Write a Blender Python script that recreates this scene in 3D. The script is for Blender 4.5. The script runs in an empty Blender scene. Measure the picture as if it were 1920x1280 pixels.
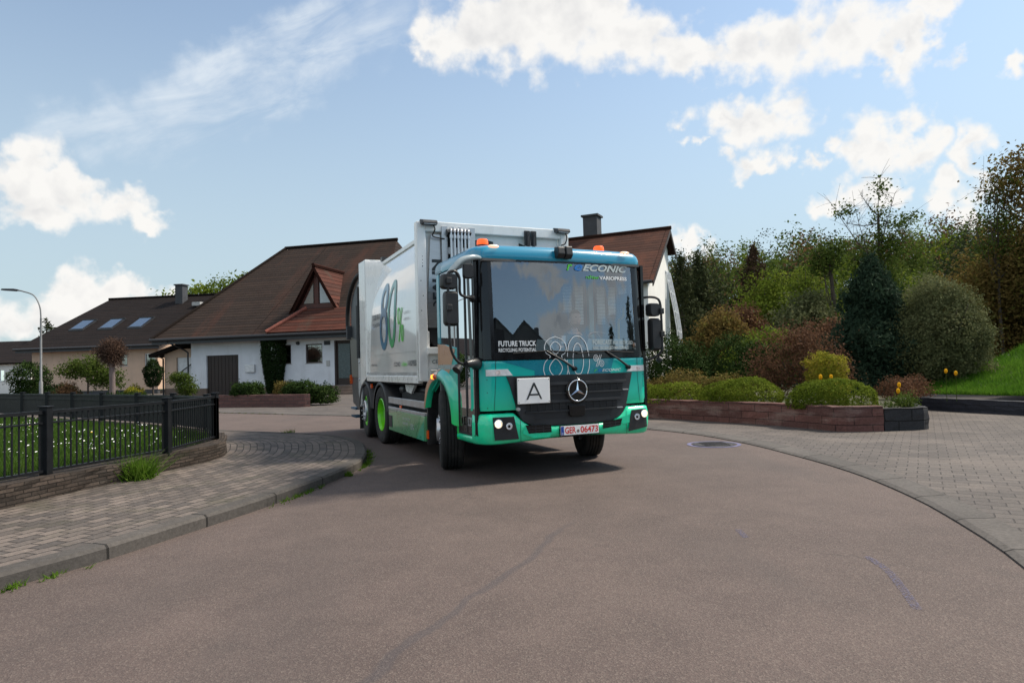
import bpy, bmesh, math, random
import numpy as np
from mathutils import Vector, Matrix
R = math.radians
sc = bpy.context.scene
COL = sc.collection

# ------------------------------------------------------------------ camera
cam_d = bpy.data.cameras.new('camera')
cam = bpy.data.objects.new('camera', cam_d)
COL.objects.link(cam)
sc.camera = cam
cam_d.sensor_width = 36.0
cam_d.lens = 36.0 * 1231.0 / 1920.0
cam_d.clip_start = 0.05
cam_d.clip_end = 3000
_pi, _ro = R(2.09), R(1.6)
_c, _s, _cp, _sp = math.cos(_ro), math.sin(_ro), math.cos(_pi), math.sin(_pi)
rt = Vector((_c, _s * _sp, -_s * _cp))
up = Vector((_s, -_c * _sp, _c * _cp))
fw = Vector((0, _cp, _sp))
M = Matrix((rt, up, -fw)).transposed().to_4x4()
M.translation = (0, 0, 1.36)
cam.matrix_world = M

# ------------------------------------------------------------------ light, sky
SUN_AZ, SUN_EL = R(72), R(52)          # azimuth clockwise from +Y
sun_d = bpy.data.lights.new('sun', 'SUN')
sun = bpy.data.objects.new('sun', sun_d)
COL.objects.link(sun)
sun_d.energy = 3.3
sun_d.angle = R(9)
sun_d.color = (1.0, 0.90, 0.76)
sdir = Vector((math.sin(SUN_AZ) * math.cos(SUN_EL), math.cos(SUN_AZ) * math.cos(SUN_EL), math.sin(SUN_EL)))
sun.rotation_euler = sdir.to_track_quat('Z', 'Y').to_euler()
sun.location = sdir * 60
sc.view_settings.view_transform = 'Standard'
sc.view_settings.look = 'None'
sc.view_settings.exposure = 0.80
sc.view_settings.gamma = 1.0

world = bpy.data.worlds.new('World')
sc.world = world
world.use_nodes = True


class X:
    """tiny expression wrapper round node sockets"""
    def __init__(s, nt, sock): s.nt, s.k = nt, sock
    def _m(s, op, o=None, o2=None, clamp=False):
        n = s.nt.nodes.new('ShaderNodeMath'); n.operation = op; n.use_clamp = clamp
        for i, v in enumerate((s, o, o2)):
            if v is None: continue
            if isinstance(v, X): s.nt.links.new(v.k, n.inputs[i])
            else: n.inputs[i].default_value = v
        return X(s.nt, n.outputs[0])
    def __add__(s, o): return s._m('ADD', o)
    def __sub__(s, o): return s._m('SUBTRACT', o)
    def __mul__(s, o): return s._m('MULTIPLY', o)
    def __truediv__(s, o): return s._m('DIVIDE', o)
    def mx(s, o): return s._m('MAXIMUM', o)
    def mn(s, o): return s._m('MINIMUM', o)
    def pw(s, o): return s._m('POWER', o)
    def clamp(s): return s._m('ADD', 0.0, clamp=True)


def val(nt, v):
    n = nt.nodes.new('ShaderNodeValue'); n.outputs[0].default_value = v
    return X(nt, n.outputs[0])


def smooth(x, a, b):
    n = x.nt.nodes.new('ShaderNodeMapRange'); n.interpolation_type = 'SMOOTHSTEP'
    x.nt.links.new(x.k, n.inputs[0]); n.inputs[1].default_value = a; n.inputs[2].default_value = b
    return X(x.nt, n.outputs[0])


def noise(nt, vec, scale, detail=4, rough=0.5, dist=0.0):
    n = nt.nodes.new('ShaderNodeTexNoise'); n.inputs['Scale'].default_value = scale
    n.inputs['Detail'].default_value = detail; n.inputs['Roughness'].default_value = rough
    n.inputs['Distortion'].default_value = dist
    if vec is not None: nt.links.new(vec, n.inputs['Vector'])
    return n


def mixc(nt, f, a, b, mode='MIX'):
    n = nt.nodes.new('ShaderNodeMix'); n.data_type = 'RGBA'; n.blend_type = mode
    for s, v in ((n.inputs[0], f), (n.inputs[6], a), (n.inputs[7], b)):
        if isinstance(v, X): nt.links.new(v.k, s)
        elif hasattr(v, 'is_linked'): nt.links.new(v, s)
        elif isinstance(v, (int, float)): s.default_value = v
        else: s.default_value = (*v[:3], 1)
    return n.outputs[2]


def vmath(nt, op, a, b=None):
    n = nt.nodes.new('ShaderNodeVectorMath'); n.operation = op
    for i, v in enumerate((a, b)):
        if v is None: continue
        if hasattr(v, 'is_linked'): nt.links.new(v, n.inputs[i])
        else: n.inputs[i].default_value = v
    return n


CLOUDS = [(-0.6,27.7,6.9,3.3),(-5.4,26.8,3.4,1.3),(5.5,27.9,5.1,4.0),(11.0,26.3,4.9,2.6),(15.9,24.7,4.8,1.9),(20.6,24.6,2.9,2.1),(23.8,23.7,3.9,2.6),(28.5,24.1,3.7,2.8),(32.0,22.2,2.0,2.8),(38.2,19.9,1.2,0.9),(34.1,23.8,2.0,1.4),(21.6,19.0,4.3,2.0),(19.5,19.1,2.1,1.2),(29.6,16.0,2.3,2.3),(31.6,14.6,2.0,1.2),(27.8,16.7,1.3,0.9),(20.7,15.9,2.1,1.3),(21.8,15.0,1.6,0.8),(25.1,15.5,1.3,1.0),(16.9,18.3,1.1,0.5),(35.2,14.7,1.6,1.9),(36.1,13.1,1.8,1.9),(33.2,11.7,2.0,1.3),(35.0,9.9,1.6,1.2),(28.0,12.7,2.2,1.6),(26.4,11.9,1.5,1.2),(14.7,9.9,1.3,1.2),(15.7,8.9,1.7,0.8),(-36.5,13.6,3.3,2.9),(-33.3,13.0,3.1,1.8),(-30.6,12.0,3.0,0.9),(-36.5,11.6,4.5,1.5),(-33.4,6.5,1.9,1.9),(-31.7,6.0,3.0,1.6),(-29.3,6.5,1.9,1.2),(-35.3,4.5,3.7,2.1),(-37.4,3.7,1.8,2.3),(-28.2,5.5,2.2,0.9),
    # out-of-view clouds: first ones mirrored in the windscreen, the rest added as fill light
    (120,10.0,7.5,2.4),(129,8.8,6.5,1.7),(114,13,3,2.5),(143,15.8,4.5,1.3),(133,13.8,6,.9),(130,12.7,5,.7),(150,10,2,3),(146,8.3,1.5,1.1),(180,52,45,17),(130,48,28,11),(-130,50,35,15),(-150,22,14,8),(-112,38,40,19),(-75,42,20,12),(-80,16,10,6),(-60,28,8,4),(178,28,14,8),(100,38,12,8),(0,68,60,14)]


def build_sky():
    nt = world.node_tree
    nt.nodes.clear()
    out = nt.nodes.new('ShaderNodeOutputWorld')
    bg = nt.nodes.new('ShaderNodeBackground')
    bg.inputs[1].default_value = 0.135
    nt.links.new(bg.outputs[0], out.inputs[0])
    sky = nt.nodes.new('ShaderNodeTexSky')
    sky.sky_type = 'NISHITA'; sky.sun_disc = False
    sky.sun_elevation = SUN_EL; sky.sun_rotation = SUN_AZ
    sky.altitude = 200; sky.air_density = 1.0; sky.dust_density = 0.6; sky.ozone_density = 2.5
    tc = nt.nodes.new('ShaderNodeTexCoord')
    d = vmath(nt, 'NORMALIZE', tc.outputs['Generated']).outputs[0]
    n1 = noise(nt, d, 16, 5, 0.55)
    n2 = noise(nt, d, 40, 2, 0.45)
    off = vmath(nt, 'SUBTRACT', n1.outputs['Color'], (0.5, 0.5, 0.5)).outputs[0]
    off2 = vmath(nt, 'SUBTRACT', n2.outputs['Color'], (0.5, 0.5, 0.5)).outputs[0]
    off = vmath(nt, 'MULTIPLY', off, (11.0, 6.0, 0)).outputs[0]
    off2 = vmath(nt, 'MULTIPLY', off2, (2.6, 1.9, 0)).outputs[0]
    sep = nt.nodes.new('ShaderNodeSeparateXYZ'); nt.links.new(d, sep.inputs[0])
    dx, dy, dz = (X(nt, sep.outputs[i]) for i in range(3))
    az = dx._m('ARCTAN2', dy) * (180 / math.pi)
    el = dz._m('ARCSINE') * (180 / math.pi)
    comb = nt.nodes.new('ShaderNodeCombineXYZ')
    nt.links.new(az.k, comb.inputs[0]); nt.links.new(el.k, comb.inputs[1])
    v = vmath(nt, 'ADD', comb.outputs[0], off).outputs[0]
    v = vmath(nt, 'ADD', v, off2).outputs[0]
    field = None
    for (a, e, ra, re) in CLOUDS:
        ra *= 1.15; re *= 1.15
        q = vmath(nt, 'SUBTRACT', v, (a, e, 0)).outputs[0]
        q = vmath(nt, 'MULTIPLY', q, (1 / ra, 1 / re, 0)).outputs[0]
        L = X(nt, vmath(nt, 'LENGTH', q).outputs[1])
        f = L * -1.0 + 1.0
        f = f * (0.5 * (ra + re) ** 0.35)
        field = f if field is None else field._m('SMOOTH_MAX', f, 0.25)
    fb = noise(nt, d, 28, 6, 0.5)
    fbx = X(nt, fb.outputs[0])
    dens = smooth(field + (fbx - 0.5) * 1.15, -0.04, 0.56)
    # thin high streaks, slanting up to the right
    rot = nt.nodes.new('ShaderNodeVectorRotate'); rot.rotation_type = 'Y_AXIS'; rot.inputs['Angle'].default_value = R(24)
    nt.links.new(d, rot.inputs['Vector'])
    st = vmath(nt, 'MULTIPLY', rot.outputs[0], (4.0, 4.0, 17.0)).outputs[0]
    ns = X(nt, noise(nt, st, 1.6, 6, 0.6, 0.6).outputs[0])
    q = vmath(nt, 'MULTIPLY', vmath(nt, 'SUBTRACT', v, (-20.0, 23.5, 0)).outputs[0], (1, 1, 0)).outputs[0]
    rot2 = nt.nodes.new('ShaderNodeVectorRotate'); rot2.rotation_type = 'Z_AXIS'; rot2.inputs['Angle'].default_value = R(-27)
    nt.links.new(q, rot2.inputs['Vector'])
    q = vmath(nt, 'MULTIPLY', rot2.outputs[0], (1 / 17.0, 1 / 4.2, 0)).outputs[0]
    band = smooth(X(nt, vmath(nt, 'LENGTH', q).outputs[1]) * -1.0 + 1.0, 0.0, 0.7)
    q = vmath(nt, 'SUBTRACT', v, (-31.0, 17.8, 0)).outputs[0]
    rot3 = nt.nodes.new('ShaderNodeVectorRotate'); rot3.rotation_type = 'Z_AXIS'; rot3.inputs['Angle'].default_value = R(-14)
    nt.links.new(q, rot3.inputs['Vector'])
    q = vmath(nt, 'MULTIPLY', rot3.outputs[0], (1 / 10.0, 1 / 2.6, 0)).outputs[0]
    band2 = smooth(X(nt, vmath(nt, 'LENGTH', q).outputs[1]) * -1.0 + 1.0, 0.0, 0.8)
    cirrus = smooth(ns, 0.28, 0.75) * band.mx(band2 * 0.8) * 0.9
    lowhaze = smooth(el, 34.0, 0.0) * 0.86 * (smooth(dy, -0.7, 0.5) * 0.7 + 0.3)
    # sky tint
    col = mixc(nt, 1.0, sky.outputs[0], (0.80, 0.99, 1.0), 'MULTIPLY')
    hs = nt.nodes.new('ShaderNodeHueSaturation'); hs.inputs['Saturation'].default_value = 0.73; hs.inputs['Value'].default_value = 0.80
    nt.links.new(col, hs.inputs['Color'])
    col = mixc(nt, lowhaze, hs.outputs[0], (2.2, 2.66, 2.84))
    col = mixc(nt, cirrus, col, (3.3, 3.6, 3.9))
    # cumulus shading: grey thick middles and bases, bright rims
    d2 = vmath(nt, 'ADD', d, (0.012, 0.0, 0.022)).outputs[0]
    fb2 = X(nt, noise(nt, d2, 28, 4, 0.5).outputs[0])
    lit = (fbx - fb2) * 2.2
    thick = smooth(field, 0.42, 1.15)
    shade = (thick * 0.30 - lit * 0.45 + smooth(X(nt, noise(nt, d, 6, 2, 0.4).outputs[0]), 0.5, 0.75) * thick * 0.45).clamp()
    ccol = mixc(nt, shade, (4.15, 4.07, 3.93), (2.7, 2.72, 2.8))
    col = mixc(nt, dens * 0.97, col, ccol)
    below = smooth(dz, -0.02, 0.0)
    col = mixc(nt, below, (1.2, 1.1, 1.0), col)
    nt.links.new(col, bg.inputs[0])


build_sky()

# ------------------------------------------------------------------ library
random.seed(7)
RNG = np.random.default_rng(7)


def lin(r, g, b):
    f = lambda c: (c / 255 / 12.92) if c / 255 <= 0.04045 else ((c / 255 + 0.055) / 1.055) ** 2.4
    return (f(r), f(g), f(b))


MATS = {}


def mat(name, color, rough=0.6, metal=0.0, var=0.12, scale=6.0, bump=0.0, bscale=None, coat=0.0, spec=0.5, color2=None, detail=4, stretch=None):
    """procedural surface: colour varied by two noises, roughness varied, optional bump"""
    if name in MATS: return MATS[name]
    m = bpy.data.materials.new(name); m.use_nodes = True
    nt = m.node_tree; b = nt.nodes['Principled BSDF']
    tc = nt.nodes.new('ShaderNodeTexCoord'); vec = tc.outputs['Object']
    if stretch: vec = vmath(nt, 'MULTIPLY', vec, stretch).outputs[0]
    n = noise(nt, vec, scale, detail, 0.6)
    f = smooth(X(nt, n.outputs[0]), 0.25, 0.75)
    c1 = tuple(c * (1 - var) for c in color); c2 = tuple(min(1, c * (1 + var)) for c in (color2 or color))
    col = mixc(nt, f, c1, c2)
    nt.links.new(col, b.inputs['Base Color'])
    rr = f * 0.12 + (rough - 0.06)
    nt.links.new(rr.k, b.inputs['Roughness'])
    b.inputs['Metallic'].default_value = metal
    b.inputs['Specular IOR Level'].default_value = spec
    b.inputs['Coat Weight'].default_value = coat
    b.inputs['Coat Roughness'].default_value = 0.04
    if bump:
        nb = noise(nt, vec, bscale or scale * 6, 4, 0.6)
        bp = nt.nodes.new('ShaderNodeBump'); bp.inputs['Strength'].default_value = bump; bp.inputs['Distance'].default_value = 0.02
        nt.links.new(nb.outputs[0], bp.inputs['Height']); nt.links.new(bp.outputs[0], b.inputs['Normal'])
    MATS[name] = m
    return m


def emis(name, color, strength, base=(0.8, 0.8, 0.8)):
    m = mat(name, base, 0.2)
    b = m.node_tree.nodes['Principled BSDF']
    b.inputs['Emission Color'].default_value = (*color, 1); b.inputs['Emission Strength'].default_value = strength
    return m


def glass(name, refl=0.25, tint=(0.55, 0.6, 0.62), rough=0.0, wav=0.0, gcol=(0.95, 0.97, 1.0)):
    if name in MATS: return MATS[name]
    m = bpy.data.materials.new(name); m.use_nodes = True
    nt = m.node_tree; nt.nodes.clear()
    o = nt.nodes.new('ShaderNodeOutputMaterial')
    t = nt.nodes.new('ShaderNodeBsdfTransparent'); t.inputs[0].default_value = (*tint, 1)
    g = nt.nodes.new('ShaderNodeBsdfGlossy'); g.inputs['Roughness'].default_value = rough; g.inputs[0].default_value = (*gcol, 1)
    fr = nt.nodes.new('ShaderNodeFresnel'); fr.inputs[0].default_value = 1.5
    f = (X(nt, fr.outputs[0]) + refl).clamp()
    mx = nt.nodes.new('ShaderNodeMixShader')
    nt.links.new(f.k, mx.inputs[0]); nt.links.new(t.outputs[0], mx.inputs[1]); nt.links.new(g.outputs[0], mx.inputs[2])
    if wav:
        tc = nt.nodes.new('ShaderNodeTexCoord')
        nb = noise(nt, tc.outputs['Object'], 1.7, 1, 0.4)
        bp = nt.nodes.new('ShaderNodeBump'); bp.inputs['Strength'].default_value = wav; bp.inputs['Distance'].default_value = 0.05
        nt.links.new(nb.outputs[0], bp.inputs['Height']); nt.links.new(bp.outputs[0], g.inputs['Normal'])
    nt.links.new(mx.outputs[0], o.inputs[0])
    MATS[name] = m
    return m


def leafmat(name, c1, c2, c3=None, trans=0.35, rough=0.8):
    if name in MATS: return MATS[name]
    m = bpy.data.materials.new(name); m.use_nodes = True
    nt = m.node_tree; b = nt.nodes['Principled BSDF']; o = nt.nodes['Material Output']
    ge = nt.nodes.new('ShaderNodeNewGeometry')
    rp = nt.nodes.new('ShaderNodeValToRGB'); e = rp.color_ramp.elements
    e[0].position = 0.0; e[0].color = (*c1, 1); e[1].position = 1.0; e[1].color = (*(c3 or c2), 1)
    k = rp.color_ramp.elements.new(0.6); k.color = (*c2, 1)
    tc = nt.nodes.new('ShaderNodeTexCoord')
    n = noise(nt, tc.outputs['Object'], 1.1, 3, 0.6)
    f = (X(nt, ge.outputs['Random Per Island']) * 0.55 + smooth(X(nt, n.outputs[0]), 0.3, 0.7) * 0.45)
    nt.links.new(f.k, rp.inputs[0])
    nt.links.new(rp.outputs[0], b.inputs['Base Color']); b.inputs['Roughness'].default_value = rough
    b.inputs['Specular IOR Level'].default_value = 0.06
    tr = nt.nodes.new('ShaderNodeBsdfTranslucent'); nt.links.new(rp.outputs[0], tr.inputs[0])
    mx = nt.nodes.new('ShaderNodeMixShader'); mx.inputs[0].default_value = trans
    nt.links.new(b.outputs[0], mx.inputs[1]); nt.links.new(tr.outputs[0], mx.inputs[2])
    nt.links.new(mx.outputs[0], o.inputs[0])
    MATS[name] = m
    return m


def bricks(name, c1, c2, mortar, w, h, ms=0.01, rough=0.8, bump=0.5, uv=True, dirt=0.25, offset=0.5, rot=0.0, patch=None, gloss=0.3):
    """brick / paver / tile pattern in metres"""
    if name in MATS: return MATS[name]
    m = bpy.data.materials.new(name); m.use_nodes = True
    nt = m.node_tree; b = nt.nodes['Principled BSDF']
    tc = nt.nodes.new('ShaderNodeTexCoord'); vec = tc.outputs['UV' if uv else 'Object']
    if rot:
        r = nt.nodes.new('ShaderNodeVectorRotate'); r.rotation_type = 'Z_AXIS'; r.inputs['Angle'].default_value = rot
        nt.links.new(vec, r.inputs['Vector']); vec = r.outputs[0]
    wob = noise(nt, tc.outputs['Object'], 3.0, 2)
    wv = vmath(nt, 'MULTIPLY', vmath(nt, 'SUBTRACT', wob.outputs['Color'], (0.5, 0.5, 0.5)).outputs[0], (min(h, .4) * 0.16,) * 3).outputs[0]
    vec = vmath(nt, 'ADD', vec, wv).outputs[0]
    br = nt.nodes.new('ShaderNodeTexBrick')
    nt.links.new(vec, br.inputs['Vector'])
    br.inputs['Color1'].default_value = (*c1, 1); br.inputs['Color2'].default_value = (*c2, 1); br.inputs['Mortar'].default_value = (*mortar, 1)
    br.inputs['Scale'].default_value = 1.0; br.inputs['Brick Width'].default_value = w; br.inputs['Row Height'].default_value = h
    br.inputs['Mortar Size'].default_value = ms; br.inputs['Mortar Smooth'].default_value = 0.3; br.offset = offset
    n = noise(nt, tc.outputs['Object'], 0.9, 5, 0.65)
    n2 = noise(nt, tc.outputs['Object'], 30, 3, 0.6)
    f = smooth(X(nt, n.outputs[0]), 0.3, 0.72)
    col = mixc(nt, f * dirt, br.outputs[0], tuple(c * 0.35 for c in c1))
    if patch:
        n3 = noise(nt, vmath(nt, 'MULTIPLY', vec, patch[1]).outputs[0], 1.0, 4, 0.6)
        col = mixc(nt, smooth(X(nt, n3.outputs[0]), 0.5, 0.68) * patch[2], col, patch[0])
    col = mixc(nt, 0.5, col, mixc(nt, 1.0, col, n2.outputs[0], 'OVERLAY'))
    nt.links.new(col, b.inputs['Base Color']); b.inputs['Roughness'].default_value = rough
    b.inputs['Specular IOR Level'].default_value = gloss
    hgt = X(nt, br.outputs['Fac']) * -1.0 + X(nt, n2.outputs[0]) * 0.5
    bp = nt.nodes.new('ShaderNodeBump'); bp.inputs['Strength'].default_value = bump; bp.inputs['Distance'].default_value = 0.012
    nt.links.new(hgt.k, bp.inputs['Height']); nt.links.new(bp.outputs[0], b.inputs['Normal'])
    MATS[name] = m
    return m


def grime(m, amount=.35, color=(.16, .14, .12), stretch=(2.5, 2.5, .5), scale=1.6, lo=.48, hi=.8):
    """streaky road film over an existing material"""
    nt = m.node_tree; bs = nt.nodes['Principled BSDF']; s = bs.inputs['Base Color']
    src = s.links[0].from_socket
    tc = nt.nodes.new('ShaderNodeTexCoord')
    v = vmath(nt, 'MULTIPLY', tc.outputs['Object'], stretch).outputs[0]
    f = smooth(X(nt, noise(nt, v, scale, 6, .68).outputs[0]), lo, hi) * amount
    f2 = smooth(X(nt, noise(nt, tc.outputs['Object'], 22, 3, .6).outputs[0]), .6, .8) * amount * .35
    nt.links.new(mixc(nt, (f + f2).clamp(), src, color), s)
    return m


class MB:
    """collects shapes; build() links them as one mesh object"""
    def __init__(s): s.v, s.f, s.m, s.uv, s.sm = [], [], [], [], []
    def add(s, vs, fs, mi=0, uvs=None, sm=False):
        o = len(s.v); s.v += [tuple(p) for p in vs]
        for i, f in enumerate(fs):
            s.f.append(tuple(o + k for k in f)); s.m.append(mi); s.sm.append(sm)
            s.uv.append(uvs[i] if uvs else None)
        return s
    def quad(s, a, b, c, d, mi=0, uv=None): return s.add((a, b, c, d), ((0, 1, 2, 3),), mi, [uv] if uv else None)
    def box(s, x0, x1, y0, y1, z0, z1, mi=0, mtx=None):
        vs = [(x0, y0, z0), (x1, y0, z0), (x1, y1, z0), (x0, y1, z0), (x0, y0, z1), (x1, y0, z1), (x1, y1, z1), (x0, y1, z1)]
        if mtx is not None: vs = [tuple(mtx @ Vector(p)) for p in vs]
        L = (x1 - x0, y1 - y0, z1 - z0)
        uvs = [[(0, 0)] * 4, [(0, 0), (L[0], 0), (L[0], L[1]), (0, L[1])], [(x0, z0), (x1, z0), (x1, z1), (x0, z1)], [(y0, z0), (y1, z0), (y1, z1), (y0, z1)], [(x1, z0), (x0, z0), (x0, z1), (x1, z1)], [(y1, z0), (y0, z0), (y0, z1), (y1, z1)]]
        return s.add(vs, ((0, 3, 2, 1), (4, 5, 6, 7), (0, 1, 5, 4), (1, 2, 6, 5), (2, 3, 7, 6), (3, 0, 4, 7)), mi, uvs)
    def prism(s, poly, a, b, axis='x', mi=0, caps=True):
        """polygon in the two other axes, extruded a..b along axis"""
        def P(p, t): return {'x': (t, p[0], p[1]), 'y': (p[0], t, p[1]), 'z': (p[0], p[1], t)}[axis]
        n = len(poly)
        vs = [P(p, a) for p in poly] + [P(p, b) for p in poly]
        fs = [(i, (i + 1) % n, n + (i + 1) % n, n + i) for i in range(n)]
        uvs = []
        acc = 0
        for i in range(n):
            L = math.dist(poly[i], poly[(i + 1) % n]); uvs.append([(acc, 0), (acc + L, 0), (acc + L, b - a), (acc, b - a)]); acc += L
        if caps:
            fs += [tuple(range(n))[::-1], tuple(range(n, 2 * n))]
            uvs += [[tuple(p) for p in poly][::-1], [tuple(p) for p in poly]]
        return s.add(vs, fs, mi, uvs)
    def grid(s, rows, mi=0, closed=False, uvs=None, sm=True):
        n = len(rows[0]); vs = [p for r in rows for p in r]; fs = []; uu = []
        for i in range(len(rows) - 1):
            for j in range(n if closed else n - 1):
                k = (j + 1) % n
                fs.append((i * n + j, i * n + k, (i + 1) * n + k, (i + 1) * n + j))
                if uvs: uu.append([uvs[i][j], uvs[i][k], uvs[i + 1][k], uvs[i + 1][j]])
        return s.add(vs, fs, mi, uu if uvs else None, sm)
    def tube(s, pts, r, seg=8, mi=0, caps=True, sm=True):
        pts = [Vector(p) for p in pts]; n = len(pts)
        rs = r if isinstance(r, (list, tuple)) else [r] * n
        rows = []; ref = None
        for i, p in enumerate(pts):
            t = (pts[min(i + 1, n - 1)] - pts[max(i - 1, 0)]).normalized()
            if ref is None:
                ref = t.orthogonal().normalized()
            ref = (ref - t * ref.dot(t)).normalized()
            bi = t.cross(ref)
            rows.append([tuple(p + (ref * math.cos(2 * math.pi * k / seg) + bi * math.sin(2 * math.pi * k / seg)) * rs[i]) for k in range(seg)])
        s.grid(rows, mi, True, sm=sm)
        if caps: s.add(rows[0], (tuple(range(seg))[::-1],), mi); s.add(rows[-1], (tuple(range(seg)),), mi)
        return s
    def lathe(s, prof, o=(0, 0, 0), axis='x', seg=32, mi=0, mis=None):
        """profile of (radius, offset along axis)"""
        rows = []
        for (r, t) in prof:
            row = []
            for k in range(seg):
                a = 2 * math.pi * k / seg; c, q = r * math.cos(a), r * math.sin(a)
                row.append({'x': (o[0] + t, o[1] + c, o[2] + q), 'y': (o[0] + c, o[1] + t, o[2] + q), 'z': (o[0] + c, o[1] + q, o[2] + t)}[axis])
            rows.append(row)
        for i in range(len(rows) - 1):
            s.grid(rows[i:i + 2], mis[i] if mis else mi, True)
        return s
    def disc(s, o, r, axis='y', seg=24, mi=0, r2=None):
        P = lambda a, b: {'x': (o[0], o[1] + a, o[2] + b), 'y': (o[0] + a, o[1], o[2] + b), 'z': (o[0] + a, o[1] + b, o[2])}[axis]
        return s.add([P(r * math.cos(2 * math.pi * k / seg), (r2 or r) * math.sin(2 * math.pi * k / seg)) for k in range(seg)], (tuple(range(seg)),), mi)
    def build(s, name, mats, parent=None, bevel=0, smooth_angle=None, loc=None, fix=True):
        me = bpy.data.meshes.new(name)
        me.from_pydata(s.v, [], s.f)
        ml = mats if isinstance(mats, (list, tuple)) else [mats]
        for m in ml: me.materials.append(m)
        me.polygons.foreach_set('material_index', s.m)
        me.polygons.foreach_set('use_smooth', s.sm)
        if any(u is not None for u in s.uv):
            ul = me.uv_layers.new(name='UVMap'); flat = []
            for f, u in zip(s.f, s.uv):
                for k in range(len(f)): flat += list(u[k]) if u else [0.0, 0.0]
            ul.data.foreach_set('uv', flat)
        me.update()
        if fix:
            bm = bmesh.new(); bm.from_mesh(me)
            bmesh.ops.recalc_face_normals(bm, faces=bm.faces); bm.to_mesh(me); bm.free()
        o = bpy.data.objects.new(name, me); COL.objects.link(o)
        if parent: o.parent = parent
        if loc: o.location = loc
        if bevel:
            b = o.modifiers.new('bevel', 'BEVEL'); b.width = bevel; b.segments = 2; b.limit_method = 'ANGLE'; b.angle_limit = R(35)
            b.harden_normals = False
        return o


def np_mesh(name, V, F, mats, parent=None, mi=None, loc=None):
    me = bpy.data.meshes.new(name)
    k = F.shape[1]
    me.vertices.add(len(V)); me.vertices.foreach_set('co', np.ascontiguousarray(V, dtype=np.float32).ravel())
    me.loops.add(F.size); me.loops.foreach_set('vertex_index', np.ascontiguousarray(F, dtype=np.int32).ravel())
    me.polygons.add(len(F)); me.polygons.foreach_set('loop_start', np.arange(0, F.size, k, dtype=np.int32))
    if mi is not None: me.polygons.foreach_set('material_index', mi.astype(np.int32))
    for m in (mats if isinstance(mats, (list, tuple)) else [mats]): me.materials.append(m)
    me.update(calc_edges=True); me.validate()
    o = bpy.data.objects.new(name, me); COL.objects.link(o)
    if parent: o.parent = parent
    if loc: o.location = loc
    return o


def thing(name, label, cat, loc=(0, 0, 0), rz=0.0, group=None):
    o = bpy.data.objects.new(name, None); COL.objects.link(o); o.empty_display_size = 0.2
    o.location = loc; o.rotation_euler = (0, 0, rz)
    o['label'] = label; o['category'] = cat
    if group: o['group'] = group
    return o


def tag(o, label=None, cat=None, group=None, kind=None):
    if label: o['label'] = label
    if cat: o['category'] = cat
    if group: o['group'] = group
    if kind: o['kind'] = kind
    return o


def copy_tree(o, parent=None):
    c = o.copy(); COL.objects.link(c); c.parent = parent
    for ch in list(o.children): copy_tree(ch, c)
    return c


def catmull(pts, n=6, closed=False):
    P = [np.array(p, float) for p in pts]; N = len(P); out = []
    rng = range(N if closed else N - 1)
    g = (lambda i: P[i % N]) if closed else (lambda i: P[min(max(i, 0), N - 1)])
    for i in rng:
        a, b, c, d = g(i - 1), g(i), g(i + 1), g(i + 2)
        for k in range(n):
            t = k / n
            out.append(0.5 * (2 * b + (c - a) * t + (2 * a - 5 * b + 4 * c - d) * t * t + (3 * b - a - 3 * c + d) * t ** 3))
    if not closed: out.append(P[-1])
    return [tuple(float(x) for x in p) for p in out]


def text2d(body, size, xs=1.0, bold=0.0, shear=0.0, space=1.0, align='LEFT'):
    """flat glyph mesh of a text: 2-D vertices and faces"""
    cu = bpy.data.curves.new('t', 'FONT'); cu.body = body; cu.size = size; cu.offset = bold * size; cu.shear = shear
    cu.space_character = space; cu.align_x = align; cu.resolution_u = 3; cu.fill_mode = 'BOTH'
    o = bpy.data.objects.new('t', cu); COL.objects.link(o)
    dg = bpy.context.evaluated_depsgraph_get(); dg.update()
    me = bpy.data.meshes.new_from_object(o.evaluated_get(dg))
    vs = [(v.co.x * xs, v.co.y) for v in me.vertices]; fs = [tuple(p.vertices) for p in me.polygons]
    bpy.data.objects.remove(o); bpy.data.curves.remove(cu); bpy.data.meshes.remove(me)
    return vs, fs


def put_text(mb, body, size, fn, xs=1.0, bold=0.0, shear=0.0, space=1.0, mi=0, align='LEFT', fit=None):
    vs, fs = text2d(body, size, xs, bold, shear, space, align)
    if fit:
        w = max(v[0] for v in vs) - min(v[0] for v in vs); k = fit / w
        vs = [(v[0] * k, v[1]) for v in vs]
    mb.add([fn(a, b) for a, b in vs], fs, mi)
    return mb


def ribbon(pts2, w, fn, mb, closed=False, mi=0):
    n = len(pts2); A, B = [], []
    for i, p in enumerate(pts2):
        q0 = pts2[(i - 1) % n] if closed or i else p; q1 = pts2[(i + 1) % n] if closed or i < n - 1 else p
        d = (q1[0] - q0[0], q1[1] - q0[1]); L = math.hypot(*d) or 1
        nx, ny = -d[1] / L * w / 2, d[0] / L * w / 2
        A.append(fn(p[0] + nx, p[1] + ny)); B.append(fn(p[0] - nx, p[1] - ny))
    if closed: A.append(A[0]); B.append(B[0])
    mb.grid([A, B], mi, sm=False)


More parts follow.
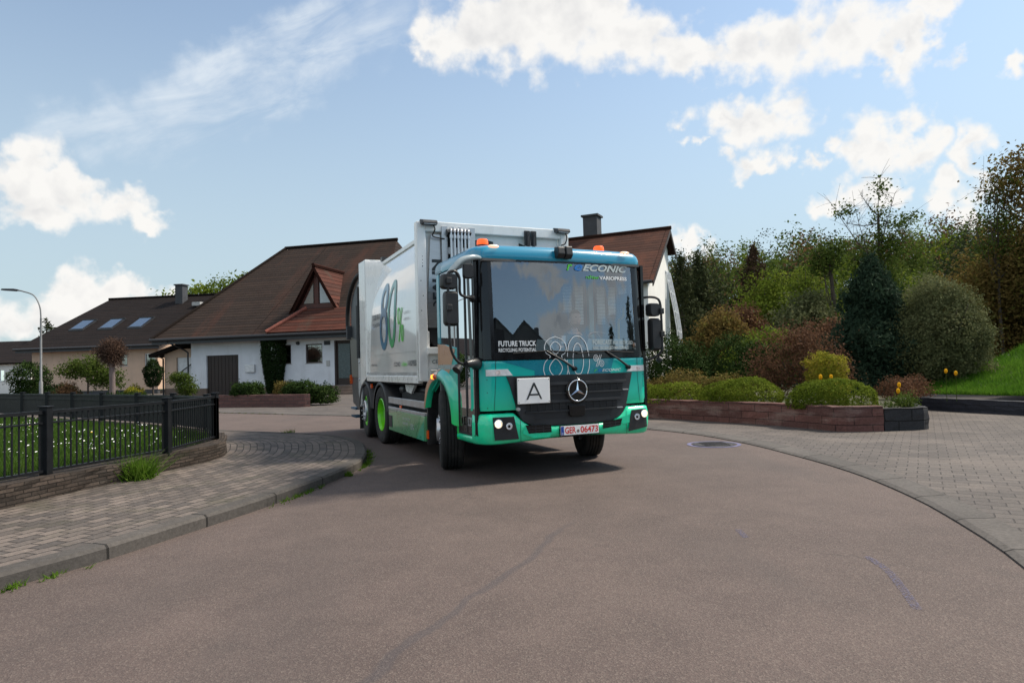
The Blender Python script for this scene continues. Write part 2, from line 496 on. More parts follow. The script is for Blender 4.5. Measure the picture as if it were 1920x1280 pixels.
# ------------------------------------------------------------------ foliage
def leaf_cloud(centers, normals, per, spread, size, aspect=0.55, jitter=0.9, up=0.25):
    """per leaves round each centre; returns V,F of rhombic leaves"""
    n = len(centers) * per
    C = np.repeat(centers, per, 0) + RNG.normal(0, 1, (n, 3)) * np.repeat(np.atleast_1d(spread) * np.ones(len(centers)), per)[:, None]
    N = np.repeat(normals, per, 0) + RNG.normal(0, jitter, (n, 3)); N[:, 2] += up
    N /= np.linalg.norm(N, axis=1)[:, None] + 1e-9
    T = RNG.normal(0, 1, (n, 3)); T -= N * (T * N).sum(1)[:, None]; T /= np.linalg.norm(T, axis=1)[:, None] + 1e-9
    B = np.cross(N, T)
    s = size * RNG.uniform(0.55, 1.25, n)[:, None]
    V = np.stack([C + T * s, C + B * s * aspect + N * s * 0.12, C - T * s, C - B * s * aspect + N * s * 0.12], 1).reshape(-1, 3)
    F = np.arange(n * 4).reshape(-1, 4)
    return V, F


def blob_points(blobs, n, shell=0.55, lumpy=1.0):
    bl = np.array(blobs, float); vol = (bl[:, 3] * bl[:, 4] * bl[:, 5]) ** (2 / 3.); vol /= vol.sum()
    idx = RNG.choice(len(bl), n, p=vol)
    d = RNG.normal(0, 1, (n, 3)); d /= np.linalg.norm(d, axis=1)[:, None]
    r = (shell + (1 - shell) * RNG.random(n)) ** 0.8
    # uneven surface: direction-dependent lumps
    ph = RNG.uniform(0, 6.28, (len(bl), 3))
    lump = 1 + lumpy * (0.13 * np.sin(d[:, 0] * 5 + ph[idx, 0]) + 0.13 * np.sin(d[:, 1] * 6 + ph[idx, 1]) + 0.1 * np.sin(d[:, 2] * 7 + ph[idx, 2]))
    P = bl[idx, :3] + d * bl[idx, 3:] * (r * lump)[:, None]
    return P, d


def crown(name, parent, m, blobs, clumps, per, spread, size, shell=0.55, zmin=0.02, lumpy=1.0, **k):
    P, d = blob_points(blobs, clumps, shell, lumpy)
    V, F = leaf_cloud(P, d, per, spread, size, **k)
    keep = (V.reshape(-1, 4, 3)[:, :, 2].min(1) > zmin)
    F = np.arange(keep.sum() * 4).reshape(-1, 4); V = V.reshape(-1, 4, 3)[keep].reshape(-1, 3)
    return np_mesh(name, V, F, m, parent)


def limbs(name, parent, m, h0, r0, tips, base=(0, 0, 0), lean=(0, 0), seg=8, twigs=0):
    mb = MB()
    b = Vector(base); top = b + Vector((lean[0], lean[1], h0))
    mid = b.lerp(top, 0.5) + Vector((random.uniform(-.06, .06) * h0 * .4, random.uniform(-.06, .06) * h0 * .4, 0))
    mb.tube(catmull([b, b.lerp(mid, .12), mid, top], 4), [r0 * (1.35 if i == 0 else 1.0 - 0.5 * i / 12) for i in range(13)], seg)
    for t in tips:
        t = Vector(t); s = b.lerp(top, random.uniform(0.55, 1.0))
        k = s.lerp(t, 0.5) + Vector((0, 0, -0.08 * (t - s).length)) + Vector([random.uniform(-.08, .08) * (t - s).length for _ in range(3)])
        path = catmull([s, k, t], 5)
        rr = r0 * 0.30
        mb.tube(path, [rr * (1 - 0.85 * i / (len(path) - 1)) + 0.004 for i in range(len(path))], 6)
        for _ in range(twigs):
            q = Vector(path[random.randint(3, len(path) - 1)])
            e = q + Vector((random.gauss(0, 1), random.gauss(0, 1), random.gauss(.5, .7))).normalized() * random.uniform(.25, .6) * (t - s).length * .6
            mb.tube([q, q.lerp(e, .5) + Vector((0, 0, .03)), e], [rr * .3, rr * .18, 0.004], 4)
    return mb.build(name, m, parent, fix=False)

# ------------------------------------------------------------------ the setting: ground, road, pavements
def resample(pts, n):
    P = np.array(catmull(pts, 8)); d = np.r_[0, np.cumsum(np.linalg.norm(np.diff(P, axis=0), axis=1))]
    t = np.linspace(0, d[-1], n)
    return np.stack([np.interp(t, d, P[:, i]) for i in range(P.shape[1])], 1)


def offset_line(P, w):
    T = np.gradient(P, axis=0); T /= np.linalg.norm(T, axis=1)[:, None]
    return P + np.stack([-T[:, 1], T[:, 0]], 1) * w


def asphalt():
    m = bpy.data.materials.new('asphalt'); m.use_nodes = True
    nt = m.node_tree; b = nt.nodes['Principled BSDF']
    tc = nt.nodes.new('ShaderNodeTexCoord'); v = tc.outputs['Object']
    big = X(nt, noise(nt, v, 0.35, 5, 0.6).outputs[0])
    mid = X(nt, noise(nt, v, 2.3, 5, 0.65).outputs[0])
    fine = X(nt, noise(nt, v, 70, 3, 0.7).outputs[0])
    vo = nt.nodes.new('ShaderNodeTexVoronoi'); vo.inputs['Scale'].default_value = 130; nt.links.new(v, vo.inputs['Vector'])
    vx = nt.nodes.new('ShaderNodeSeparateColor'); nt.links.new(vo.outputs['Color'], vx.inputs[0])
    base = mixc(nt, smooth(big * 0.6 + mid * 0.4, 0.35, 0.65), (0.083, 0.061, 0.055), (0.122, 0.090, 0.080))
    st = smooth(X(nt, vx.outputs[0]), 0.55, 1.0)
    base = mixc(nt, st * 0.38, base, (0.24, 0.20, 0.17))
    base = mixc(nt, smooth(X(nt, vx.outputs[1]), 0.6, 1.0) * 0.42, base, (0.035, 0.03, 0.03))
    base = mixc(nt, smooth(fine, 0.3, 0.75) * 0.35, base, (0.06, 0.05, 0.047))
    # worn wheel paths / faint patches
    pat = X(nt, noise(nt, vmath(nt, 'MULTIPLY', v, (0.5, 0.12, 1)).outputs[0], 1.4, 3, 0.5).outputs[0])
    base = mixc(nt, smooth(pat, 0.52, 0.7) * 0.3, base, (0.062, 0.054, 0.052))
    # sealed crack line
    wv = nt.nodes.new('ShaderNodeSeparateXYZ'); nt.links.new(v, wv.inputs[0])
    xx, yy = X(nt, wv.outputs[0]), X(nt, wv.outputs[1])
    nz = (X(nt, noise(nt, v, 1.2, 3).outputs[0]) - 0.5) * 0.35
    ln = (xx - (yy - 3.0) * 0.42 + 0.66 + nz)._m('ABSOLUTE')
    lm = smooth(ln, 0.05, 0.015) * smooth(yy, 6.0, 5.2)
    base = mixc(nt, lm * 0.4, base, (0.05, 0.048, 0.055))
    oil = smooth(X(nt, noise(nt, v, 1.1, 2, 0.4).outputs[0]), 0.66, 0.78) * 0.35
    base = mixc(nt, oil, base, (0.045, 0.040, 0.038))
    vc = nt.nodes.new('ShaderNodeTexVoronoi'); vc.feature = 'DISTANCE_TO_EDGE'; vc.inputs['Scale'].default_value = 0.33
    wvv = vmath(nt, 'ADD', v, vmath(nt, 'MULTIPLY', noise(nt, v, 2.0, 4, 0.6).outputs['Color'], (0.7, 0.7, 0)).outputs[0]).outputs[0]
    nt.links.new(wvv, vc.inputs['Vector'])
    crk = smooth(X(nt, vc.outputs['Distance']), 0.006, 0.002) * smooth(X(nt, noise(nt, v, 0.25, 2).outputs[0]), 0.5, 0.6) * 0.28
    base = mixc(nt, crk, base, (0.03, 0.027, 0.026))
    nt.links.new(base, b.inputs['Base Color'])
    b.inputs['Roughness'].default_value = 0.82; b.inputs['Specular IOR Level'].default_value = 0.35
    hgt = X(nt, vo.outputs['Distance']) * 0.6 + fine * 0.5
    bp = nt.nodes.new('ShaderNodeBump'); bp.inputs['Strength'].default_value = 0.55; bp.inputs['Distance'].default_value = 0.008
    nt.links.new(hgt.k, bp.inputs['Height']); nt.links.new(bp.outputs[0], b.inputs['Normal'])
    return m


M_ASPH = asphalt()
M_SOIL = mat('soil', (0.05, 0.04, 0.028), 0.95, var=0.4, scale=2, bump=0.6, color2=(0.05, 0.055, 0.02))
M_KERB = bricks('kerb_concrete', (0.098, 0.088, 0.080), (0.072, 0.066, 0.061), (0.014, 0.013, 0.012), 1.0, 20.0, 0.012, rough=0.85, bump=0.5, dirt=0.45, offset=0.0)
M_GUT = bricks('gutter_concrete', (0.125, 0.113, 0.104), (0.095, 0.087, 0.081), (0.02, 0.018, 0.017), 0.9, 20.0, 0.012, rough=0.85, bump=0.5, dirt=0.4, offset=0.0)
M_PAVE = bricks('pavers_left', (0.195, 0.160, 0.138), (0.080, 0.070, 0.064), (0.022, 0.019, 0.017), 0.22, 0.125, 0.009, rough=0.75, bump=0.8, dirt=0.5, patch=((0.05, 0.05, 0.028), (1.6, 1.6, 1), 0.45))
M_PAVR = bricks('pavers_right', (0.130, 0.112, 0.100), (0.090, 0.078, 0.072), (0.034, 0.029, 0.027), 0.22, 0.16, 0.007, rough=0.75, bump=0.6, uv=False, rot=R(32), dirt=0.45, patch=((0.16, 0.134, 0.117), (0.5, 0.8, 1), 0.5))
M_STONE = bricks('dry_stone', (0.080, 0.060, 0.048), (0.034, 0.028, 0.024), (0.012, 0.010, 0.008), 0.19, 0.042, 0.006, rough=0.9, bump=1.0, dirt=0.6)
M_SAND = bricks('red_sandstone', (0.17, 0.078, 0.066), (0.115, 0.056, 0.05), (0.035, 0.022, 0.02), 0.62, 0.145, 0.008, rough=0.85, bump=0.7, dirt=0.4, patch=((0.27, 0.2, 0.175), (1.3, 5.0, 1), 0.5))
M_BRICKF = bricks('red_brick', (0.17, 0.085, 0.072), (0.12, 0.06, 0.055), (0.08, 0.06, 0.055), 0.4, 0.13, 0.012, rough=0.85, bump=0.5, dirt=0.3)

g = MB(); g.quad((-900, -900, -0.06), (900, -900, -0.06), (900, 900, -0.06), (-900, 900, -0.06))
M_FIELD = mat('meadow', (0.035, 0.055, 0.018), 0.95, var=0.4, scale=0.3, bump=0.3)
tag(g.build('ground', M_FIELD), kind='structure')
g = MB(); g.quad((-60, -45, 0), (40, -45, 0), (40, 62, 0), (-60, 62, 0))
tag(g.build('road', M_ASPH), kind='structure')

K_A = [(-7.5, -4), (-5.5, -.5), (-4.2, 2.3), (-3.36, 4.28), (-3.09, 4.86), (-2.83, 5.68), (-2.53, 6.7), (-2.26, 8.01), (-2.15, 9.02), (-2.2, 9.7)]
K_B = [(-2.2, 9.7), (-2.24, 9.95), (-2.42, 10.7), (-2.7, 11.6), (-3.17, 12.44), (-3.77, 13.1), (-4.41, 13.52), (-5.18, 13.95), (-6.16, 14.5), (-10, 17.1), (-14, 20.0), (-20, 24.3), (-30, 31.2)]
W_A = [(-9.6, -3), (-7.6, -.2), (-6.2, 2.6), (-5.4, 4.6), (-5.07, 5.9), (-4.96, 6.6), (-4.88, 7.1), (-4.68, 8.2), (-4.5, 8.9), (-4.42, 9.7), (-4.46, 10.3)]
W_B = [(-4.46, 10.3), (-4.62, 10.8), (-4.95, 11.3), (-5.6, 12.1), (-6.7, 13.1), (-9.7, 15.4), (-13.8, 18.3), (-22, 24.2), (-31, 30.6)]
KL = np.r_[resample(K_A, 60), resample(K_B, 90)[1:]]
WL = np.r_[resample(W_A, 60), resample(W_B, 90)[1:]]


def arc(P): return np.r_[0, np.cumsum(np.linalg.norm(np.diff(P, axis=0), axis=1))]


def z3(P, z): return np.c_[P, np.full(len(P), z)]


# left kerb: gutter edge, face, chamfer, top
kin = offset_line(KL, 0.16); kc = offset_line(KL, 0.025)
mb = MB(); mb.grid([list(map(tuple, z3(KL, -0.01))), list(map(tuple, z3(KL, 0.085))), list(map(tuple, z3(kc, 0.108))), list(map(tuple, z3(kin, 0.112))), list(map(tuple, z3(kin, -0.01)))], sm=False, uvs=[[(float(q), w_) for q in arc(KL)] for w_ in (5, 5.1, 5.13, 5.26, 5.4)])
tag(mb.build('kerb', M_KERB), kind='structure')
# left pavement, pavers laid along the kerb
rows = []; uvr = []
s = np.r_[0, np.cumsum(np.linalg.norm(np.diff(KL, axis=0), axis=1))]
win = offset_line(WL, 0.1)
for t in np.linspace(0, 1, 12):
    P = kin * (1 - t) + win * t
    rows.append([tuple(p) for p in z3(P, 0.106)])
    dist = np.linalg.norm(P - kin, axis=1)
    uvr.append([(float(a), float(b)) for a, b in zip(s, dist)])
mb = MB(); mb.grid(rows, uvs=uvr, sm=False)
tag(mb.build('pavement', M_PAVE), kind='structure')

# right / far kerb strip and paved apron
G_L = [(1.2, 0.5), (2.4, 2.6), (3.17, 4.17), (3.58, 5.5), (3.77, 6.36), (3.9, 7.39), (3.92, 8.3), (3.87, 9.1), (3.78, 10.14), (3.6, 11.1), (3.27, 12.15), (2.61, 13.3), (1.0, 15.1), (-1.5, 17.1), (-5.0, 19.5), (-10.3, 22.9), (-18, 28.0), (-32, 37.5)]
GL = resample(G_L, 150)
gout = offset_line(GL, -0.27)
mb = MB(); mb.grid([list(map(tuple, z3(GL, -0.005))), list(map(tuple, z3(GL, 0.012))), list(map(tuple, z3(offset_line(GL, -0.05), 0.03))), list(map(tuple, z3(offset_line(GL, -0.23), 0.042))), list(map(tuple, z3(gout, 0.046))), list(map(tuple, z3(gout, -0.02)))], sm=False, uvs=[[(float(q), w_) for q in arc(GL)] for w_ in (5, 5.02, 5.07, 5.3, 5.35, 5.4)])
tag(mb.build('gutter', M_GUT), kind='structure')
gj = offset_line(GL, -0.285)
mb = MB(); mb.add([tuple(p) for p in z3(gj, 0.034)] + [(-32, 60, 0.034), (39, 60, 0.034), (39, -30, 0.034), (1.0, -30, 0.034)], [tuple(range(len(gj) + 4))])
tag(mb.build('paved_apron', M_PAVR), kind='structure')
# moss strips by the gutter and weeds at the kerb
M_MOSS = leafmat('moss', (0.03, 0.05, 0.008), (0.07, 0.085, 0.012), (0.12, 0.11, 0.03), 0.2)
P = []
for i in range(70, 104):
    c = GL[i]
    for _ in range(46): P.append((c[0] + random.gauss(-0.03, .035), c[1] + random.gauss(0, .05), random.uniform(.0, .014)))
sel = RNG.random(len(P)) < 0.85
P = np.array(P)[sel]; V, F = leaf_cloud(P, np.tile([[0, 0, 1.0]], (len(P), 1)), 2, 0.012, 0.012)
tag(np_mesh('moss', V, F, M_MOSS), kind='stuff')


def loft_wall(line, th, z0, z1, name, m, rough=0.0, side=1, steps=4, capcol=None, close=True):
    L = resample(line, max(24, int(10 * sum(math.dist(a, b) for a, b in zip(line, line[1:])) / 2)))
    s_ = np.r_[0, np.cumsum(np.linalg.norm(np.diff(L, axis=0), axis=1))]
    O = offset_line(L, th * side)
    rows, uvs = [], []
    for k in range(steps + 1):
        z = z0 + (z1 - z0) * k / steps
        j = RNG.normal(0, rough, (len(L), 2))
        rows.append([tuple(p) for p in z3(L + j, z)]); uvs.append([(float(a), z) for a in s_])
    j = RNG.normal(0, rough, (len(L)))
    rows[-1] = [(p[0], p[1], p[2] + float(q)) for p, q in zip(rows[-1], j)]
    rows.append([tuple(p) for p in z3(O, z1)]); uvs.append([(float(a), z1 + th) for a in s_])
    rows.append([tuple(p) for p in z3(O, z0)]); uvs.append([(float(a), z1 + th + (z1 - z0)) for a in s_])
    mb = MB(); mb.grid(rows, uvs=uvs, sm=False)
    for e in (0, -1):
        col = [r[e] for r in rows]; mb.add(col, [tuple(range(len(col)))], 0, [[(p[0] + p[1], p[2]) for p in col]])
    return mb.build(name, m)


o = loft_wall([tuple(p) for p in WL[10::6]], 0.3, 0.02, 0.335, 'stone_wall', M_STONE, 0.009, 1)
tag(o, 'low dark dry stone wall carrying the black metal fence round the daisy lawn', 'wall')

# lawn inside the fence
inner = offset_line(WL, 0.28)
M_LAWNB = mat('lawn_soil', (0.03, 0.05, 0.012), 0.95, var=0.4, scale=5, bump=0.5)
poly = [tuple(p) for p in z3(inner[8::3], 0.31)]
mb = MB(); mb.add(poly + [(-34, 20, .31), (-20, -2, .31)], [tuple(range(len(poly) + 2))])
tag(mb.build('lawn', M_LAWNB), kind='structure')


def in_poly(P, poly):
    x, y = P[:, 0], P[:, 1]; ins = np.zeros(len(P), bool); q = poly[-1]
    for p in poly:
        c = ((p[1] > y) != (q[1] > y)) & (x < (q[0] - p[0]) * (y - p[1]) / (q[1] - p[1] + 1e-12) + p[0]); ins ^= c; q = p
    return ins


def blades(P, hgt, w, lean=0.35):
    n = len(P); a = RNG.uniform(0, 6.28, n); d = np.stack([np.cos(a), np.sin(a), np.zeros(n)], 1)
    h = hgt * RNG.uniform(0.5, 1.2, n)
    tip = P + np.c_[RNG.normal(0, lean, (n, 2)) * h[:, None], h]
    V = np.stack([P - d * w, P + d * w, tip], 1).reshape(-1, 3)
    return V, np.arange(n * 3).reshape(-1, 3)


M_GRASS = leafmat('grass', (0.035, 0.075, 0.012), (0.06, 0.12, 0.018), (0.10, 0.15, 0.03), 0.4)
M_GRASSB = leafmat('grass_bright', (0.05, 0.13, 0.012), (0.085, 0.19, 0.018), (0.13, 0.23, 0.03), 0.4)
M_DAISY = mat('daisy_petal', (0.75, 0.75, 0.72), 0.7, var=0.03)
M_DAND = mat('dandelion', (0.75, 0.42, 0.02), 0.7, var=0.1)
lp = [tuple(p[:2]) for p in inner[20:130:2]] + [(-20, 14), (-13, 3)]
n = 230000
Q = np.c_[RNG.uniform(-17, -4.3, n), RNG.uniform(2.5, 19, n)]
Q = Q[in_poly(Q, lp)]
dist = np.hypot(Q[:, 0], Q[:, 1]); ang = np.degrees(np.arctan2(Q[:, 0], Q[:, 1]))
Q = Q[(ang > -48) & (RNG.random(len(Q)) < np.clip(9.0 / dist, 0.25, 1))]
V, F = blades(z3(Q, 0.31), 0.11, 0.006)
tag(np_mesh('grass', V, F, M_GRASS), kind='stuff')
n = 4200
Q = np.c_[RNG.uniform(-17, -4.6, n), RNG.uniform(4, 18, n)]
Q = Q[in_poly(Q, lp)]
cl = np.sin(Q[:, 0] * 1.7) + np.cos(Q[:, 1] * 1.3 + Q[:, 0]) + RNG.normal(0, .8, len(Q))
Q = Q[cl > 0.1]
V, F = leaf_cloud(z3(Q, 0.425), np.tile([[0, -.35, 1.0]], (len(Q), 1)), 1, 0.012, 0.0145, aspect=0.9, jitter=0.5)
mi = (RNG.random(len(F)) < 0.05).astype(int)
tag(np_mesh('daisies', V, F, [M_DAISY, M_DAND], mi=mi), kind='stuff')

# weeds by the kerb and on the wall foot
M_WEED = leafmat('weed', (0.06, 0.12, 0.015), (0.10, 0.19, 0.02), (0.15, 0.22, 0.04), 0.4)
def weed(x, y, z, r, h, n, label, grp='weeds along the kerb and wall'):
    P = np.c_[RNG.normal(0, r * .4, (n, 2)), np.zeros(n)]
    V, F = blades(P, h, 0.008, 0.6)
    P2 = np.c_[RNG.normal(0, r * .6, (n // 2, 2)), RNG.uniform(0.02, h * .75, n // 2)]
    V2, F2 = leaf_cloud(P2, np.tile([[0, 0, 1.0]], (n // 2, 1)), 1, 0.01, 0.014)
    m2 = np.c_[F2[:, [0, 1, 2]]], np.c_[F2[:, [0, 2, 3]]]
    o = np_mesh('weed', np.r_[V, V2], np.r_[F, m2[0] + len(V), m2[1] + len(V)], M_WEED, loc=(x, y, z))
    tag(o, label, 'weed', grp)
weed(-4.6, 8.05, .105, .20, .30, 420, 'feathery bright green weed at the foot of the stone wall')
weed(-2.15, 8.5, 0, .05, .06, 80, 'grass tuft below the left kerb where the corner begins')
weed(-4.65, 13.62, .03, .10, .15, 120, 'upright grass tuft at the far edge of the paved corner')
P = []
for i in range(18, 78):
    c = KL[i]
    for _ in range(int(60 * max(0, math.sin(i * .55) + math.sin(i * .23 + 1) * .8))): P.append((c[0] + .02 + abs(random.gauss(0, .03)), c[1] + random.gauss(0, .07), 0.0))
V, F = blades(np.array(P), 0.045, 0.006, 0.8)
tag(np_mesh('kerb_grass', V, F, M_WEED), kind='stuff')

# metal manhole cover with its painted ring
M_IRON = mat('cast_iron', (0.06, 0.055, 0.055), 0.6, 0.6, var=0.3, scale=20, bump=0.6, bscale=40)
M_MARK = mat('blue_marking', (0.12, 0.12, 0.22), 0.85, var=0.3, scale=12)
mc = thing('manhole_cover', 'round iron manhole cover in the road beside the right gutter', 'manhole cover', (3.2, 10.62, 0))
mb = MB(); mb.lathe([(0.0, 0.012), (0.26, 0.012), (0.28, 0.008), (0.29, 0.010), (0.33, 0.010), (0.34, -0.01)], axis='z', seg=40)
for k in range(6): mb.box(-.2, .2, -.2 + .08 * k - .015, -.2 + .08 * k + .015, .012, .018)
mb.build('cover', M_IRON, mc)
mb = MB(); mb.lathe([(0.36, 0.005), (0.42, 0.005)], axis='z', seg=40); mb.build('painted_ring', M_MARK, mc)
# faint survey marks sprayed on the road
def road_mark(pts, w, label):
    mb = MB(); P = catmull(pts, 8); ribbon(P, w, lambda a, b: (a, b, 0.004), mb)
    tag(mb.build('road_marking', M_MARK2), label, 'road marking', 'faded blue survey marks')
M_MARK2 = bpy.data.materials.new('faded_spray'); M_MARK2.use_nodes = True
_nt = M_MARK2.node_tree; _b = _nt.nodes['Principled BSDF']; _b.inputs['Base Color'].default_value = (.11, .11, .19, 1); _b.inputs['Roughness'].default_value = .9
_tc = _nt.nodes.new('ShaderNodeTexCoord'); _n = noise(_nt, _tc.outputs['Object'], 70, 2, .5)
_nt.links.new((smooth(X(_nt, _n.outputs[0]),   .3, .7) * .5).k, _b.inputs['Alpha'])
road_mark([(2.36, 4.5), (2.33, 4.2), (2.24, 3.9), (2.12, 3.55)], .05, 'long curved faded blue spray mark on the near road')
road_mark([(1.76, 5.3), (1.74, 5.05)], .05, 'short faded blue spray mark on the road ahead of the truck')

# black metal fence: posts and bar panels
M_FENCE = mat('black_metal', (0.007, 0.008, 0.010), 0.5, 0.0, var=0.2, scale=8, spec=0.25)
NEAR = [(-8.3, -1.0), (-6.75, 1.9), (-5.75, 4.1), (-5.02, 7.06), (-4.60, 8.72), (-4.70, 10.35)]
FAR = [(-4.70, 10.35), (-5.62, 12.05), (-6.88, 13.3), (-8.23, 14.4), (-9.75, 15.6), (-11.15, 16.65), (-12.5, 17.65), (-13.95, 18.7), (-15.6, 19.85), (-17.3, 21.1), (-19.2, 22.45), (-21.2, 23.9)]


def fence_run(pts, name, label, last, gap=.05, bw=.012, htop=1.02):
    root = thing(name, label, 'fence')
    for i, p in enumerate(pts if last else pts[:-1]):
        mb = MB(); mb.box(p[0] - .045, p[0] + .045, p[1] - .045, p[1] + .045, .30, htop + .03)
        mb.box(p[0] - .055, p[0] + .055, p[1] - .055, p[1] + .055, htop + .03, htop + .045)
        mb.build('post', M_FENCE, root, bevel=.006)
    for a, b in zip(pts, pts[1:]):
        A, B = np.array(a), np.array(b); L = np.linalg.norm(B - A); n = int(L / gap); d = (B - A) / L
        nrm = np.array([-d[1], d[0]])
        mb = MB()
        ang = math.atan2(d[1], d[0])
        mtx = Matrix.Translation((a[0], a[1], 0)) @ Matrix.Rotation(ang, 4, 'Z')
        for z, hh in ((.375, .014), (htop - .02, .018), (htop - .135, .009)): mb.box(.045, L - .045, -.022, .022, z - hh, z + hh, 0, mtx)
        for k in range(1, n + 1):
            x = L * k / (n + 1); mb.box(x - bw, x + bw, -.006, .006, .389, htop - .038, 0, mtx)
        mb.build('bar_panel', M_FENCE, root)
    return root


fence_run(NEAR, 'metal_fence', 'black metal bar fence on the stone wall beside the near pavement', True, .075, .0075)
fence_run(FAR, 'metal_fence', 'black metal bar fence along the far side of the daisy lawn', False, .046, .013, htop=0.95)

# red sandstone planter wall, black block planter, dark edging, beds
o = loft_wall([(-1.5, 19.6), (0.5, 18.2), (3.1, 15.62), (4.2, 14.25), (5.04, 13.12), (5.6, 11.95), (5.75, 11.62), (6.45, 11.52)], 0.24, 0.02, 0.47, 'sandstone_wall', M_SAND, 0.006, 1)
tag(o, 'low red sandstone wall in front of the clipped green hedges on the right', 'wall')
M_BLACKST = bricks('black_block', (0.03, 0.03, 0.033), (0.022, 0.022, 0.025), (0.004, 0.004, 0.004), 0.5, 0.2, 0.012, rough=0.7, bump=0.6)
o = loft_wall([(6.47, 11.52), (6.9, 11.55), (7.3, 11.62), (7.5, 12.2), (8.2, 13.6), (8.6, 14.6)], 0.2, 0.02, 0.42, 'block_wall', M_BLACKST, 0.004, 1)
tag(o, 'black block wall continuing the red sandstone wall at its right end', 'wall')
M_SLATE = bricks('slate_edge', (0.035, 0.037, 0.05), (0.028, 0.03, 0.04), (0.01, 0.01, 0.012), 0.6, 0.1, 0.006, rough=0.75, bump=0.6)
o = loft_wall([(13.6, 9.2), (12.0, 11.0), (10.75, 13.2), (10.0, 15.0), (9.7, 16.2)], 0.2, 0.0, 0.32, 'edging_wall', M_SLATE, 0.005, -1)
tag(o, 'low dark slate edging wall holding the bright grass bank at far right', 'wall')
mb = MB(); bed = [(-1.5, 19.8), (0.7, 18.4), (3.3, 15.8), (5.25, 13.25), (5.8, 11.85), (6.5, 11.75), (7.1, 11.8), (8.3, 14.5), (9.6, 16.4), (12, 20), (16, 26), (0, 26)]
mb.add([(a, b, .36) for a, b in bed], [tuple(range(len(bed)))])
tag(mb.build('planting_bed', M_SOIL), kind='structure')


def bank_z(x, y):
    # distance beyond the edging line
    d = ((x - 10.35) * 0.86 + (y - 13.9) * 0.5)
    return 0.30 + np.clip(d, 0, 9) * 0.17 + 0.05 * np.sin(x * 1.3 + y)


rows = []
for i in range(26):
    t = i / 25; a = np.array([13.4, 9.1]) * (1 - t) + np.array([9.75, 16.3]) * t
    row = []
    for j in range(18):
        p = a + np.array([0.86, 0.5]) * (j * .75 + .1); row.append((p[0], p[1], float(bank_z(p[0], p[1]))))
    rows.append(row)
mb = MB(); mb.grid(rows); tag(mb.build('grass_bank', M_LAWNB), kind='structure')
n = 70000
t = RNG.random(n); Q = np.outer(1 - t, [13.4, 9.1]) + np.outer(t, [9.75, 16.3]) + np.outer(RNG.random(n) ** 1.3 * 9 + .05, [.86, .5])
V, F = blades(np.c_[Q, bank_z(Q[:, 0], Q[:, 1])], 0.13, 0.011, 0.5)
tag(np_mesh('bank_grass', V, F, M_GRASSB), kind='stuff')


def hill_z(x, y):
    f = np.clip((y - 24) / 70, 0, 1); f = f * f * (3 - 2 * f)
    gx = np.clip((x + 6) / 34, 0, 1); gx = gx * gx * (3 - 2 * gx)
    e = np.clip((x - 12) / 40, 0, 1)
    return f * gx * 8.5 + e * 3.0 * np.clip((y - 10) / 25, 0, 1) + 0.25 * np.sin(x * .2) * np.cos(y * .17)


xs, ys = np.linspace(4, 120, 46), np.linspace(25, 160, 44)
rows = [[(float(x), float(y), float(hill_z(x, y)) - .15) for x in xs] for y in ys]
mb = MB(); mb.grid(rows); tag(mb.build('hill', M_FIELD), kind='structure')

# ------------------------------------------------------------------ houses
def tiles(name, c1, c2, w=7.0, h=.31, patch=None, dirt=.35):
    return bricks(name, c1, c2, tuple(c * .25 for c in c1), w, h, .03, rough=.78, bump=1.0, dirt=dirt, offset=0.0, patch=patch, gloss=.08)
M_ROOFA = tiles('roof_brown', (0.048, 0.034, 0.028), (0.034, 0.026, 0.023), patch=((0.080, 0.036, 0.026), (.5, .09, 1), .6))
M_ROOFR = tiles('roof_red', (0.115, 0.042, 0.030), (0.062, 0.033, 0.027), patch=((0.060, 0.045, 0.035), (.7, .25, 1), .85))
M_ROOFC = tiles('roof_dark', (0.022, 0.017, 0.016), (0.016, 0.013, 0.013))
M_ROOFB = tiles('roof_redbrown', (0.105, 0.05, 0.036), (0.07, 0.038, 0.031), patch=((0.14, 0.058, 0.038), (.4, .3, 1), .6))
M_WHITE = mat('white_render', (0.70, 0.72, 0.76), 0.9, var=0.06, scale=1.5, bump=0.25, bscale=40)
M_WHITEB = mat('white_render_bright', (0.78, 0.77, 0.74), 0.9, var=0.05, scale=1.5, bump=0.25, bscale=40)
M_BEIGE = mat('beige_render', (0.60, 0.43, 0.32), 0.9, var=0.06, scale=1.2, bump=0.25, bscale=40)
grime(M_WHITE, .22, (.30, .29, .27), (1.5, 1.5, .25)); grime(M_BEIGE, .25, (.22, .17, .13), (1.5, 1.5, .25))
M_PLINTH = mat('plinth_brown', (0.16, 0.115, 0.09), 0.9, var=0.15, scale=3, bump=.3)
M_BROWN = mat('brown_wood', (0.030, 0.018, 0.014), 0.6, var=0.25, scale=3, stretch=(8, 8, 1))
M_GUTT = mat('gutter_metal', (0.035, 0.036, 0.04), 0.45, 0.3, var=0.2)
M_REDWOOD = mat('red_wood', (0.075, 0.022, 0.015), 0.6, var=0.25, scale=3)
M_WIN = glass('window_glass', 0.16, (0.12, 0.13, 0.14))
M_FRAME = mat('brown_frame', (0.045, 0.026, 0.02), 0.5)
M_WFRAME = mat('white_frame', (0.7, 0.71, 0.72), 0.4)
M_GREY = mat('pale_grey', (0.42, 0.42, 0.41), 0.6)
M_DGREY = mat('slate_grey', (0.045, 0.048, 0.055), 0.7, var=.2, scale=3, bump=.3)
M_DARK = mat('dark_interior', (0.012, 0.012, 0.013), 0.8)
M_CURT = mat('curtain', (0.5, 0.48, 0.44), 0.9, var=.15, scale=2, stretch=(14, 1, 1))


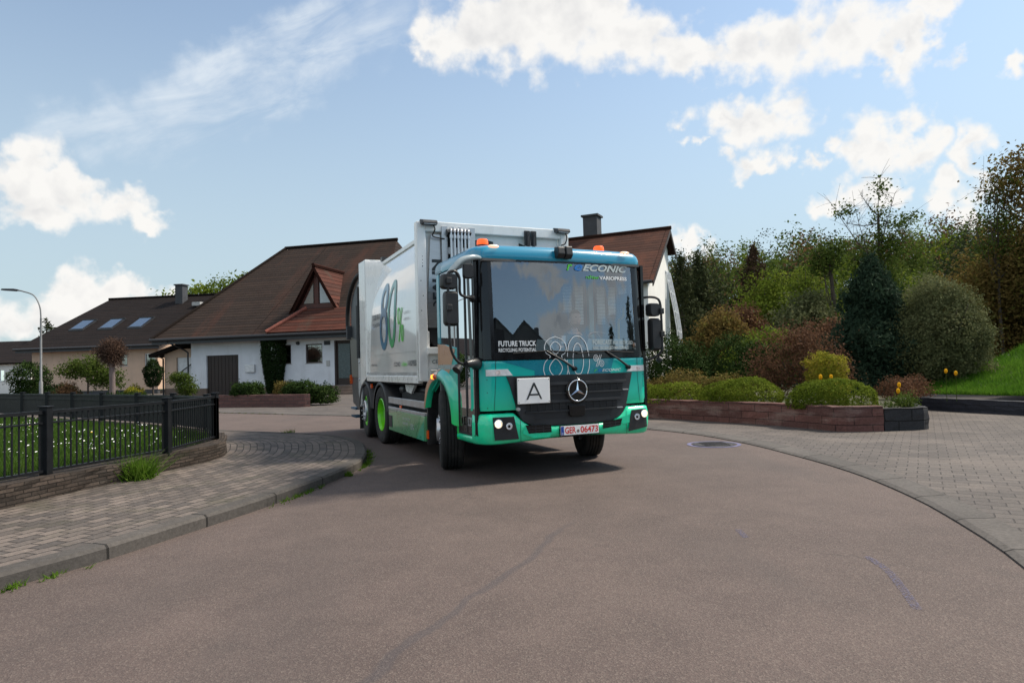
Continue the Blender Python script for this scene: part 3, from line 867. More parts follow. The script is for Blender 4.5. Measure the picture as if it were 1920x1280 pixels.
def roof_quad(mb, a, b, c, d, mi=0, th=0.14):
    """a,b on the eave, c,d on the ridge (c above b)"""
    a, b, c, d = map(Vector, (a, b, c, d)); e = (b - a).normalized()
    n = (b - a).cross(d - a).normalized(); s_ = n.cross(e)
    uv = [((p - a).dot(e), (p - a).dot(s_)) for p in (a, b, c, d)]
    lo = [p - n * th for p in (a, b, c, d)]
    mb.quad(a, b, c, d, mi, uv)
    mb.quad(*lo[::-1], mi)
    for i in range(4):
        j = (i + 1) % 4; P = (a, b, c, d)
        mb.quad(lo[i], lo[j], P[j], P[i], mi)


def window(parent, x0, x1, z0, z1, y, frame=M_FRAME, mull=1, sill=True, depth=.08, curtain=True, shutter=False):
    w = .07
    mb = MB()
    mb.box(x0, x1, y, y + depth, z1 - w, z1); mb.box(x0, x1, y, y + depth, z0, z0 + w)
    mb.box(x0, x0 + w, y, y + depth, z0 + w, z1 - w); mb.box(x1 - w, x1, y, y + depth, z0 + w, z1 - w)
    for k in range(1, mull + 1):
        x = x0 + (x1 - x0) * k / (mull + 1); mb.box(x - w * .5, x + w * .5, y + .004, y + depth - .004, z0 + w, z1 - w)
    f = mb.build('window', frame, parent)
    p = MB(); p.quad((x0 + w, y + .05, z0 + w), (x1 - w, y + .05, z0 + w), (x1 - w, y + .05, z1 - w), (x0 + w, y + .05, z1 - w)); p.build('pane', M_WIN, f)
    if curtain:
        p = MB(); xs_ = np.linspace(x0 + w, x1 - w, 24)
        r = [[(float(a), y + .16 + .02 * math.sin(i * 1.9), zz) for i, a in enumerate(xs_)] for zz in (z0 + .06, z1 - .1)]
        p.grid(r); p.build('curtain', M_CURT, f)
    else:
        p = MB(); p.box(x0 + .02, x1 - .02, y + .12, y + .14, z0, z1); p.build('dark_backing', M_DARK, f)  # dark sheet behind the pane stands for the unlit room
    if sill:
        s_ = MB(); s_.box(x0 - .06, x1 + .06, y - .07, y + .02, z0 - .05, z0 - .003); s_.build('sill', M_GREY, f)
    return f


def wall_holes(mb, x0, x1, z0, z1, y, holes, th=.3, mi=0):
    """front wall facing -y with rectangular openings (non-overlapping in x)"""
    xs_ = sorted({x0, x1, *[h[0] for h in holes], *[h[1] for h in holes]})
    for a, b in zip(xs_, xs_[1:]):
        hs = sorted([h for h in holes if h[0] <= a + 1e-6 and h[1] >= b - 1e-6], key=lambda h: h[2])
        z = z0
        for h in hs:
            if h[2] > z: mb.box(a, b, y, y + th, z, h[2], mi)
            z = h[3]
        if z < z1: mb.box(a, b, y, y + th, z, z1, mi)


# ---- white house with the long brown roof
hA = thing('white_house', 'white rendered house with a long brown tiled roof and a triangular red dormer', 'house', (-19.87, 40.6, 0), R(-14))
eA, rA, kA = 3.54, 10.4, (10.4 - 3.54) / 9.0
mb = MB(); wall_holes(mb, 0, 12.6, .48, eA + .55, 0, [(1.1, 3.36, .48, 2.48), (5.32, 6.96, 1.82, 2.95), (7.93, 9.02, 1.82, 2.95), (9.79, 10.95, .5, 3.1)])
mb.box(0, .3, .3, 16, .48, eA + .4); mb.box(12.3, 12.6, .3, 16, .48, eA + .4); mb.box(0, 12.6, 15.7, 16, .48, eA + .4)
mb.build('wall', M_WHITE, hA)
mb = MB(); mb.box(-.004, 1.1, -.02, .28, 0, .48); mb.box(3.36, 9.5, -.02, .28, 0, .48); mb.build('plinth', M_PLINTH, hA)
mb = MB()
roof_quad(mb, (-2.0, -1, eA), (13.4, -1, eA), (10.3, 8, rA), (1.6, 8, rA))
roof_quad(mb, (13.4, 17, eA), (-2.0, 17, eA), (1.6, 8, rA), (10.3, 8, rA))
roof_quad(mb, (-2.0, 17, eA), (-2.0, -1, eA), (1.6, 8, rA), (1.6, 8.001, rA))
roof_quad(mb, (13.4, -1, eA), (13.4, 17, eA), (10.3, 8.001, rA), (10.3, 8, rA))
rf = mb.build('roof', M_ROOFA, hA)
mb = MB(); mb.tube([(1.5, 8, rA + .03), (10.4, 8, rA + .03)], .12, 8); mb.tube([(-2.0, -1, eA + .03), (1.6, 8, rA + .05)], .1, 8); mb.build('ridge_tiles', M_ROOFA, rf)
mb = MB(); mb.tube([(-2.05, -1.08, eA - .05), (13.4, -1.08, eA - .05)], .1, 8); mb.box(-2.0, 13.3, -.98, -.9, eA - .32, eA - .14); mb.build('gutter_pipe', M_GUTT, hA)
mb = MB(); mb.box(-1.9, 13.2, -.9, .02, eA - .2, eA - .15); mb.build('soffit', M_BROWN, hA)
mb = MB(); mb.tube(catmull([(-.9, -1.05, eA - .12), (-.75, -.8, eA - .3), (-.25, -.12, eA - .75), (-.16, -.08, eA - 1.2), (-.16, -.08, 0.02)], 5), .05, 8); mb.build('downpipe', M_GUTT, hA)
# red apron roof and dormer
mb = MB()
def rz(y, up=0): return eA + (y + 1) * kA + up
roof_quad(mb, (6.0, -1.05, rz(-1.05, .16)), (13.2, -1.05, rz(-1.05, .16)), (12.6, .85, rz(.85, .16)), (7.5, .85, rz(.85, .16)))
ap = mb.build('apron_roof', M_ROOFR, hA)
mb = MB(); mb.tube([(6.0, -1.05, rz(-1.05, .2)), (7.5, .85, rz(.85, .22))], .12, 8); mb.build('hip_tiles', mat('hip_red', (.19, .055, .036), .8, var=.3, scale=3), ap)
dm = MB(); x0, x1, xm, zb, zt, yf = 6.6, 9.5, 8.03, 5.12, 7.75, 1.1
dm.add([(x0 + .1, yf + .12, zb), (x1 - .1, yf + .12, zb), (xm, yf + .12, zt - .15)], [(0, 1, 2)])
dmo = dm.build('dormer', M_REDWOOD, hA)
mb = MB()
yb = (zt - eA) / kA - 1; ybb = (zb - eA) / kA - 1
roof_quad(mb, (x0 - .22, yf - .25, zb - .28), (x0 - .22, ybb - .4, zb - .28), (xm, yb, zt), (xm, yf - .25, zt), th=.16)
roof_quad(mb, (x1 + .22, ybb - .4, zb - .28), (x1 + .22, yf - .25, zb - .28), (xm, yf - .25, zt), (xm, yb, zt), th=.16)
mb.tube([(xm, yf - .3, zt + .03), (xm, yb, zt + .03)], .11, 8)
mb.build('dormer_roof', M_ROOFR, dmo)
mb = MB()
mb.add([(xm + .22, yf + .06, zb + .35), (x1 - .55, yf + .06, zb + .35), (xm + .22, yf + .06, zt - 1.0)], [(0, 1, 2)])
mb.build('pane', mat('dormer_glass', (.35, .37, .38), .12, spec=.8), dmo)
mb = MB()
mb.add([(x0 + .55, yf + .06, zb + .35), (xm - .22, yf + .06, zb + .35), (xm - .22, yf + .06, zt - 1.0)], [(0, 1, 2)])
mb.build('pane', mat('dormer_glass_warm', (.16, .10, .06), .15, spec=.8), dmo)
mb = MB(); mb.box(x0, x1, yf + .05, yf + .13, zb - .02, zb + .3); mb.box(xm - .14, xm + .14, yf + .04, yf + .13, zb + .3, zt - .5); mb.build('dormer_frame', M_REDWOOD, dmo)
# garage door
gd = MB(); gd.box(1.1, 3.36, .12, .2, 0, 2.48)
for k in range(9): gd.box(1.13 + k * .25, 1.13 + k * .25 + .225, .10, .12, .03, 2.45)
gd.build('garage_door', M_BROWN, hA)
window(hA, 5.32, 6.96, 1.82, 2.95, .06, mull=1); window(hA, 7.93, 9.02, 1.82, 2.95, .06, mull=0)
fd = MB(); fd.box(9.79, 10.95, .12, .2, .5, 3.1); fd.box(9.79, 9.9, .04, .12, .5, 3.1); fd.box(10.84, 10.95, .04, .12, .5, 3.1)
fdo = fd.build('front_door', M_BROWN, hA)
p = MB(); p.box(10.0, 10.75, .10, .12, .9, 2.9); p.build('pane', mat('door_glass', (.06, .085, .09), .25), fdo)
mb = MB(); mb.box(9.4, 12, -1.3, .0, 0, .5); mb.box(9.4, 12, -1.6, -1.3, 0, .33); mb.box(9.4, 12, -1.9, -1.6, 0, .17); mb.build('steps', M_PLINTH, hA)
mb = MB(); mb.box(3.9, 4.55, -.14, 0, 1.38, 1.86); mb.build('meter_box', M_WFRAME, hA, bevel=.04)
mb = MB(); mb.lathe([(0, -.12), (.09, -.1), (.11, 0)], (7.45, -.02, 3.02), 'y', 12); mb.build('wall_lamp', M_GUTT, hA)
mb = MB(); mb.box(9.15, 9.55, -.03, 0, 2.86, 3.1); mb.build('notice_plate', M_DGREY, hA)
mb = MB(); mb.box(9.3, 9.5, -.06, 0, 1.62, 1.95); mb.build('letter_box', M_GREY, hA)

# ---- beige house far left
hC = thing('beige_house', 'beige house with a dark hipped roof and three blue skylights, at far left', 'house', (-31.6, 49, 0), R(-8))
eC, rC = 3.6, 8.0; kC = (rC - eC) / 7.8
mb = MB(); wall_holes(mb, -4.8, 5.6, .35, eC + .3, 0, [(2.5, 3.15, 2.15, 3.0), (4.55, 5.4, 1.85, 3.0)]); mb.box(-4.8, -4.5, .3, 13, .35, eC + .3); mb.box(5.3, 5.6, .3, 13, .35, eC + .3); mb.box(-4.8, 5.6, 12.7, 13, .35, eC + .3); mb.build('wall', M_BEIGE, hC)
mb = MB(); mb.box(-4.75, 5.55, .03, .3, 0, .35); mb.build('plinth', M_DGREY, hC)
mb = MB()
roof_quad(mb, (-5.5, -.85, eC), (6.4, -.85, eC), (6.4, 7, rC), (-4.0, 7, rC)); roof_quad(mb, (6.4, 14, eC), (-5.5, 14, eC), (-4.0, 7, rC), (6.4, 7, rC)); roof_quad(mb, (-5.5, 14, eC), (-5.5, -.85, eC), (-4.0, 7, rC), (-4.0, 7.001, rC))
rf = mb.build('roof', M_ROOFC, hC)
mb = MB(); mb.tube([(-4.1, 7, rC + .03), (6.4, 7, rC + .03)], .11, 8); mb.build('ridge_tiles', M_ROOFC, rf)
ch = MB(); ch.box(3.1, 3.75, 5.6, 6.3, 6.9, 8.75); ch.box(3.02, 3.83, 5.52, 6.38, 8.75, 8.85); ch.build('chimney', M_DGREY, rf)
for xc in (-2.55, -.05, 2.45):
    f = MB(); yy0, yy1 = 1.7, 2.9
    za, zb_ = eC + (yy0 + .85) * kC + .08, eC + (yy1 + .85) * kC + .08
    f.add([(xc - .62, yy0 - .1, za - .04), (xc + .62, yy0 - .1, za - .04), (xc + .62, yy1 + .15, zb_ + .1), (xc - .62, yy1 + .15, zb_ + .1), (xc - .62, yy0 - .1, za - .22), (xc + .62, yy0 - .1, za - .22), (xc + .62, yy1 + .15, zb_ - .12), (xc - .62, yy1 + .15, zb_ - .12)], [(0, 1, 2, 3), (0, 4, 5, 1), (1, 5, 6, 2), (3, 2, 6, 7), (0, 3, 7, 4)])
    f.box(xc - .62, xc + .62, yy1 + .1, yy1 + .3, zb_ + .05, zb_ + .2)
    fo = f.build('skylight', M_GUTT, hC)
    p = MB(); p.quad((xc - .5, yy0, za + .045), (xc + .5, yy0, za + .045), (xc + .5, yy1, zb_ + .09), (xc - .5, yy1, zb_ + .09)); p.build('pane', mat('skylight_glass', (.05, .08, .13), .03, spec=1.0, coat=1.0), fo)
mb = MB(); yq = 5.0; mb.box(5.2, 5.9, yq - .3, yq + .2, eC + (yq + .85) * kC, eC + (yq + .85) * kC + .3); mb.build('roof_hatch', M_GREY, hC)
mb = MB(); mb.tube([(-5.5, -.92, eC - .05), (6.4, -.92, eC - .05)], .09, 8); mb.box(-5.4, 6.3, -.84, -.78, eC - .3, eC - .12); mb.build('gutter_pipe', M_GUTT, hC)
window(hC, 2.5, 3.15, 2.15, 3.0, .06, mull=0, curtain=False); window(hC, 4.55, 5.4, 1.85, 3.0, .06, M_WFRAME, mull=0)

# ---- beige garage annex between the two
hN = thing('garage_annex', 'small beige annex with a white garage door, between the beige and the white house', 'garage', (-22.2, 41.9, 0), R(-11))
mb = MB(); wall_holes(mb, 0, 2.6, .5, 3.0, 0, [(.85, 2.15, .5, 2.45)]); mb.box(0, .25, .3, 5, .5, 2.6); mb.build('wall', M_BEIGE, hN)
mb = MB(); mb.box(0, .85, -.02, .25, 0, .5); mb.box(.85, 2.6, .0, .25, 0, .5); mb.build('plinth', M_PLINTH, hN)
mb = MB(); roof_quad(mb, (-.7, 5, 2.68), (-.7, -.6, 2.68), (2.7, -.6, 3.72), (2.7, 5, 3.72), th=.2); mb.build('roof', M_ROOFC, hN)
mb = MB(); mb.box(.85, 2.15, .12, .2, .5, 2.45)
for k in range(8): mb.box(.87, 2.13, .10, .12, .53 + k * .24, .53 + k * .24 + .215)
mb.build('garage_door', M_WFRAME, hN)
mb = MB(); mb.tube([(.85, -.05, 1.3), (2.1, -.06, 2.1)], .035, 6); mb.build('handrail', M_GUTT, hN)
mb = MB(); mb.tube([(-.02, -.5, 2.55), (-.02, -.1, 2.4), (-.02, -.1, .05)], .05, 8); mb.build('downpipe', M_GUTT, hN)

# ---- white house at the left edge
hD = thing('white_cottage', 'white house with a low dark roof at the left edge of the photo', 'house', (-58, 62, 0), R(-4))
mb = MB(); wall_holes(mb, 0, 13.2, 0, 3.1, 0, [(9.6, 10.6, 1.2, 2.3)]); mb.box(12.9, 13.2, .3, 9, 0, 3.1); mb.build('wall', M_WHITEB, hD)
mb = MB(); roof_quad(mb, (-.5, -.6, 2.9), (13.7, -.6, 2.9), (13.7, 4.6, 5.2), (-.5, 4.6, 5.2)); roof_quad(mb, (13.7, 9.6, 2.9), (-.5, 9.6, 2.9), (-.5, 4.6, 5.2), (13.7, 4.6, 5.2)); mb.build('roof', M_ROOFC, hD)
window(hD, 9.6, 10.6, 1.2, 2.3, .06, M_WFRAME)

# ---- gabled house right of the truck
hB = thing('gable_house', 'white gabled house with a red-brown roof and dark chimney, right behind the truck cab', 'house', (9.45, 40, 0), R(-26))
eB, rB, wB = 5.75, 9.45, 4.25; kB = (rB - eB) / (wB + .45)
yR, eR = 1.05, 8.35
mb = MB(); mb.prism([(-wB, 0), (yR, 0), (yR, eR + .1), (0, rB - .18), (-wB, eB + .3)], -.3, 0, 'x')
mb.box(-13, -.3, -wB, -wB + .3, 0, eB + .3); mb.box(-13, -.3, yR - .3, yR, 0, eR + .1); mb.prism([(-wB, 0), (yR, 0), (yR, eR + .1), (0, rB - .18), (-wB, eB + .3)], -13.3, -13, 'x')
mb.build('wall', M_WHITEB, hB)
mb = MB()
roof_quad(mb, (-13.8, -wB - .55, eB), (.45, -wB - .55, eB), (.45, 0, rB), (-13.8, 0, rB)); roof_quad(mb, (.45, yR + .4, 8.1), (-13.8, yR + .4, 8.1), (-13.8, 0, rB), (.45, 0, rB))
rf = mb.build('roof', M_ROOFB, hB)
mb = MB(); mb.tube([(-13.8, 0, rB + .03), (.5, 0, rB + .03)], .12, 8); mb.build('ridge_tiles', M_ROOFB, rf)
for s_ in (-1, 1):
    ye, ze = (-wB - .55, eB) if s_ < 0 else (yR + .4, 8.1)
    mb = MB(); mb.add([(.46, 0, rB - .02), (.46, ye, ze - .02), (.46, ye, ze - .3), (.46, 0, rB - .32), (.40, 0, rB - .02), (.40, ye, ze - .02), (.40, ye, ze - .3), (.40, 0, rB - .32)], [(0, 1, 2, 3), (4, 7, 6, 5), (3, 2, 6, 7), (1, 5, 6, 2)]); mb.build('barge_board', M_BROWN, rf)
ch = MB(); ch.box(-5.2, -4.25, .1, 1.0, rB - 1.2, 10.85); ch.box(-5.3, -4.15, 0, 1.1, 10.85, 10.97); ch.build('chimney', M_DGREY, rf)
mb = MB(); mb.tube([(-13.8, -wB - .62, eB - .05), (.4, -wB - .62, eB - .05)], .1, 8); mb.build('gutter_pipe', M_GUTT, hB)
mb = MB(); mb.box(-2.2, -.8, -wB - .02, -wB + .02, 2.2, 5.2); mb.build('shutter', M_GUTT, hB)
wg = MB(); CY = (.15, .6, 1.0, 1.4); CP = [(.02, 6.9), (.25, 5.6), (.45, 4.4), (.6, 3.2), (.62, 0)]
for y in CY: wg.tube([(x, y, z) for x, z in CP], .035, 5)
for (x, z) in CP[1:4] + [(.61, 1.6)]: wg.tube([(x, CY[0], z), (x, CY[-1], z - .1)], .03, 5)
wo = wg.build('conservatory', M_WFRAME, hB)
p = MB()
for a, b in zip(CY, CY[1:]):
    for (xa, za), (xb, zb_) in zip(CP, CP[1:]): p.quad((xa, a, za), (xb, a, zb_), (xb, b, zb_), (xa, b, za))
p.build('pane', glass('conservatory_glass', .25, (.75, .8, .82)), wo)

# ---- garden wall before the white house, lamp post
o = loft_wall([(-12.2, 26.1), (-11.6, 26.0), (-9.5, 25.2), (-7.9, 24.55), (-7.6, 24.6)], .3, 0.02, .5, 'brick_wall', M_BRICKF, .004, 1)
tag(o, 'low pink brick garden wall in front of the white house', 'wall')
M_GALV = mat('galvanised', (.22, .225, .23), .6, .3, var=.12, scale=5)
lp_ = thing('street_lamp', 'grey street lamp with a curved arm in front of the beige house', 'street lamp', (-23.7, 33, 0))
mb = MB(); mb.tube([(0, 0, 0), (0, 0, 1.2), (0, 0, 1.25), (0, 0, 4.4)], [.085, .085, .055, .045], 10); mb.tube(catmull([(0, 0, 4.4), (-.06, 0, 5.0), (-.35, 0, 5.55), (-.9, 0, 5.78), (-1.15, 0, 5.83)], 6), .033, 8); mb.build('pole', M_GALV, lp_)
mb = MB(); mb.prism([(-1.95, 5.86), (-1.9, 5.94), (-1.3, 5.92), (-1.1, 5.86), (-1.3, 5.80)], -.13, .13, 'y'); mb.build('lamp_head', M_DGREY, lp_, bevel=.02)

# ---- dark houses and pines behind the camera, mirrored in the windscreen
hR = thing('dark_house', 'dark brown gabled house across the street, mirrored in the windscreen', 'house', (19.5, -17, 0), R(-43))
mb = MB(); mb.prism([(-8, 0), (8, 0), (8, 4.2), (2.4, 7.0), (0.7, 6.2), (-1.6, 7.4), (-8, 4.0)], 0, 9, 'x')
mb.build('wall', M_BROWN, hR)
mb = MB()
for a, b in (((-8.5, 3.8), (-1.6, 7.5)), ((-1.6, 7.5), (.7, 6.3)), ((.7, 6.3), (2.4, 7.1)), ((2.4, 7.1), (8.5, 4.0))):
    mb.quad((-.5, a[0], a[1] + .1), (-.5, b[0], b[1] + .1), (9.5, b[0], b[1] + .1), (9.5, a[0], a[1] + .1))
mb.build('roof', M_ROOFC, hR)
mb = MB(); mb.box(3, 3.8, 3.6, 4.3, 4, 7.2); mb.build('chimney', M_DGREY, hR)

# ------------------------------------------------------------------ the refuse truck (local frame: x to picture right, y to the rear, z up)
def paint_grad(name, stops, rough=0.28, coat=0.8, metal=0.0):
    """vehicle paint whose livery colour changes with height on the body (stops: z, colour)"""
    m = bpy.data.materials.new(name); m.use_nodes = True
    nt = m.node_tree; b = nt.nodes['Principled BSDF']
    tc = nt.nodes.new('ShaderNodeTexCoord'); sp = nt.nodes.new('ShaderNodeSeparateXYZ'); nt.links.new(tc.outputs['Object'], sp.inputs[0])
    z0, z1 = stops[0][0], stops[-1][0]
    f = (X(nt, sp.outputs[2]) - z0) / (z1 - z0)
    rp = nt.nodes.new('ShaderNodeValToRGB'); nt.links.new(f.k, rp.inputs[0]); e = rp.color_ramp.elements
    e[0].position = 0; e[0].color = (*stops[0][1], 1); e[1].position = 1; e[1].color = (*stops[-1][1], 1)
    for z, c in stops[1:-1]:
        k = e.new((z - z0) / (z1 - z0)); k.color = (*c, 1)
    nz = noise(nt, tc.outputs['Object'], 3, 4, .6)
    col = mixc(nt, smooth(X(nt, nz.outputs[0]), .4, .85) * .05, rp.outputs[0], (.12, .11, .10))
    dz_ = smooth(X(nt, sp.outputs[2]), 1.0, .4) * smooth(X(nt, noise(nt, tc.outputs['Object'], 7, 5, .65).outputs[0]), .4, .75) * .22
    col = mixc(nt, dz_, col, (.14, .12, .10))
    nt.links.new(col, b.inputs['Base Color'])
    b.inputs['Roughness'].default_value = rough; b.inputs['Coat Weight'].default_value = coat; b.inputs['Coat Roughness'].default_value = .03
    b.inputs['Metallic'].default_value = metal
    return m


C_TEAL, C_GREEN, C_BLUE, C_LIME = lin(8, 150, 142), lin(26, 190, 138), lin(20, 120, 165), lin(60, 200, 85)
P_FRONT = paint_grad('livery_front', [(.40, lin(20, 225, 165)), (.85, lin(10, 214, 170)), (1.0, lin(2, 200, 172)), (1.42, lin(0, 178, 175))])
P_BUMP = paint_grad('livery_bumper', [(.40, lin(18, 232, 168)), (.9, lin(14, 228, 172))])
P_SIDE = paint_grad('livery_side', [(.42, lin(60, 225, 75)), (.62, lin(30, 218, 110)), (.95, lin(5, 200, 150)), (1.3, lin(0, 180, 168)), (1.5, lin(0, 172, 175))])
P_ROOF = paint_grad('livery_roof', [(2.5, lin(60, 150, 165)), (2.68, lin(0, 138, 172)), (2.85, lin(0, 126, 164))])
P_DARKT = mat('livery_dark_teal', lin(0, 128, 146), .28, coat=.8, var=.03)
P_FAC1 = mat('livery_facet', lin(5, 205, 155), .28, coat=.8, var=.03)
P_TAN = mat('livery_tan', lin(196, 152, 122), .3, coat=.7, var=.05)
P_STRIPE = mat('livery_stripe', lin(160, 172, 172), .3, coat=.7, var=.03)
P_WHITE = mat('body_white', (.88, .89, .88), .16, coat=1.0, var=.035, scale=1.2, spec=.6)
P_WFLAT = mat('frame_white', (.88, .88, .86), .3, coat=.5, var=.05, scale=3)
M_BLK = mat('black_plastic', (.014, .015, .017), .45, var=.2, scale=10)
M_BLKG = mat('black_gloss', (.008, .008, .009), .15, var=.1, coat=.1, spec=.35)
M_GRILL = mat('grille_plastic', (.022, .024, .028), .42, var=.2, scale=8)
M_RUB = mat('rubber', (.016, .016, .016), .85, var=.3, scale=14, bump=.3, bscale=90)
M_CHAS = mat('chassis_black', (.010, .010, .011), .7, var=.3, scale=6)
M_STEEL = mat('brushed_steel', (.50, .50, .50), .32, .85, var=.1, scale=4, stretch=(1, 1, 14))
M_ALU = mat('aluminium', (.60, .61, .63), .34, .8, var=.1, scale=6)
M_CHROME = mat('chrome', (.85, .86, .88), .05, 1.0, var=.02)
M_LIME = mat('lime_rim', lin(120, 225, 30), .35, coat=.6, var=.05)
M_RIM = mat('rim_grey', (.33, .34, .36), .35, .7, var=.15, scale=8)
M_ORANGE = mat('amber_lens', (.85, .10, .01), .15, var=.05, coat=1.0)
M_LENSW = mat('clear_lens', (.84, .83, .83), .1, var=.15, scale=18, coat=1.0)
M_PLATE = mat('plate_white', (.86, .86, .85), .35, var=.03)
M_RED = mat('plate_red', (.62, .02, .02), .5, var=.03)
M_EUB = mat('plate_blue', (.01, .06, .35), .4, var=.03)
M_TXTW = mat('decal_white', (.82, .84, .84), .4, var=.02)
M_TXTG = mat('decal_pale', (.50, .56, .55), .4, var=.02)
M_TXTK = mat('decal_black', (.02, .025, .03), .4, var=.05)
M_GRN = mat('decal_green', lin(80, 200, 40), .4, var=.03)
M_BLU = mat('decal_blue', lin(30, 120, 200), .4, var=.03)
M_INT = mat('cab_interior', (.035, .037, .04), .7, var=.2, scale=5)
M_INTL = mat('cab_lining', (.13, .13, .127), .8, var=.1, scale=3)
M_SEAT = mat('seat_fabric', (.03, .032, .036), .9, var=.2, scale=20)
M_YEL = mat('yellow_rail', (.62, .33, .02), .4, var=.05)
G_WS = glass('windscreen_glass', .155, (.93, .95, .95), gcol=(.80, .90, 1.0))
G_DOOR = glass('door_glass_tinted', .62, (.7, .72, .74))
G_SIDE = glass('side_glass', .35, (.75, .77, .78))

grime(P_WHITE, .14, (.36, .34, .31)); grime(P_WFLAT, .22, (.34, .32, .29)); grime(M_ALU, .3, (.2, .18, .16)); grime(M_RUB, .5, (.075, .065, .055), (1, 1, 1), 5, .45, .75); grime(M_BLK, .35, (.06, .052, .045), (1, 1, 1), 3)
TR = thing('refuse_truck', 'teal and white refuse truck with black grille, driving towards the camera on the road', 'truck', (0.12, 9.38, 0), R(24))


def fy(x, z):
    """front skin of the cab"""
    a = abs(x)
    if a <= 1.03: y = -1.475 + .055 * (a / 1.03) ** 2
    else:
        t = min(1.0, (a - 1.03) / .17); y = -1.42 + .27 * (1 - math.sqrt(max(0, 1 - t * t)))
    return y + max(0, z - 1.42) * .055


def front_x(n=25): return [-1.03 + 2.06 * i / (n - 1) for i in range(n)]
def corner_x(s, n=9): return [s * (1.03 + .17 * math.sin(math.pi / 2 * i / (n - 1))) for i in range(n)]


def skin(xs, zs, d=0.0): return [[(x, fy(x, z) + d, z) for x in xs] for z in zs]
FN = lambda d: (lambda a, b: (a, fy(a, b) - d, b))


def solid_skin(xs, zs, th=.02):
    mb = MB(); r = skin(xs, zs); mb.grid(r)
    return mb


# windscreen and its lettering
zsw = [1.435 + (2.655 - 1.435) * i / 10 for i in range(11)]
mb = MB(); mb.grid(skin(front_x(), zsw)); ws = mb.build('windscreen', G_WS, TR)
mb = MB()
for z0, z1 in ((1.425, 1.52), (2.60, 2.668)): mb.grid(skin(front_x(), [z0, z1], -.004))
for s in (-1, 1): mb.grid(skin([s * .985, s * 1.008, s * 1.03], [1.52, 2.0, 2.60], -.004))
mb.build('screen_border', M_BLKG, ws)
LET = FN(.010)
def letters(name, parent, m, items):
    for (body, x, z, size, kw) in items:
        kw = dict(kw); fn = kw.pop('fn', LET); mb = MB()
        put_text(mb, body, size, (lambda a, b, x=x, z=z, fn=fn: fn(x + a, z + b)), **kw)
        mb.build(name, m, parent, fix=False)
letters('lettering', ws, M_TXTW, [('FUTURE TRUCK', -.945, 1.588, .088, dict(xs=.74, bold=.02, fit=.475)), ('RECYCLING POTENTIAL', -.945, 1.522, .058, dict(xs=.7, bold=.018, fit=.475)),
    ('VARIOPRESS', .475, 2.415, .062, dict(bold=.03, fit=.43))])
letters('lettering', ws, M_TXTG, [('FORECAST', .31, 1.592, .082, dict(bold=.016, fit=.29)), ('FOR RECYCLED', .62, 1.592, .06, dict(bold=.014, fit=.31)), ('AND BIOBASED MATERIALS', .31, 1.53, .058, dict(bold=.014, fit=.55))])
letters('lettering', ws, M_GRN, [('reNew', .27, 2.42, .062, dict(bold=.01, fit=.19)), ('r', -.005, 2.52, .155, dict(bold=.02, shear=.3, fit=.085))])
letters('lettering', ws, M_BLU, [('e', .09, 2.52, .155, dict(bold=.02, shear=.3, fit=.12))])
letters('lettering', ws, M_TXTG, [('ECONIC', .225, 2.52, .115, dict(bold=.035, shear=.35, fit=.69))])
# outlined figures running from the glass down on to the panel
eight_o = [(-.215, 1.695), (-.115, 1.655), (-.07, 1.575), (-.085, 1.50), (-.14, 1.455), (-.075, 1.39), (-.055, 1.30), (-.075, 1.225)]
eight_l = [(-.215, 1.695), (-.315, 1.655), (-.36, 1.575), (-.345, 1.50), (-.29, 1.455), (-.36, 1.39), (-.385, 1.30), (-.365, 1.225)]
hole_u = [(-.215, 1.635), (-.15, 1.585), (-.155, 1.535), (-.215, 1.485), (-.275, 1.535), (-.28, 1.585)]
hole_l = [(-.22, 1.425), (-.15, 1.36), (-.135, 1.30), (-.17, 1.24), (-.22, 1.225), (-.27, 1.24), (-.305, 1.30), (-.29, 1.36)]
zero_o = [(-.035, 1.225), (-.06, 1.32), (-.06, 1.45), (-.03, 1.60), (.03, 1.68), (.09, 1.70), (.15, 1.68), (.215, 1.60), (.245, 1.45), (.245, 1.32), (.215, 1.225)]
zero_i = [(.09, 1.61), (.135, 1.57), (.16, 1.45), (.16, 1.34), (.13, 1.25), (.09, 1.235), (.05, 1.25), (.02, 1.34), (.02, 1.45), (.045, 1.57)]
def outline_fig(lo, hi):
    mb = MB()
    def seg(P, closed):
        q = catmull(P, 7, closed)
        if closed: q = q + [q[0]]
        run = []
        for p in q:
            if lo <= p[1] <= hi: run.append(p)
            else:
                if len(run) > 1: ribbon(run, .0085, FN(.011), mb)
                run = []
        if len(run) > 1: ribbon(run, .0085, FN(.011), mb)
    for P, c in ((eight_o, 0), (eight_l, 0), (hole_u, 1), (hole_l, 1), (zero_o, 0), (zero_i, 1)): seg(P, c)
    if lo < 1.4:
        for cx, cz in ((.345, 1.425), (.43, 1.355)):
            q = [(cx + .032 * math.cos(a) , cz + .038 * math.sin(a)) for a in np.linspace(0, 6.2832, 20)]; ribbon(q, .007, FN(.011), mb)
            q = [(cx + .012 * math.cos(a) , cz + .018 * math.sin(a)) for a in np.linspace(0, 6.2832, 14)]; ribbon(q, .006, FN(.011), mb)
        for dx in (-.012, .012): ribbon([(.355 + dx, 1.315), (.42 + dx, 1.465)], .006, FN(.011), mb)
    return mb
outline_fig(1.432, 1.72).build('outline_figures', M_TXTW, ws, fix=False)

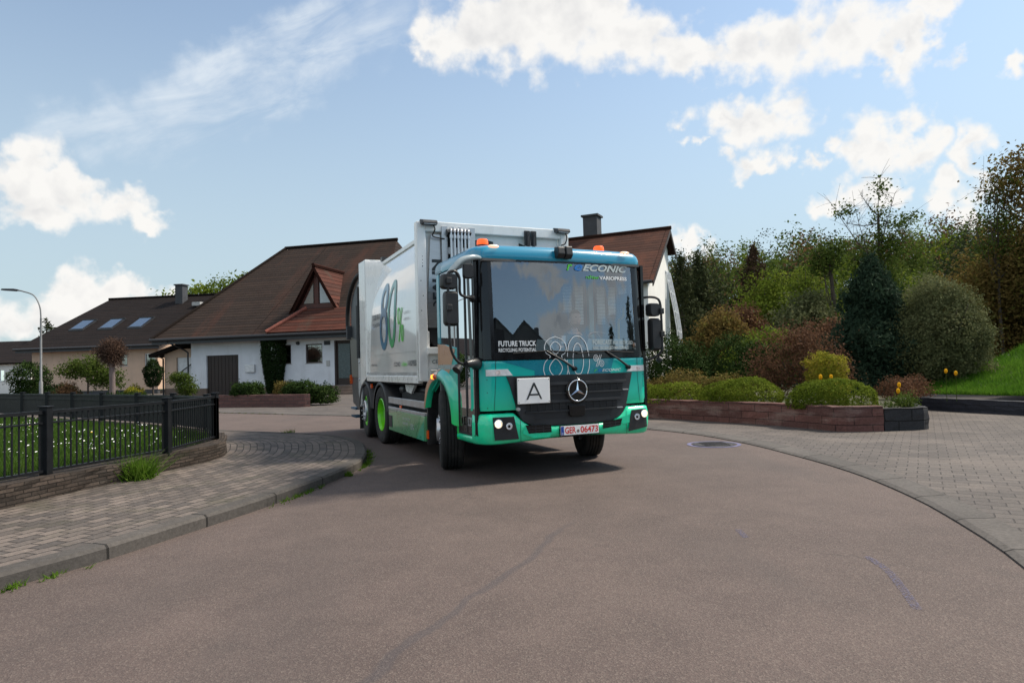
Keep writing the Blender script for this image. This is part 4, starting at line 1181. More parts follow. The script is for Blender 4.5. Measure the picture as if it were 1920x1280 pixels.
# cab front panel
zs = [.835, .9, 1.0, 1.1, 1.2, 1.3, 1.385, 1.41, 1.42]
xsf = corner_x(-1)[::-1] + front_x(31)[1:-1] + corner_x(1)
rows = skin(xsf, zs); rows[-1] = [(x, y + .02, z) for x, y, z in rows[-1]]; rows[0] = [(x, y + .02, z) for x, y, z in rows[0]]
mb = MB(); mb.grid(rows); fp = mb.build('front_panel', P_FRONT, TR)
mb = MB(); F_ = FN(.003)
def facet(mb, pts, fn, mi=0, n=18, cols=24):
    """patch laid on a curved skin, filled row by row"""
    zs_ = sorted({p[1] for p in pts} | set(np.linspace(min(p[1] for p in pts), max(p[1] for p in pts), n)))
    rows = []
    for z in zs_:
        zz = min(max(z, zs_[0] + 1e-5), zs_[-1] - 1e-5); xs_ = []
        for k, a in enumerate(pts):
            b = pts[(k + 1) % len(pts)]
            if (a[1] > zz) != (b[1] > zz): xs_.append(a[0] + (b[0] - a[0]) * (zz - a[1]) / (b[1] - a[1]))
        if len(xs_) >= 2: rows.append([fn(float(x), float(z)) for x in np.linspace(min(xs_), max(xs_), cols)])
    mb.grid(rows, mi)


facet(mb, [(-.93, 1.416), (.62, 1.416), (.56, 1.232), (-.50, 1.232), (-.50, 1.29)], F_)
mb.build('dark_facet', P_DARKT, fp, fix=False)
outline_fig(1.20, 1.428).build('outline_figures', M_TXTW, fp, fix=False)
letters('lettering', fp, M_GRN, [('r', .31, 1.255, .06, dict(bold=.008, shear=.3, fit=.045))]); letters('lettering', fp, M_BLU, [('e', .365, 1.255, .06, dict(bold=.008, shear=.3, fit=.055))])
letters('lettering', fp, M_TXTW, [('ECONIC', .43, 1.255, .046, dict(bold=.006, shear=.3, fit=.29))])
# panel seams
mb = MB()
for x in (-.985, .99): ribbon([(x, 1.418), (x, 1.24)], .006, FN(.004), mb)
mb.build('panel_gap', M_BLK, fp, fix=False)
mb = MB()
for s in (-1, 1): ribbon([(s * .985 + s * .03 * k / 5, 1.24 - .40 * k / 5) for k in range(6)], .005, FN(.003), mb)
mb.build('panel_gap', M_BLK, fp, fix=False)
mb = MB()
for s in (-1, 1):
    for zz in (.87, 1.05, 1.2): mb.disc((s * 1.09, fy(1.09, 1.0) - .003, zz), .006)
mb.build('fastener', M_BLK, fp, fix=False)

# A-pillar wraps, dark glass
for s in (-1, 1):
    mb = MB(); xs_ = corner_x(s); mb.grid(skin(xs_, zsw, -.002)); mb.build('corner_pillar', M_BLKG, TR)

# roof: rounded blue shell
def ring(z, ins, ztop=None):
    pts = []
    for x in corner_x(-1)[::-1] + front_x(13)[1:-1] + corner_x(1):
        pts.append((x * (1.2 - ins) / 1.2, fy(x, min(z, 2.68)) + ins * 1.0, z))
    for y in (-.9, -.6, -.2, .1): pts.append((1.2 - ins, y if y < .1 else .1 - ins, z))
    for y in (.1, -.2, -.6, -.9): pts.append((-1.2 + ins, y if y < .1 else .1 - ins, z))
    return pts
prof = [(2.625, -.006), (2.655, -.012), (2.70, -.010), (2.745, .004), (2.78, .03), (2.805, .08), (2.82, .16), (2.832, .4), (2.836, .8)]
mb = MB(); rows = [ring(z, i) for z, i in prof]; mb.grid(rows, closed=True); mb.add(rows[-1], [tuple(range(len(rows[-1])))])
rows[0] = rows[0]; roof = mb.build('roof_shell', P_ROOF, TR)
mb = MB(); mb.box(-1.10, 1.10, -1.39, .05, 2.60, 2.63); mb.build('headliner', M_INTL, TR)

# cab sides, doors
ARC = [(.62 * math.cos(a), .53 + .62 * math.sin(a)) for a in np.linspace(R(168), R(0), 18)]
for s in (-1, 1):
    o_, i_ = s * 1.2, s * 1.15
    # lower side with wheel arch
    poly = [(-.70, .46), (-.70, 1.60), (-.2, 1.66), (.1, 1.68), (.1, 1.20)] + [(.55 * math.cos(a), .60 + .66 * math.sin(a)) for a in np.linspace(R(40), R(150), 14)] + [(-.60, .80), (-.62, .46)]
    mb = MB(); mb.prism(poly, o_, i_, 'x'); sp = mb.build('side_panel', P_SIDE, TR, bevel=.006)
    mb = MB(); xo = o_ + s * .003
    mb.add([(xo, p[0], p[1]) for p in [(-.62, 1.585), (-.2, 1.66), (.098, 1.676), (.098, 1.20), (-.26, 1.20), (-.42, 1.33)]], [tuple(range(6))]); mb.build('tan_facet', P_TAN, sp)
    mb = MB(); xo = o_ + s * .005
    mb.add([(xo, p[0], p[1]) for p in [(-.69, 1.39), (.098, 1.395), (.098, 1.335), (-.69, 1.33)]], [(0, 1, 2, 3)]); mb.build('grey_stripe', P_STRIPE, sp)
    # side window
    mb = MB(); mb.add([(o_ - s * .01, p[0], p[1]) for p in [(-.66, 1.61), (.0, 1.68), (.0, 2.62), (-.66, 2.62)]], [(0, 1, 2, 3)]); mb.build('side_window', G_SIDE, TR)
    mb = MB(); mb.prism([(.0, 1.68), (.1, 1.69), (.1, 2.63), (.0, 2.63)], o_, i_, 'x'); mb.build('rear_pillar', P_WFLAT if False else P_ROOF, TR)
    # fender bulge over the wheel
    rows = []
    for a in np.linspace(R(20), R(172), 20):
        c, q = math.cos(a), math.sin(a)
        y0, z0 = .60 * c + .02, .58 + .62 * q; y1, z1 = .90 * c - .02, .50 + .84 * q
        y1 = min(max(y1, -.70), .62); y0 = max(y0, -.63)
        rows.append([(s * 1.17, y0, z0), (s * 1.255, y0, z0), (s * 1.268, y0 * .7 + y1 * .3, z0 * .7 + z1 * .3), (s * 1.25, y0 * .3 + y1 * .7, z0 * .3 + z1 * .7), (s * 1.20, y1, z1)])
    mb = MB(); mb.grid(rows, sm=True)
    fd = mb.build('wheel_fender', P_SIDE, TR)
    # upper part of the fender carries the tan livery
    mb = MB(); rr = [[(x + s * .003, y, z + .003) for x, y, z in r[1:]] for r in rows[0:10]]; mb.grid(rr); mb.build('tan_facet', P_TAN, fd)
    mb = MB(); mb.lathe([(.0, .035), (.028, .033), (.034, .0)], (s * 1.262, .13, 1.235), 'x', 14) if s > 0 else mb.lathe([(.0, -.035), (.028, -.033), (.034, .0)], (s * 1.262, .13, 1.235), 'x', 14)
    mb.build('side_marker', emis('amber_lit', (1, .25, .02), 2.2, (.9, .2, .02)), TR)
    mb = MB(); mb.lathe([(.0, s * .03), (.028, s * .028), (.034, 0)], (s * 1.265, .05, 1.235), 'x', 14); mb.build('side_marker', M_ORANGE, TR)
    # black splash guard behind the wheel
    mb = MB()
    rows = [[(s * 1.2, y, z), (s * .85, y, z), (s * .85, y + .05, z), (s * 1.2, y + .05, z)] for (y, z) in ((.42, 1.14), (.58, .98), (.64, .75), (.66, .5), (.66, .26))]
    mb.grid(rows, closed=True, sm=False); mb.build('splash_guard', M_BLK, TR)
    mb = MB(); mb.box(s * 1.2 - .012, s * 1.2 + .012, .655, .72, .34, .46); mb.build('side_reflector', M_ORANGE, TR)
    # door: two glazed leaves
    y0, y1 = -1.30, -.70; xd = o_ + s * .004
    mb = MB(); t = .026
    def bx(a, b, c, d): mb.box(min(xd, xd - s * .04), max(xd, xd - s * .04), a, b, c, d)
    bx(y0, y0 + t, .56, 2.62); bx(y1 - t, y1, .54, 2.62); bx(y0 + t, y1 - t, 2.58, 2.62); bx(y0 + t, y1 - t, .54, .57); ym = (y0 + y1) / 2
    bx(ym - .014, ym + .014, .57, 2.58)
    dr = mb.build('door', M_BLK, TR)
    for a, b in ((y0 + t, ym - .014), (ym + .014, y1 - t)):
        p = MB(); p.quad((xd - s * .012, a, .86), (xd - s * .012, b, .86), (xd - s * .012, b, 2.58), (xd - s * .012, a, 2.58)); p.build('door_pane', G_DOOR, dr)
        p = MB(); p.box(min(xd - s * .02, xd - s * .008), max(xd - s * .02, xd - s * .008), a, b, .57, .86); p.build('kick_plate', mat('door_bronze', (.05, .042, .036), .25, .3, coat=.8, var=.1), dr)
    for k, yy in enumerate((ym - .13, ym + .10)):
        h = MB(); xx = xd + s * .002
        for (a, b, c, d) in ((yy - .05, yy + .05, .74, .755), (yy - .05, yy + .05, .655, .67), (yy - .05, yy - .037, .67, .74), (yy + .037, yy + .05, .67, .74)): h.box(min(xx, xx + s * .014), max(xx, xx + s * .014), a, b, c, d)
        h.build('handle', M_BLKG if k else M_ALU, dr)
    # sill below the door
    rows = []
    for (x, z) in ((1.17, .445), (1.195, .455), (1.204, .50), (1.198, .535), (1.16, .54)): rows.append([(s * x, y, z) for y in (-1.19, -1.0, -.9, -.62)])
    mb = MB(); mb.grid(rows); mb.build('door_sill', P_BUMP, TR)
    # panel strip between corner and door
    mb = MB(); mb.box(min(o_, o_ - s * .04), max(o_, o_ - s * .04), -1.33, -1.302, .55, 2.63); mb.build('door_post', M_BLKG, TR)
# rear wall of the cab and floor
mb = MB(); mb.box(-1.18, 1.18, .06, .1, .95, 2.66); mb.build('rear_wall', M_INTL, TR)
mb = MB(); mb.box(-1.14, 1.14, -1.30, .05, .62, .80); mb.build('cab_floor', M_INT, TR)

# bumper
def by(x): return fy(x, 1.0) - .045
def bump_top(x):
    a = abs(x)
    if a >= .78: return .800
    t = (.78 - a) / .78; return .800 - .175 * (1 - (1 - min(1, t * 2.6)) ** 2)
xsb = corner_x(-1, 11)[::-1] + front_x(61)[1:-1] + corner_x(1, 11)
def brow(x):
    t = bump_top(x); b = .445 + .05 * max(0, 1 - abs(x) / .95); k = 1.01
    return [(x * .97, by(x) + .16, t + .005), (x * .99, by(x) + .05, t), (x, by(x) + .012, t - .012), (x * k, by(x) - .006, t * .7 + b * .3), (x * k, by(x) + .004, t * .35 + b * .65), (x, by(x) + .025, b + .02), (x * .985, by(x) + .055, b), (x * .97, by(x) + .18, b + .01)]
R_ = [brow(x) for x in xsb]
mb = MB(); mb.grid([[R_[j][i] for j in range(len(xsb))] for i in range(8)])
for s in (-1, 1):
    e = brow(s * 1.2); e2 = [(p[0], -1.0 if False else -1.16, p[2]) for p in e]
bu = mb.build('bumper', P_BUMP, TR)
BF = lambda d: (lambda a, b: (a, by(a) - .006 - d, b))
mb = MB()
facet(mb, [(-.66, .66), (-.70, .56), (-.56, .50), (-.36, .50), (-.30, .56)], BF(.004)); mb.build('bumper_facet', P_FAC1, bu, fix=False)
mb = MB(); facet(mb, [(.56, .655), (.80, .70), (.80, .60), (.70, .59)], BF(.004)); mb.build('bumper_facet', P_FAC1, bu, fix=False)
for s in (-1, 1):
    # black headlamp recess
    if s < 0: P4 = [(-1.06, .765), (-.80, .765), (-.745, .50), (-1.04, .50)]
    else: P4 = [(.83, .755), (1.07, .765), (1.09, .53), (.775, .49)]
    mb = MB(); q = []
    for i, a in enumerate(P4):
        b = P4[(i + 1) % 4]
        for k in range(6): q.append((a[0] + (b[0] - a[0]) * k / 6, a[1] + (b[1] - a[1]) * k / 6))
    facet(mb, P4, BF(.006)); mb.build('lamp_recess', M_BLK, bu, fix=False)
    spots = [(-.995, .688, .047, 1), (-.865, .655, .036, 0)] if s < 0 else [(1.035, .70, .047, 1), (.915, .665, .036, 0)]
    for (x, z, r, lit) in spots:
        yy = by(x) - .012; h = MB(); h.lathe([(r * 1.12, .02), (r * 1.12, -.012), (r, -.014), (r * .96, -.004)], (x, yy, z), 'y', 24); ho = h.build('headlight', M_CHROME, bu)
        h = MB(); h.lathe([(r * .96, -.003), (r * .7, -.008), (0, -.011)], (x, yy, z), 'y', 24); h.build('lens', emis('lamp_lit', (1, .80, .48), .7) if lit else M_LENSW, ho)
        if lit: h = MB(); h.lathe([(r * .45, -.011), (0, -.014)], (x, yy, z), 'y', 16); h.build('bulb', emis('bulb_lit', (1, .93, .75), 4), ho)
        else: h = MB(); h.lathe([(r * .5, -.0095), (r * .42, -.016), (0, -.018)], (x, yy, z), 'y', 16); h.build('bulb', M_BLKG, ho)
    # air slots
    P4 = [(-.66, .655), (-.33, .645), (-.325, .555), (-.62, .555)] if s < 0 else [(.385, .635), (.685, .66), (.655, .575), (.39, .55)]
    mb = MB(); q = []
    for i, a in enumerate(P4):
        b = P4[(i + 1) % 4]
        for k in range(6): q.append((a[0] + (b[0] - a[0]) * k / 6, a[1] + (b[1] - a[1]) * k / 6))
    facet(mb, P4, BF(.006)); so = mb.build('air_slot', M_BLKG, bu, fix=False)
    mb = MB(); xa, xb = (-.63, -.34) if s < 0 else (.41, .65)
    for z in (.585, .615): ribbon([(xa + (xb - xa) * k / 6, z) for k in range(7)], .006, BF(.009), mb)
    for k in (1, 2): ribbon([(xa + (xb - xa) * k / 3, .56), (xa + (xb - xa) * k / 3, .64)], .006, BF(.0095), mb)
    mb.build('slat', M_GRILL, so, fix=False)
mb = MB()
for x in (-.72, .75): ribbon([(x, .455 + .33 * k / 6) for k in range(7)], .005, BF(.003), mb)
mb.build('panel_gap', M_BLK, bu, fix=False)
# number plate
mb = MB(); yp = by(.05) - .022; mb.box(-.225, .325, yp, yp + .02, .497, .625); pl = mb.build('number_plate', M_BLKG, TR, bevel=.006)
mb = MB(); mb.box(-.215, .315, yp - .004, yp, .507, .617); mb.build('plate_face', M_PLATE, pl, bevel=.003)
mb = MB(); mb.box(-.211, -.172, yp - .0065, yp - .0042, .511, .613); mb.build('blue_band', M_EUB, pl)
PF = lambda a, b: (a, yp - .0075, b)
letters('plate_lettering', pl, M_RED, [('GER', -.160, .528, .106, dict(bold=.022, fit=.15, fn=PF)), ('06473', .055, .528, .106, dict(bold=.022, fit=.245, fn=PF))])
letters('plate_lettering', pl, M_TXTW, [('D', -.203, .517, .03, dict(fn=PF, bold=.002))])
mb = MB(); mb.disc((.022, yp - .0072, .55), .02); mb.build('seal', mat('seal_grey', (.3, .28, .26), .5, .4), pl)
mb = MB(); mb.disc((.022, yp - .0082, .553), .008, r2=.010); mb.build('seal', mat('seal_red', (.25, .08, .07), .5), pl)

# grille
def gy(x): return fy(x, 1.1) - .022
GP = [(-.86, 1.232), (.885, 1.232), (.86, 1.13), (.77, .80), (.70, .70), (.55, .645), (.25, .63), (-.25, .63), (-.55, .645), (-.67, .70), (-.73, .80), (-.82, 1.13)]
mb = MB(); q = []
for i, a in enumerate(GP):
    b = GP[(i + 1) % len(GP)]
    for k in range(8): q.append((a[0] + (b[0] - a[0]) * k / 8, a[1] + (b[1] - a[1]) * k / 8))
n_ = len(q); facet(mb, GP, lambda a, b: (a, gy(a), b), n=26, cols=40); mb.add([(a, gy(a), b) for a, b in q] + [(a, gy(a) + .06, b) for a, b in q], [(i, (i + 1) % n_, n_ + (i + 1) % n_, n_ + i) for i in range(n_)])
gr = mb.build('grille', M_GRILL, TR)
GF = lambda d: (lambda a, b: (a, gy(a) - d, b))
def gl(z): # half widths of the inner field at height z
    t = (1.232 - z) / (1.232 - .68); return (-.80 + .2 * t, .83 - .24 * t)
# bars
mb = MB()
for z, h in ((1.125, .035), (1.01, .02), (.915, .035), (.80, .02)):
    a, b = gl(z); xs_ = np.linspace(a, b, 24)
    mb.grid([[(x, gy(x) - .003, z - h / 2) for x in xs_], [(x, gy(x) - .022, z - h / 2 + .004) for x in xs_], [(x, gy(x) - .022, z + h / 2 - .004) for x in xs_], [(x, gy(x) - .003, z + h / 2) for x in xs_]], sm=False)
mb.build('grille_bar', M_GRILL, gr)
# dark slots with fins
mb = MB(); mc_ = MB()
for z0, z1 in ((1.022, 1.105), (.812, .895)):
    a, b = gl((z0 + z1) / 2); xs_ = np.linspace(a + .03, b - .03, 20); mb.grid([[(x, gy(x) - .002, z0) for x in xs_], [(x, gy(x) - .002, z1) for x in xs_]])
    for k in range(1, 14):
        x = a + (b - a) * k / 14; mc_.box(x - .004, x + .004, gy(x) - .008, gy(x), z0, z1)
    for zz in (z0 + (z1 - z0) / 3, z0 + (z1 - z0) * 2 / 3): ribbon([(x, zz) for x in xs_], .006, GF(.006), mc_)
mb.build('grille_slot', M_CHAS, gr); mc_.build('grille_fin', M_BLK, gr, fix=False)
# perforated fields
mb = MB(); nv = 0
for z0, z1 in ((1.15, 1.222), (.935, .998), (.70, .785)):
    r_ = 0; z = z0 + .008
    while z < z1:
        a, b = gl(z)
        if z0 < .75: a += .07; b -= .05
        x = a + .02 + (.0125 if r_ % 2 else 0)
        while x < b - .02:
            y = gy(x) - .0025; mb.add([(x - .0085, y, z), (x, y, z - .0055), (x + .0085, y, z), (x, y, z + .0055)], [(0, 1, 2, 3)]); x += .025
        z += .0115; r_ += 1
mb.build('grille_mesh', M_CHAS, gr, fix=False)
mb = MB(); mb.prism([(-.08, .86), (.145, .86), (.14, .745), (.11, .725), (-.045, .725), (-.075, .745)], gy(0) - .03, gy(0), 'y'); mb.build('radar_cover', M_BLKG, gr, bevel=.006)
for z in (1.02, .80):
    mb = MB(); a, b = gl(z); mb.box(b - .02, b + .06, gy(b) - .026, gy(b) - .0, z - .006, z + .006); mb.build('grille_clip', M_ALU, gr)
# star emblem
em = MB(); cx, cz, yy = .04, 1.035, gy(.04) - .03
em.lathe([(.0, .03), (.15, .03), (.155, .0), (.15, -.006), (.0, -.004)], (cx, yy, cz), 'y', 40); eo = em.build('emblem', M_BLKG, gr)
em = MB()
rows = []
for k in range(48):
    a = 2 * math.pi * k / 48; rows.append([(cx + (.127 + .0085 * math.cos(b)) * math.sin(a), yy - .012 + .0085 * math.sin(b), cz + (.127 + .0085 * math.cos(b)) * math.cos(a)) for b in np.linspace(0, 2 * math.pi, 9)[:-1]])
rows.append(rows[0]); em.grid(rows, closed=True)
for k in range(3):
    a = 2 * math.pi * k / 3; d = (math.sin(a), math.cos(a)); e = (math.cos(a), -math.sin(a)); c = (cx, yy - .032, cz)
    tip = (cx + d[0] * .122, yy - .014, cz + d[1] * .122); w = .021
    for sgn in (1, -1):
        ba = a + sgn * math.pi / 3; bp = (cx + math.sin(ba) * w, yy - .012, cz + math.cos(ba) * w)
        em.add([c, tip, bp], [(0, 1, 2)])
em.build('star', M_CHROME, eo)

# A sign
sg = MB(); sy = gy(-.55) - .05; sg.box(-.76, -.335, sy, sy + .012, .905, 1.205); so = sg.build('warning_sign', M_PLATE, TR, bevel=.01)
mb = MB(); mb.box(-.768, -.327, sy + .013, sy + .03, .897, 1.213); mb.build('sign_back', M_BLK, so, bevel=.01)
AF = lambda a, b: (a, sy - .004, b)
mb = MB(); mb.add([AF(*p) for p in [(-.65, .955), (-.628, .955), (-.547, 1.115), (-.466, .955), (-.444, .955), (-.536, 1.15), (-.558, 1.15)]], [(0, 1, 2, 6), (2, 5, 6), (2, 3, 4, 5)]); mb.add([AF(*p) for p in [(-.607, 1.0), (-.487, 1.0), (-.496, 1.02), (-.598, 1.02)]], [(0, 1, 2, 3)]); mb.build('sign_letter', M_TXTK, so)
mb = MB()
for x in (-.745, -.35):
    for z in (.925, 1.185): mb.disc((x, sy - .003, z), .006)
mb.build('sign_screw', M_GUTT, so)
mb = MB(); mb.lathe([(.0, -.025), (.02, -.02), (.022, .02)], (-.735, gy(-.73) - .01, .845), 'y', 14); mb.build('parking_sensor', M_GREY, TR)

# corner indicator lamps on the front panel
for s in (-1, 1):
    P4 = [(-1.10, 1.318), (-.84, 1.318), (-.78, 1.242), (-1.10, 1.242)] if s < 0 else [(.87, 1.318), (1.12, 1.318), (1.12, 1.245), (.815, 1.245)]
    mb = MB(); q = []
    for i, a in enumerate(P4):
        b = P4[(i + 1) % 4]
        for k in range(8): q.append((a[0] + (b[0] - a[0]) * k / 8, a[1] + (b[1] - a[1]) * k / 8))
    n_ = len(q); mb.add([FN(.012)(*p) for p in q] + [FN(-.01)(*p) for p in q], [(i, (i + 1) % n_, n_ + (i + 1) % n_, n_ + i) for i in range(n_)]); facet(mb, P4, FN(.012))
    il = mb.build('indicator', M_LENSW, TR)
    xc = -.95 if s < 0 else .98
    mb = MB(); mb.disc((xc, fy(xc, 1.28) - .0135, 1.28), .045, r2=.026); mb.build('bulb', mat('reflector', (.70, .60, .58), .3, .0, var=.3, scale=30), il)
# wipers
for (x0, z0, x1, z1) in ((.03, 1.30, -.34, 1.52), (.83, 1.30, .50, 1.505)):
    mb = MB(); F = FN(.03)
    mb.tube([FN(.03)(x0, z0), FN(.05)(x0 * .55 + x1 * .45, z0 * .55 + z1 * .45), FN(.022)(x1, z1)], [.018, .013, .009], 8)
    wp = mb.build('wiper', M_BLK, TR)
    mb = MB(); mb.lathe([(.0, -.05), (.026, -.046), (.03, -.02), (.03, .03)], (x0, fy(x0, z0), z0), 'y', 16); mb.build('wiper_pivot', M_BLKG, wp)
    mb = MB(); pts = [FN(.016)(x1 - .50 + 1.0 * k / 8 if False else x1 + (k / 8 - .5) * .78, 1.512 + .012 * math.sin(k)) for k in range(9)]; mb.tube([FN(.016)(max(-.98, min(.98, x1 + (k / 8 - .5) * .86)), z1 + .004 - .006 * abs(k - 4)) for k in range(9)], .0075, 6); mb.build('wiper_blade', M_RUB, wp)
# roof front: camera box, beacons, marker lamps
mb = MB(); mb.prism([(-1.52, 2.70), (-1.50, 2.79), (-1.40, 2.80), (-1.38, 2.66), (-1.48, 2.655)], -.155, -.055, 'x'); mb.prism([(-1.53, 2.69), (-1.51, 2.80), (-1.40, 2.81), (-1.38, 2.66), (-1.48, 2.645)], -.05, .045, 'x'); mb.build('roof_camera', M_BLK, TR, bevel=.012)
for x, y in ((-.96, -1.05), (.72, -1.02)):
    mb = MB(); mb.lathe([(.075, 0), (.075, .03), (.066, .035)], (x, y, 2.815), 'z', 24); be = mb.build('beacon', M_BLK, TR)
    mb = MB(); mb.lathe([(.070, .03), (.072, .05), (.068, .088), (.054, .104), (0, .108)], (x, y, 2.815), 'z', 24); mb.build('beacon_lens', emis('beacon_orange', (1, .12, .02), .55, (.9, .09, .01)), be)
for x in (-.95, .89):
    y = fy(x, 2.68); mb = MB(); rows = []
    for k in range(9):
        t = -1 + k / 4; w = math.sqrt(max(0, 1 - t * t)); rows.append([(x + t * .075, y - .012 - .03 * w * math.cos(a), 2.775 + .022 * w * math.sin(a)) for a in np.linspace(-math.pi / 2, math.pi / 2, 7)])
    mb.grid(rows); mb.build('marker_lamp', emis('marker_lit', (1, .55, .35), .5, (.8, .6, .5)), TR)

# mirrors, picture left
def mirror_box(name, x0, x1, y0, y1, z0, z1, parent):
    mb = MB(); rows = []
    for t, k in ((0, .86), (.25, .98), (.7, 1.0), (1, .93)):
        cx, cz, w, h = (x0 + x1) / 2, (z0 + z1) / 2, (x1 - x0) / 2 * k, (z1 - z0) / 2 * k; r = min(w, h) * .45
        pts = []
        for qx, qz, a0 in ((1, 1, 0), (-1, 1, 90), (-1, -1, 180), (1, -1, 270)):
            for a in (0, 30, 60, 90): pts.append((cx + qx * (w - r) + r * math.cos(R(a0 + a)), y0 + (y1 - y0) * t, cz + qz * (h - r) + r * math.sin(R(a0 + a))))
        rows.append(pts)
    mb.grid(rows, closed=True); mb.add(rows[0], [tuple(range(16))]); mb.add(rows[-1], [tuple(range(16))])
    return mb.build(name, M_BLK, parent)
mb = MB()
mb.tube(catmull([(-1.20, -1.30, 2.16), (-1.27, -1.42, 2.155), (-1.38, -1.50, 2.16), (-1.44, -1.53, 2.20), (-1.45, -1.55, 2.36), (-1.49, -1.55, 2.43), (-1.555, -1.55, 2.43), (-1.585, -1.55, 2.36), (-1.585, -1.55, 2.0), (-1.58, -1.55, 1.66), (-1.54, -1.53, 1.50), (-1.43, -1.48, 1.40), (-1.20, -1.32, 1.385)], 7), .016, 10)
ma = mb.build('mirror', M_BLK, TR)
mb = MB(); mb.tube([(-1.19, -1.28, 2.16), (-1.25, -1.37, 2.16)], [.05, .03], 10); mb.build('arm_bracket', M_BLK, ma)
mirror_box('mirror_housing', -1.66, -1.475, -1.57, -1.45, 2.235, 2.41, ma); mirror_box('mirror_housing', -1.63, -1.465, -1.575, -1.46, 1.82, 2.215, ma)
for z in (2.29, 1.99): mb = MB(); mb.box(-1.615, -1.555, -1.60, -1.568, z, z + .07); mb.build('arm_clamp', M_BLK, ma, bevel=.008)
mb = MB(); mb.tube(catmull([(-1.19, -1.33, 1.39), (-1.26, -1.42, 1.40), (-1.37, -1.48, 1.39)], 4), [.075, .07, .065, .06, .055, .05, .05, .045, .04], 12); mb.tube([(-1.46, -1.5, 1.36), (-1.50, -1.52, 1.32)], [.05, .055], 10); mb.build('camera_pod', M_BLK, ma)
# kerb-view mirror on a bent arm from the roof corner, vertical grab rod
mb = MB(); P = catmull([(-1.12, -1.38, 2.63), (-1.24, -1.46, 2.62), (-1.40, -1.5, 2.57), (-1.52, -1.52, 2.46), (-1.60, -1.53, 2.38)], 5)
mb.tube(P, [.014 + .024 * math.sin(math.pi * i / (len(P) - 1)) ** .6 for i in range(len(P))], 12); fm = mb.build('front_mirror', mat('mirror_grey', (.30, .36, .38), .3, coat=.6), TR)
mirror_box('mirror_housing', -1.40, -1.275, -1.56, -1.50, 2.36, 2.53, fm)
# mirrors, picture right
mb = MB(); mb.tube(catmull([(1.19, -1.28, 2.20), (1.24, -1.36, 2.21), (1.33, -1.42, 2.195), (1.375, -1.44, 2.13), (1.38, -1.45, 1.95), (1.38, -1.45, 1.6), (1.37, -1.45, 1.50), (1.30, -1.40, 1.42), (1.19, -1.3, 1.37)], 7), .016, 10)
mb.tube([(1.30, -1.45, 1.40), (1.34, -1.46, 1.37)], [.04, .045], 10)
ma = mb.build('mirror', M_BLK, TR)
mirror_box('mirror_housing', 1.20, 1.365, -1.47, -1.35, 1.95, 2.125, ma); mirror_box('mirror_housing', 1.215, 1.36, -1.475, -1.36, 1.50, 1.93, ma)
for z in (1.98, 1.68): mb = MB(); mb.box(1.335, 1.395, -1.5, -1.45, z, z + .075); mb.build('arm_clamp', M_BLK, ma, bevel=.008)

# cab interior
mb = MB(); mb.prism([(-1.36, 1.0), (-1.36, 1.50), (-1.20, 1.56), (-1.0, 1.52), (-.92, 1.40), (-.95, 1.0)], -1.08, 1.08, 'x'); mb.build('dashboard', M_INT, TR, bevel=.02)
for x0, x1 in ((-.44, -.17), (.28, .98)):
    mb = MB(); mb.add([(x0, -1.345, 1.53), (x1, -1.345, 1.53), (x1, -1.30, 1.66), (x0 + .07, -1.30, 1.67)], [(0, 1, 2, 3)]); mb.build('dash_sheet', mat('dash_sheet', (.42, .50, .50), .6, var=.1), TR)
mb = MB(); rows = []
c = Vector((.80, -.93, 1.66)); ax = Vector((0, -.55, .83)).normalized(); u = Vector((1, 0, 0)); v = ax.cross(u)
for k in range(32):
    a = 2 * math.pi * k / 32; d = u * math.cos(a) + v * math.sin(a); rows.append([tuple(c + d * (.21 + .017 * math.cos(b)) + ax * .017 * math.sin(b)) for b in np.linspace(0, 2 * math.pi, 9)[:-1]])
rows.append(rows[0]); mb.grid(rows, closed=True)
for a in (R(200), R(340), R(90)): d = u * math.cos(a) + v * math.sin(a); mb.tube([tuple(c - ax * .03), tuple(c + d * .2)], .014, 6)
mb.tube([tuple(c - ax * .03), tuple(c - ax * .4)], .04, 8); mb.build('steering_wheel', M_BLK, TR)
for x in (.66, -.55):
    st = MB(); st.box(x - .25, x + .25, -.72, -.22, 1.10, 1.24); st.build('seat_cushion', M_SEAT, TR, bevel=.05)
    st = MB(); st.prism([(-.28, 1.2), (-.14, 1.2), (-.05, 1.86), (-.15, 1.88)], x - .25, x + .25, 'x'); st.build('backrest', M_SEAT, TR, bevel=.05)
    st = MB(); st.prism([(-.14, 1.86), (-.04, 1.86), (-.02, 2.12), (-.11, 2.12)], x - .14, x + .14, 'x'); st.build('headrest', M_SEAT, TR, bevel=.04)
mb = MB(); mb.box(-.02, .02, 0, 0, 0, 0); mb = MB()
for x in (.80, 1.0):
    for k in range(26): mb.box(x - .07, x + .07, .03, .058, 1.95 + k * .022, 1.962 + k * .022)
mb.build('rear_grille', M_STEEL, TR)
mb = MB(); mb.tube(catmull([(1.02, -.98, 1.52), (1.02, -.98, 1.85), (1.03, -.98, 1.93), (1.10, -.98, 1.99), (1.11, -.98, 2.12)], 5), .016, 8); mb.build('grab_rail', M_YEL, TR)
mb = MB(); mb.box(.02, .34, -1.14, -1.10, 1.60, 1.74); mb.build('monitor', M_BLKG, TR, bevel=.01)
mb = MB(); mb.box(.05, .11, -1.146, -1.141, 1.62, 1.72); mb.box(.50, .56, -1.13, -1.12, 1.56, 1.64); mb.build('paper_card', M_PLATE, TR)

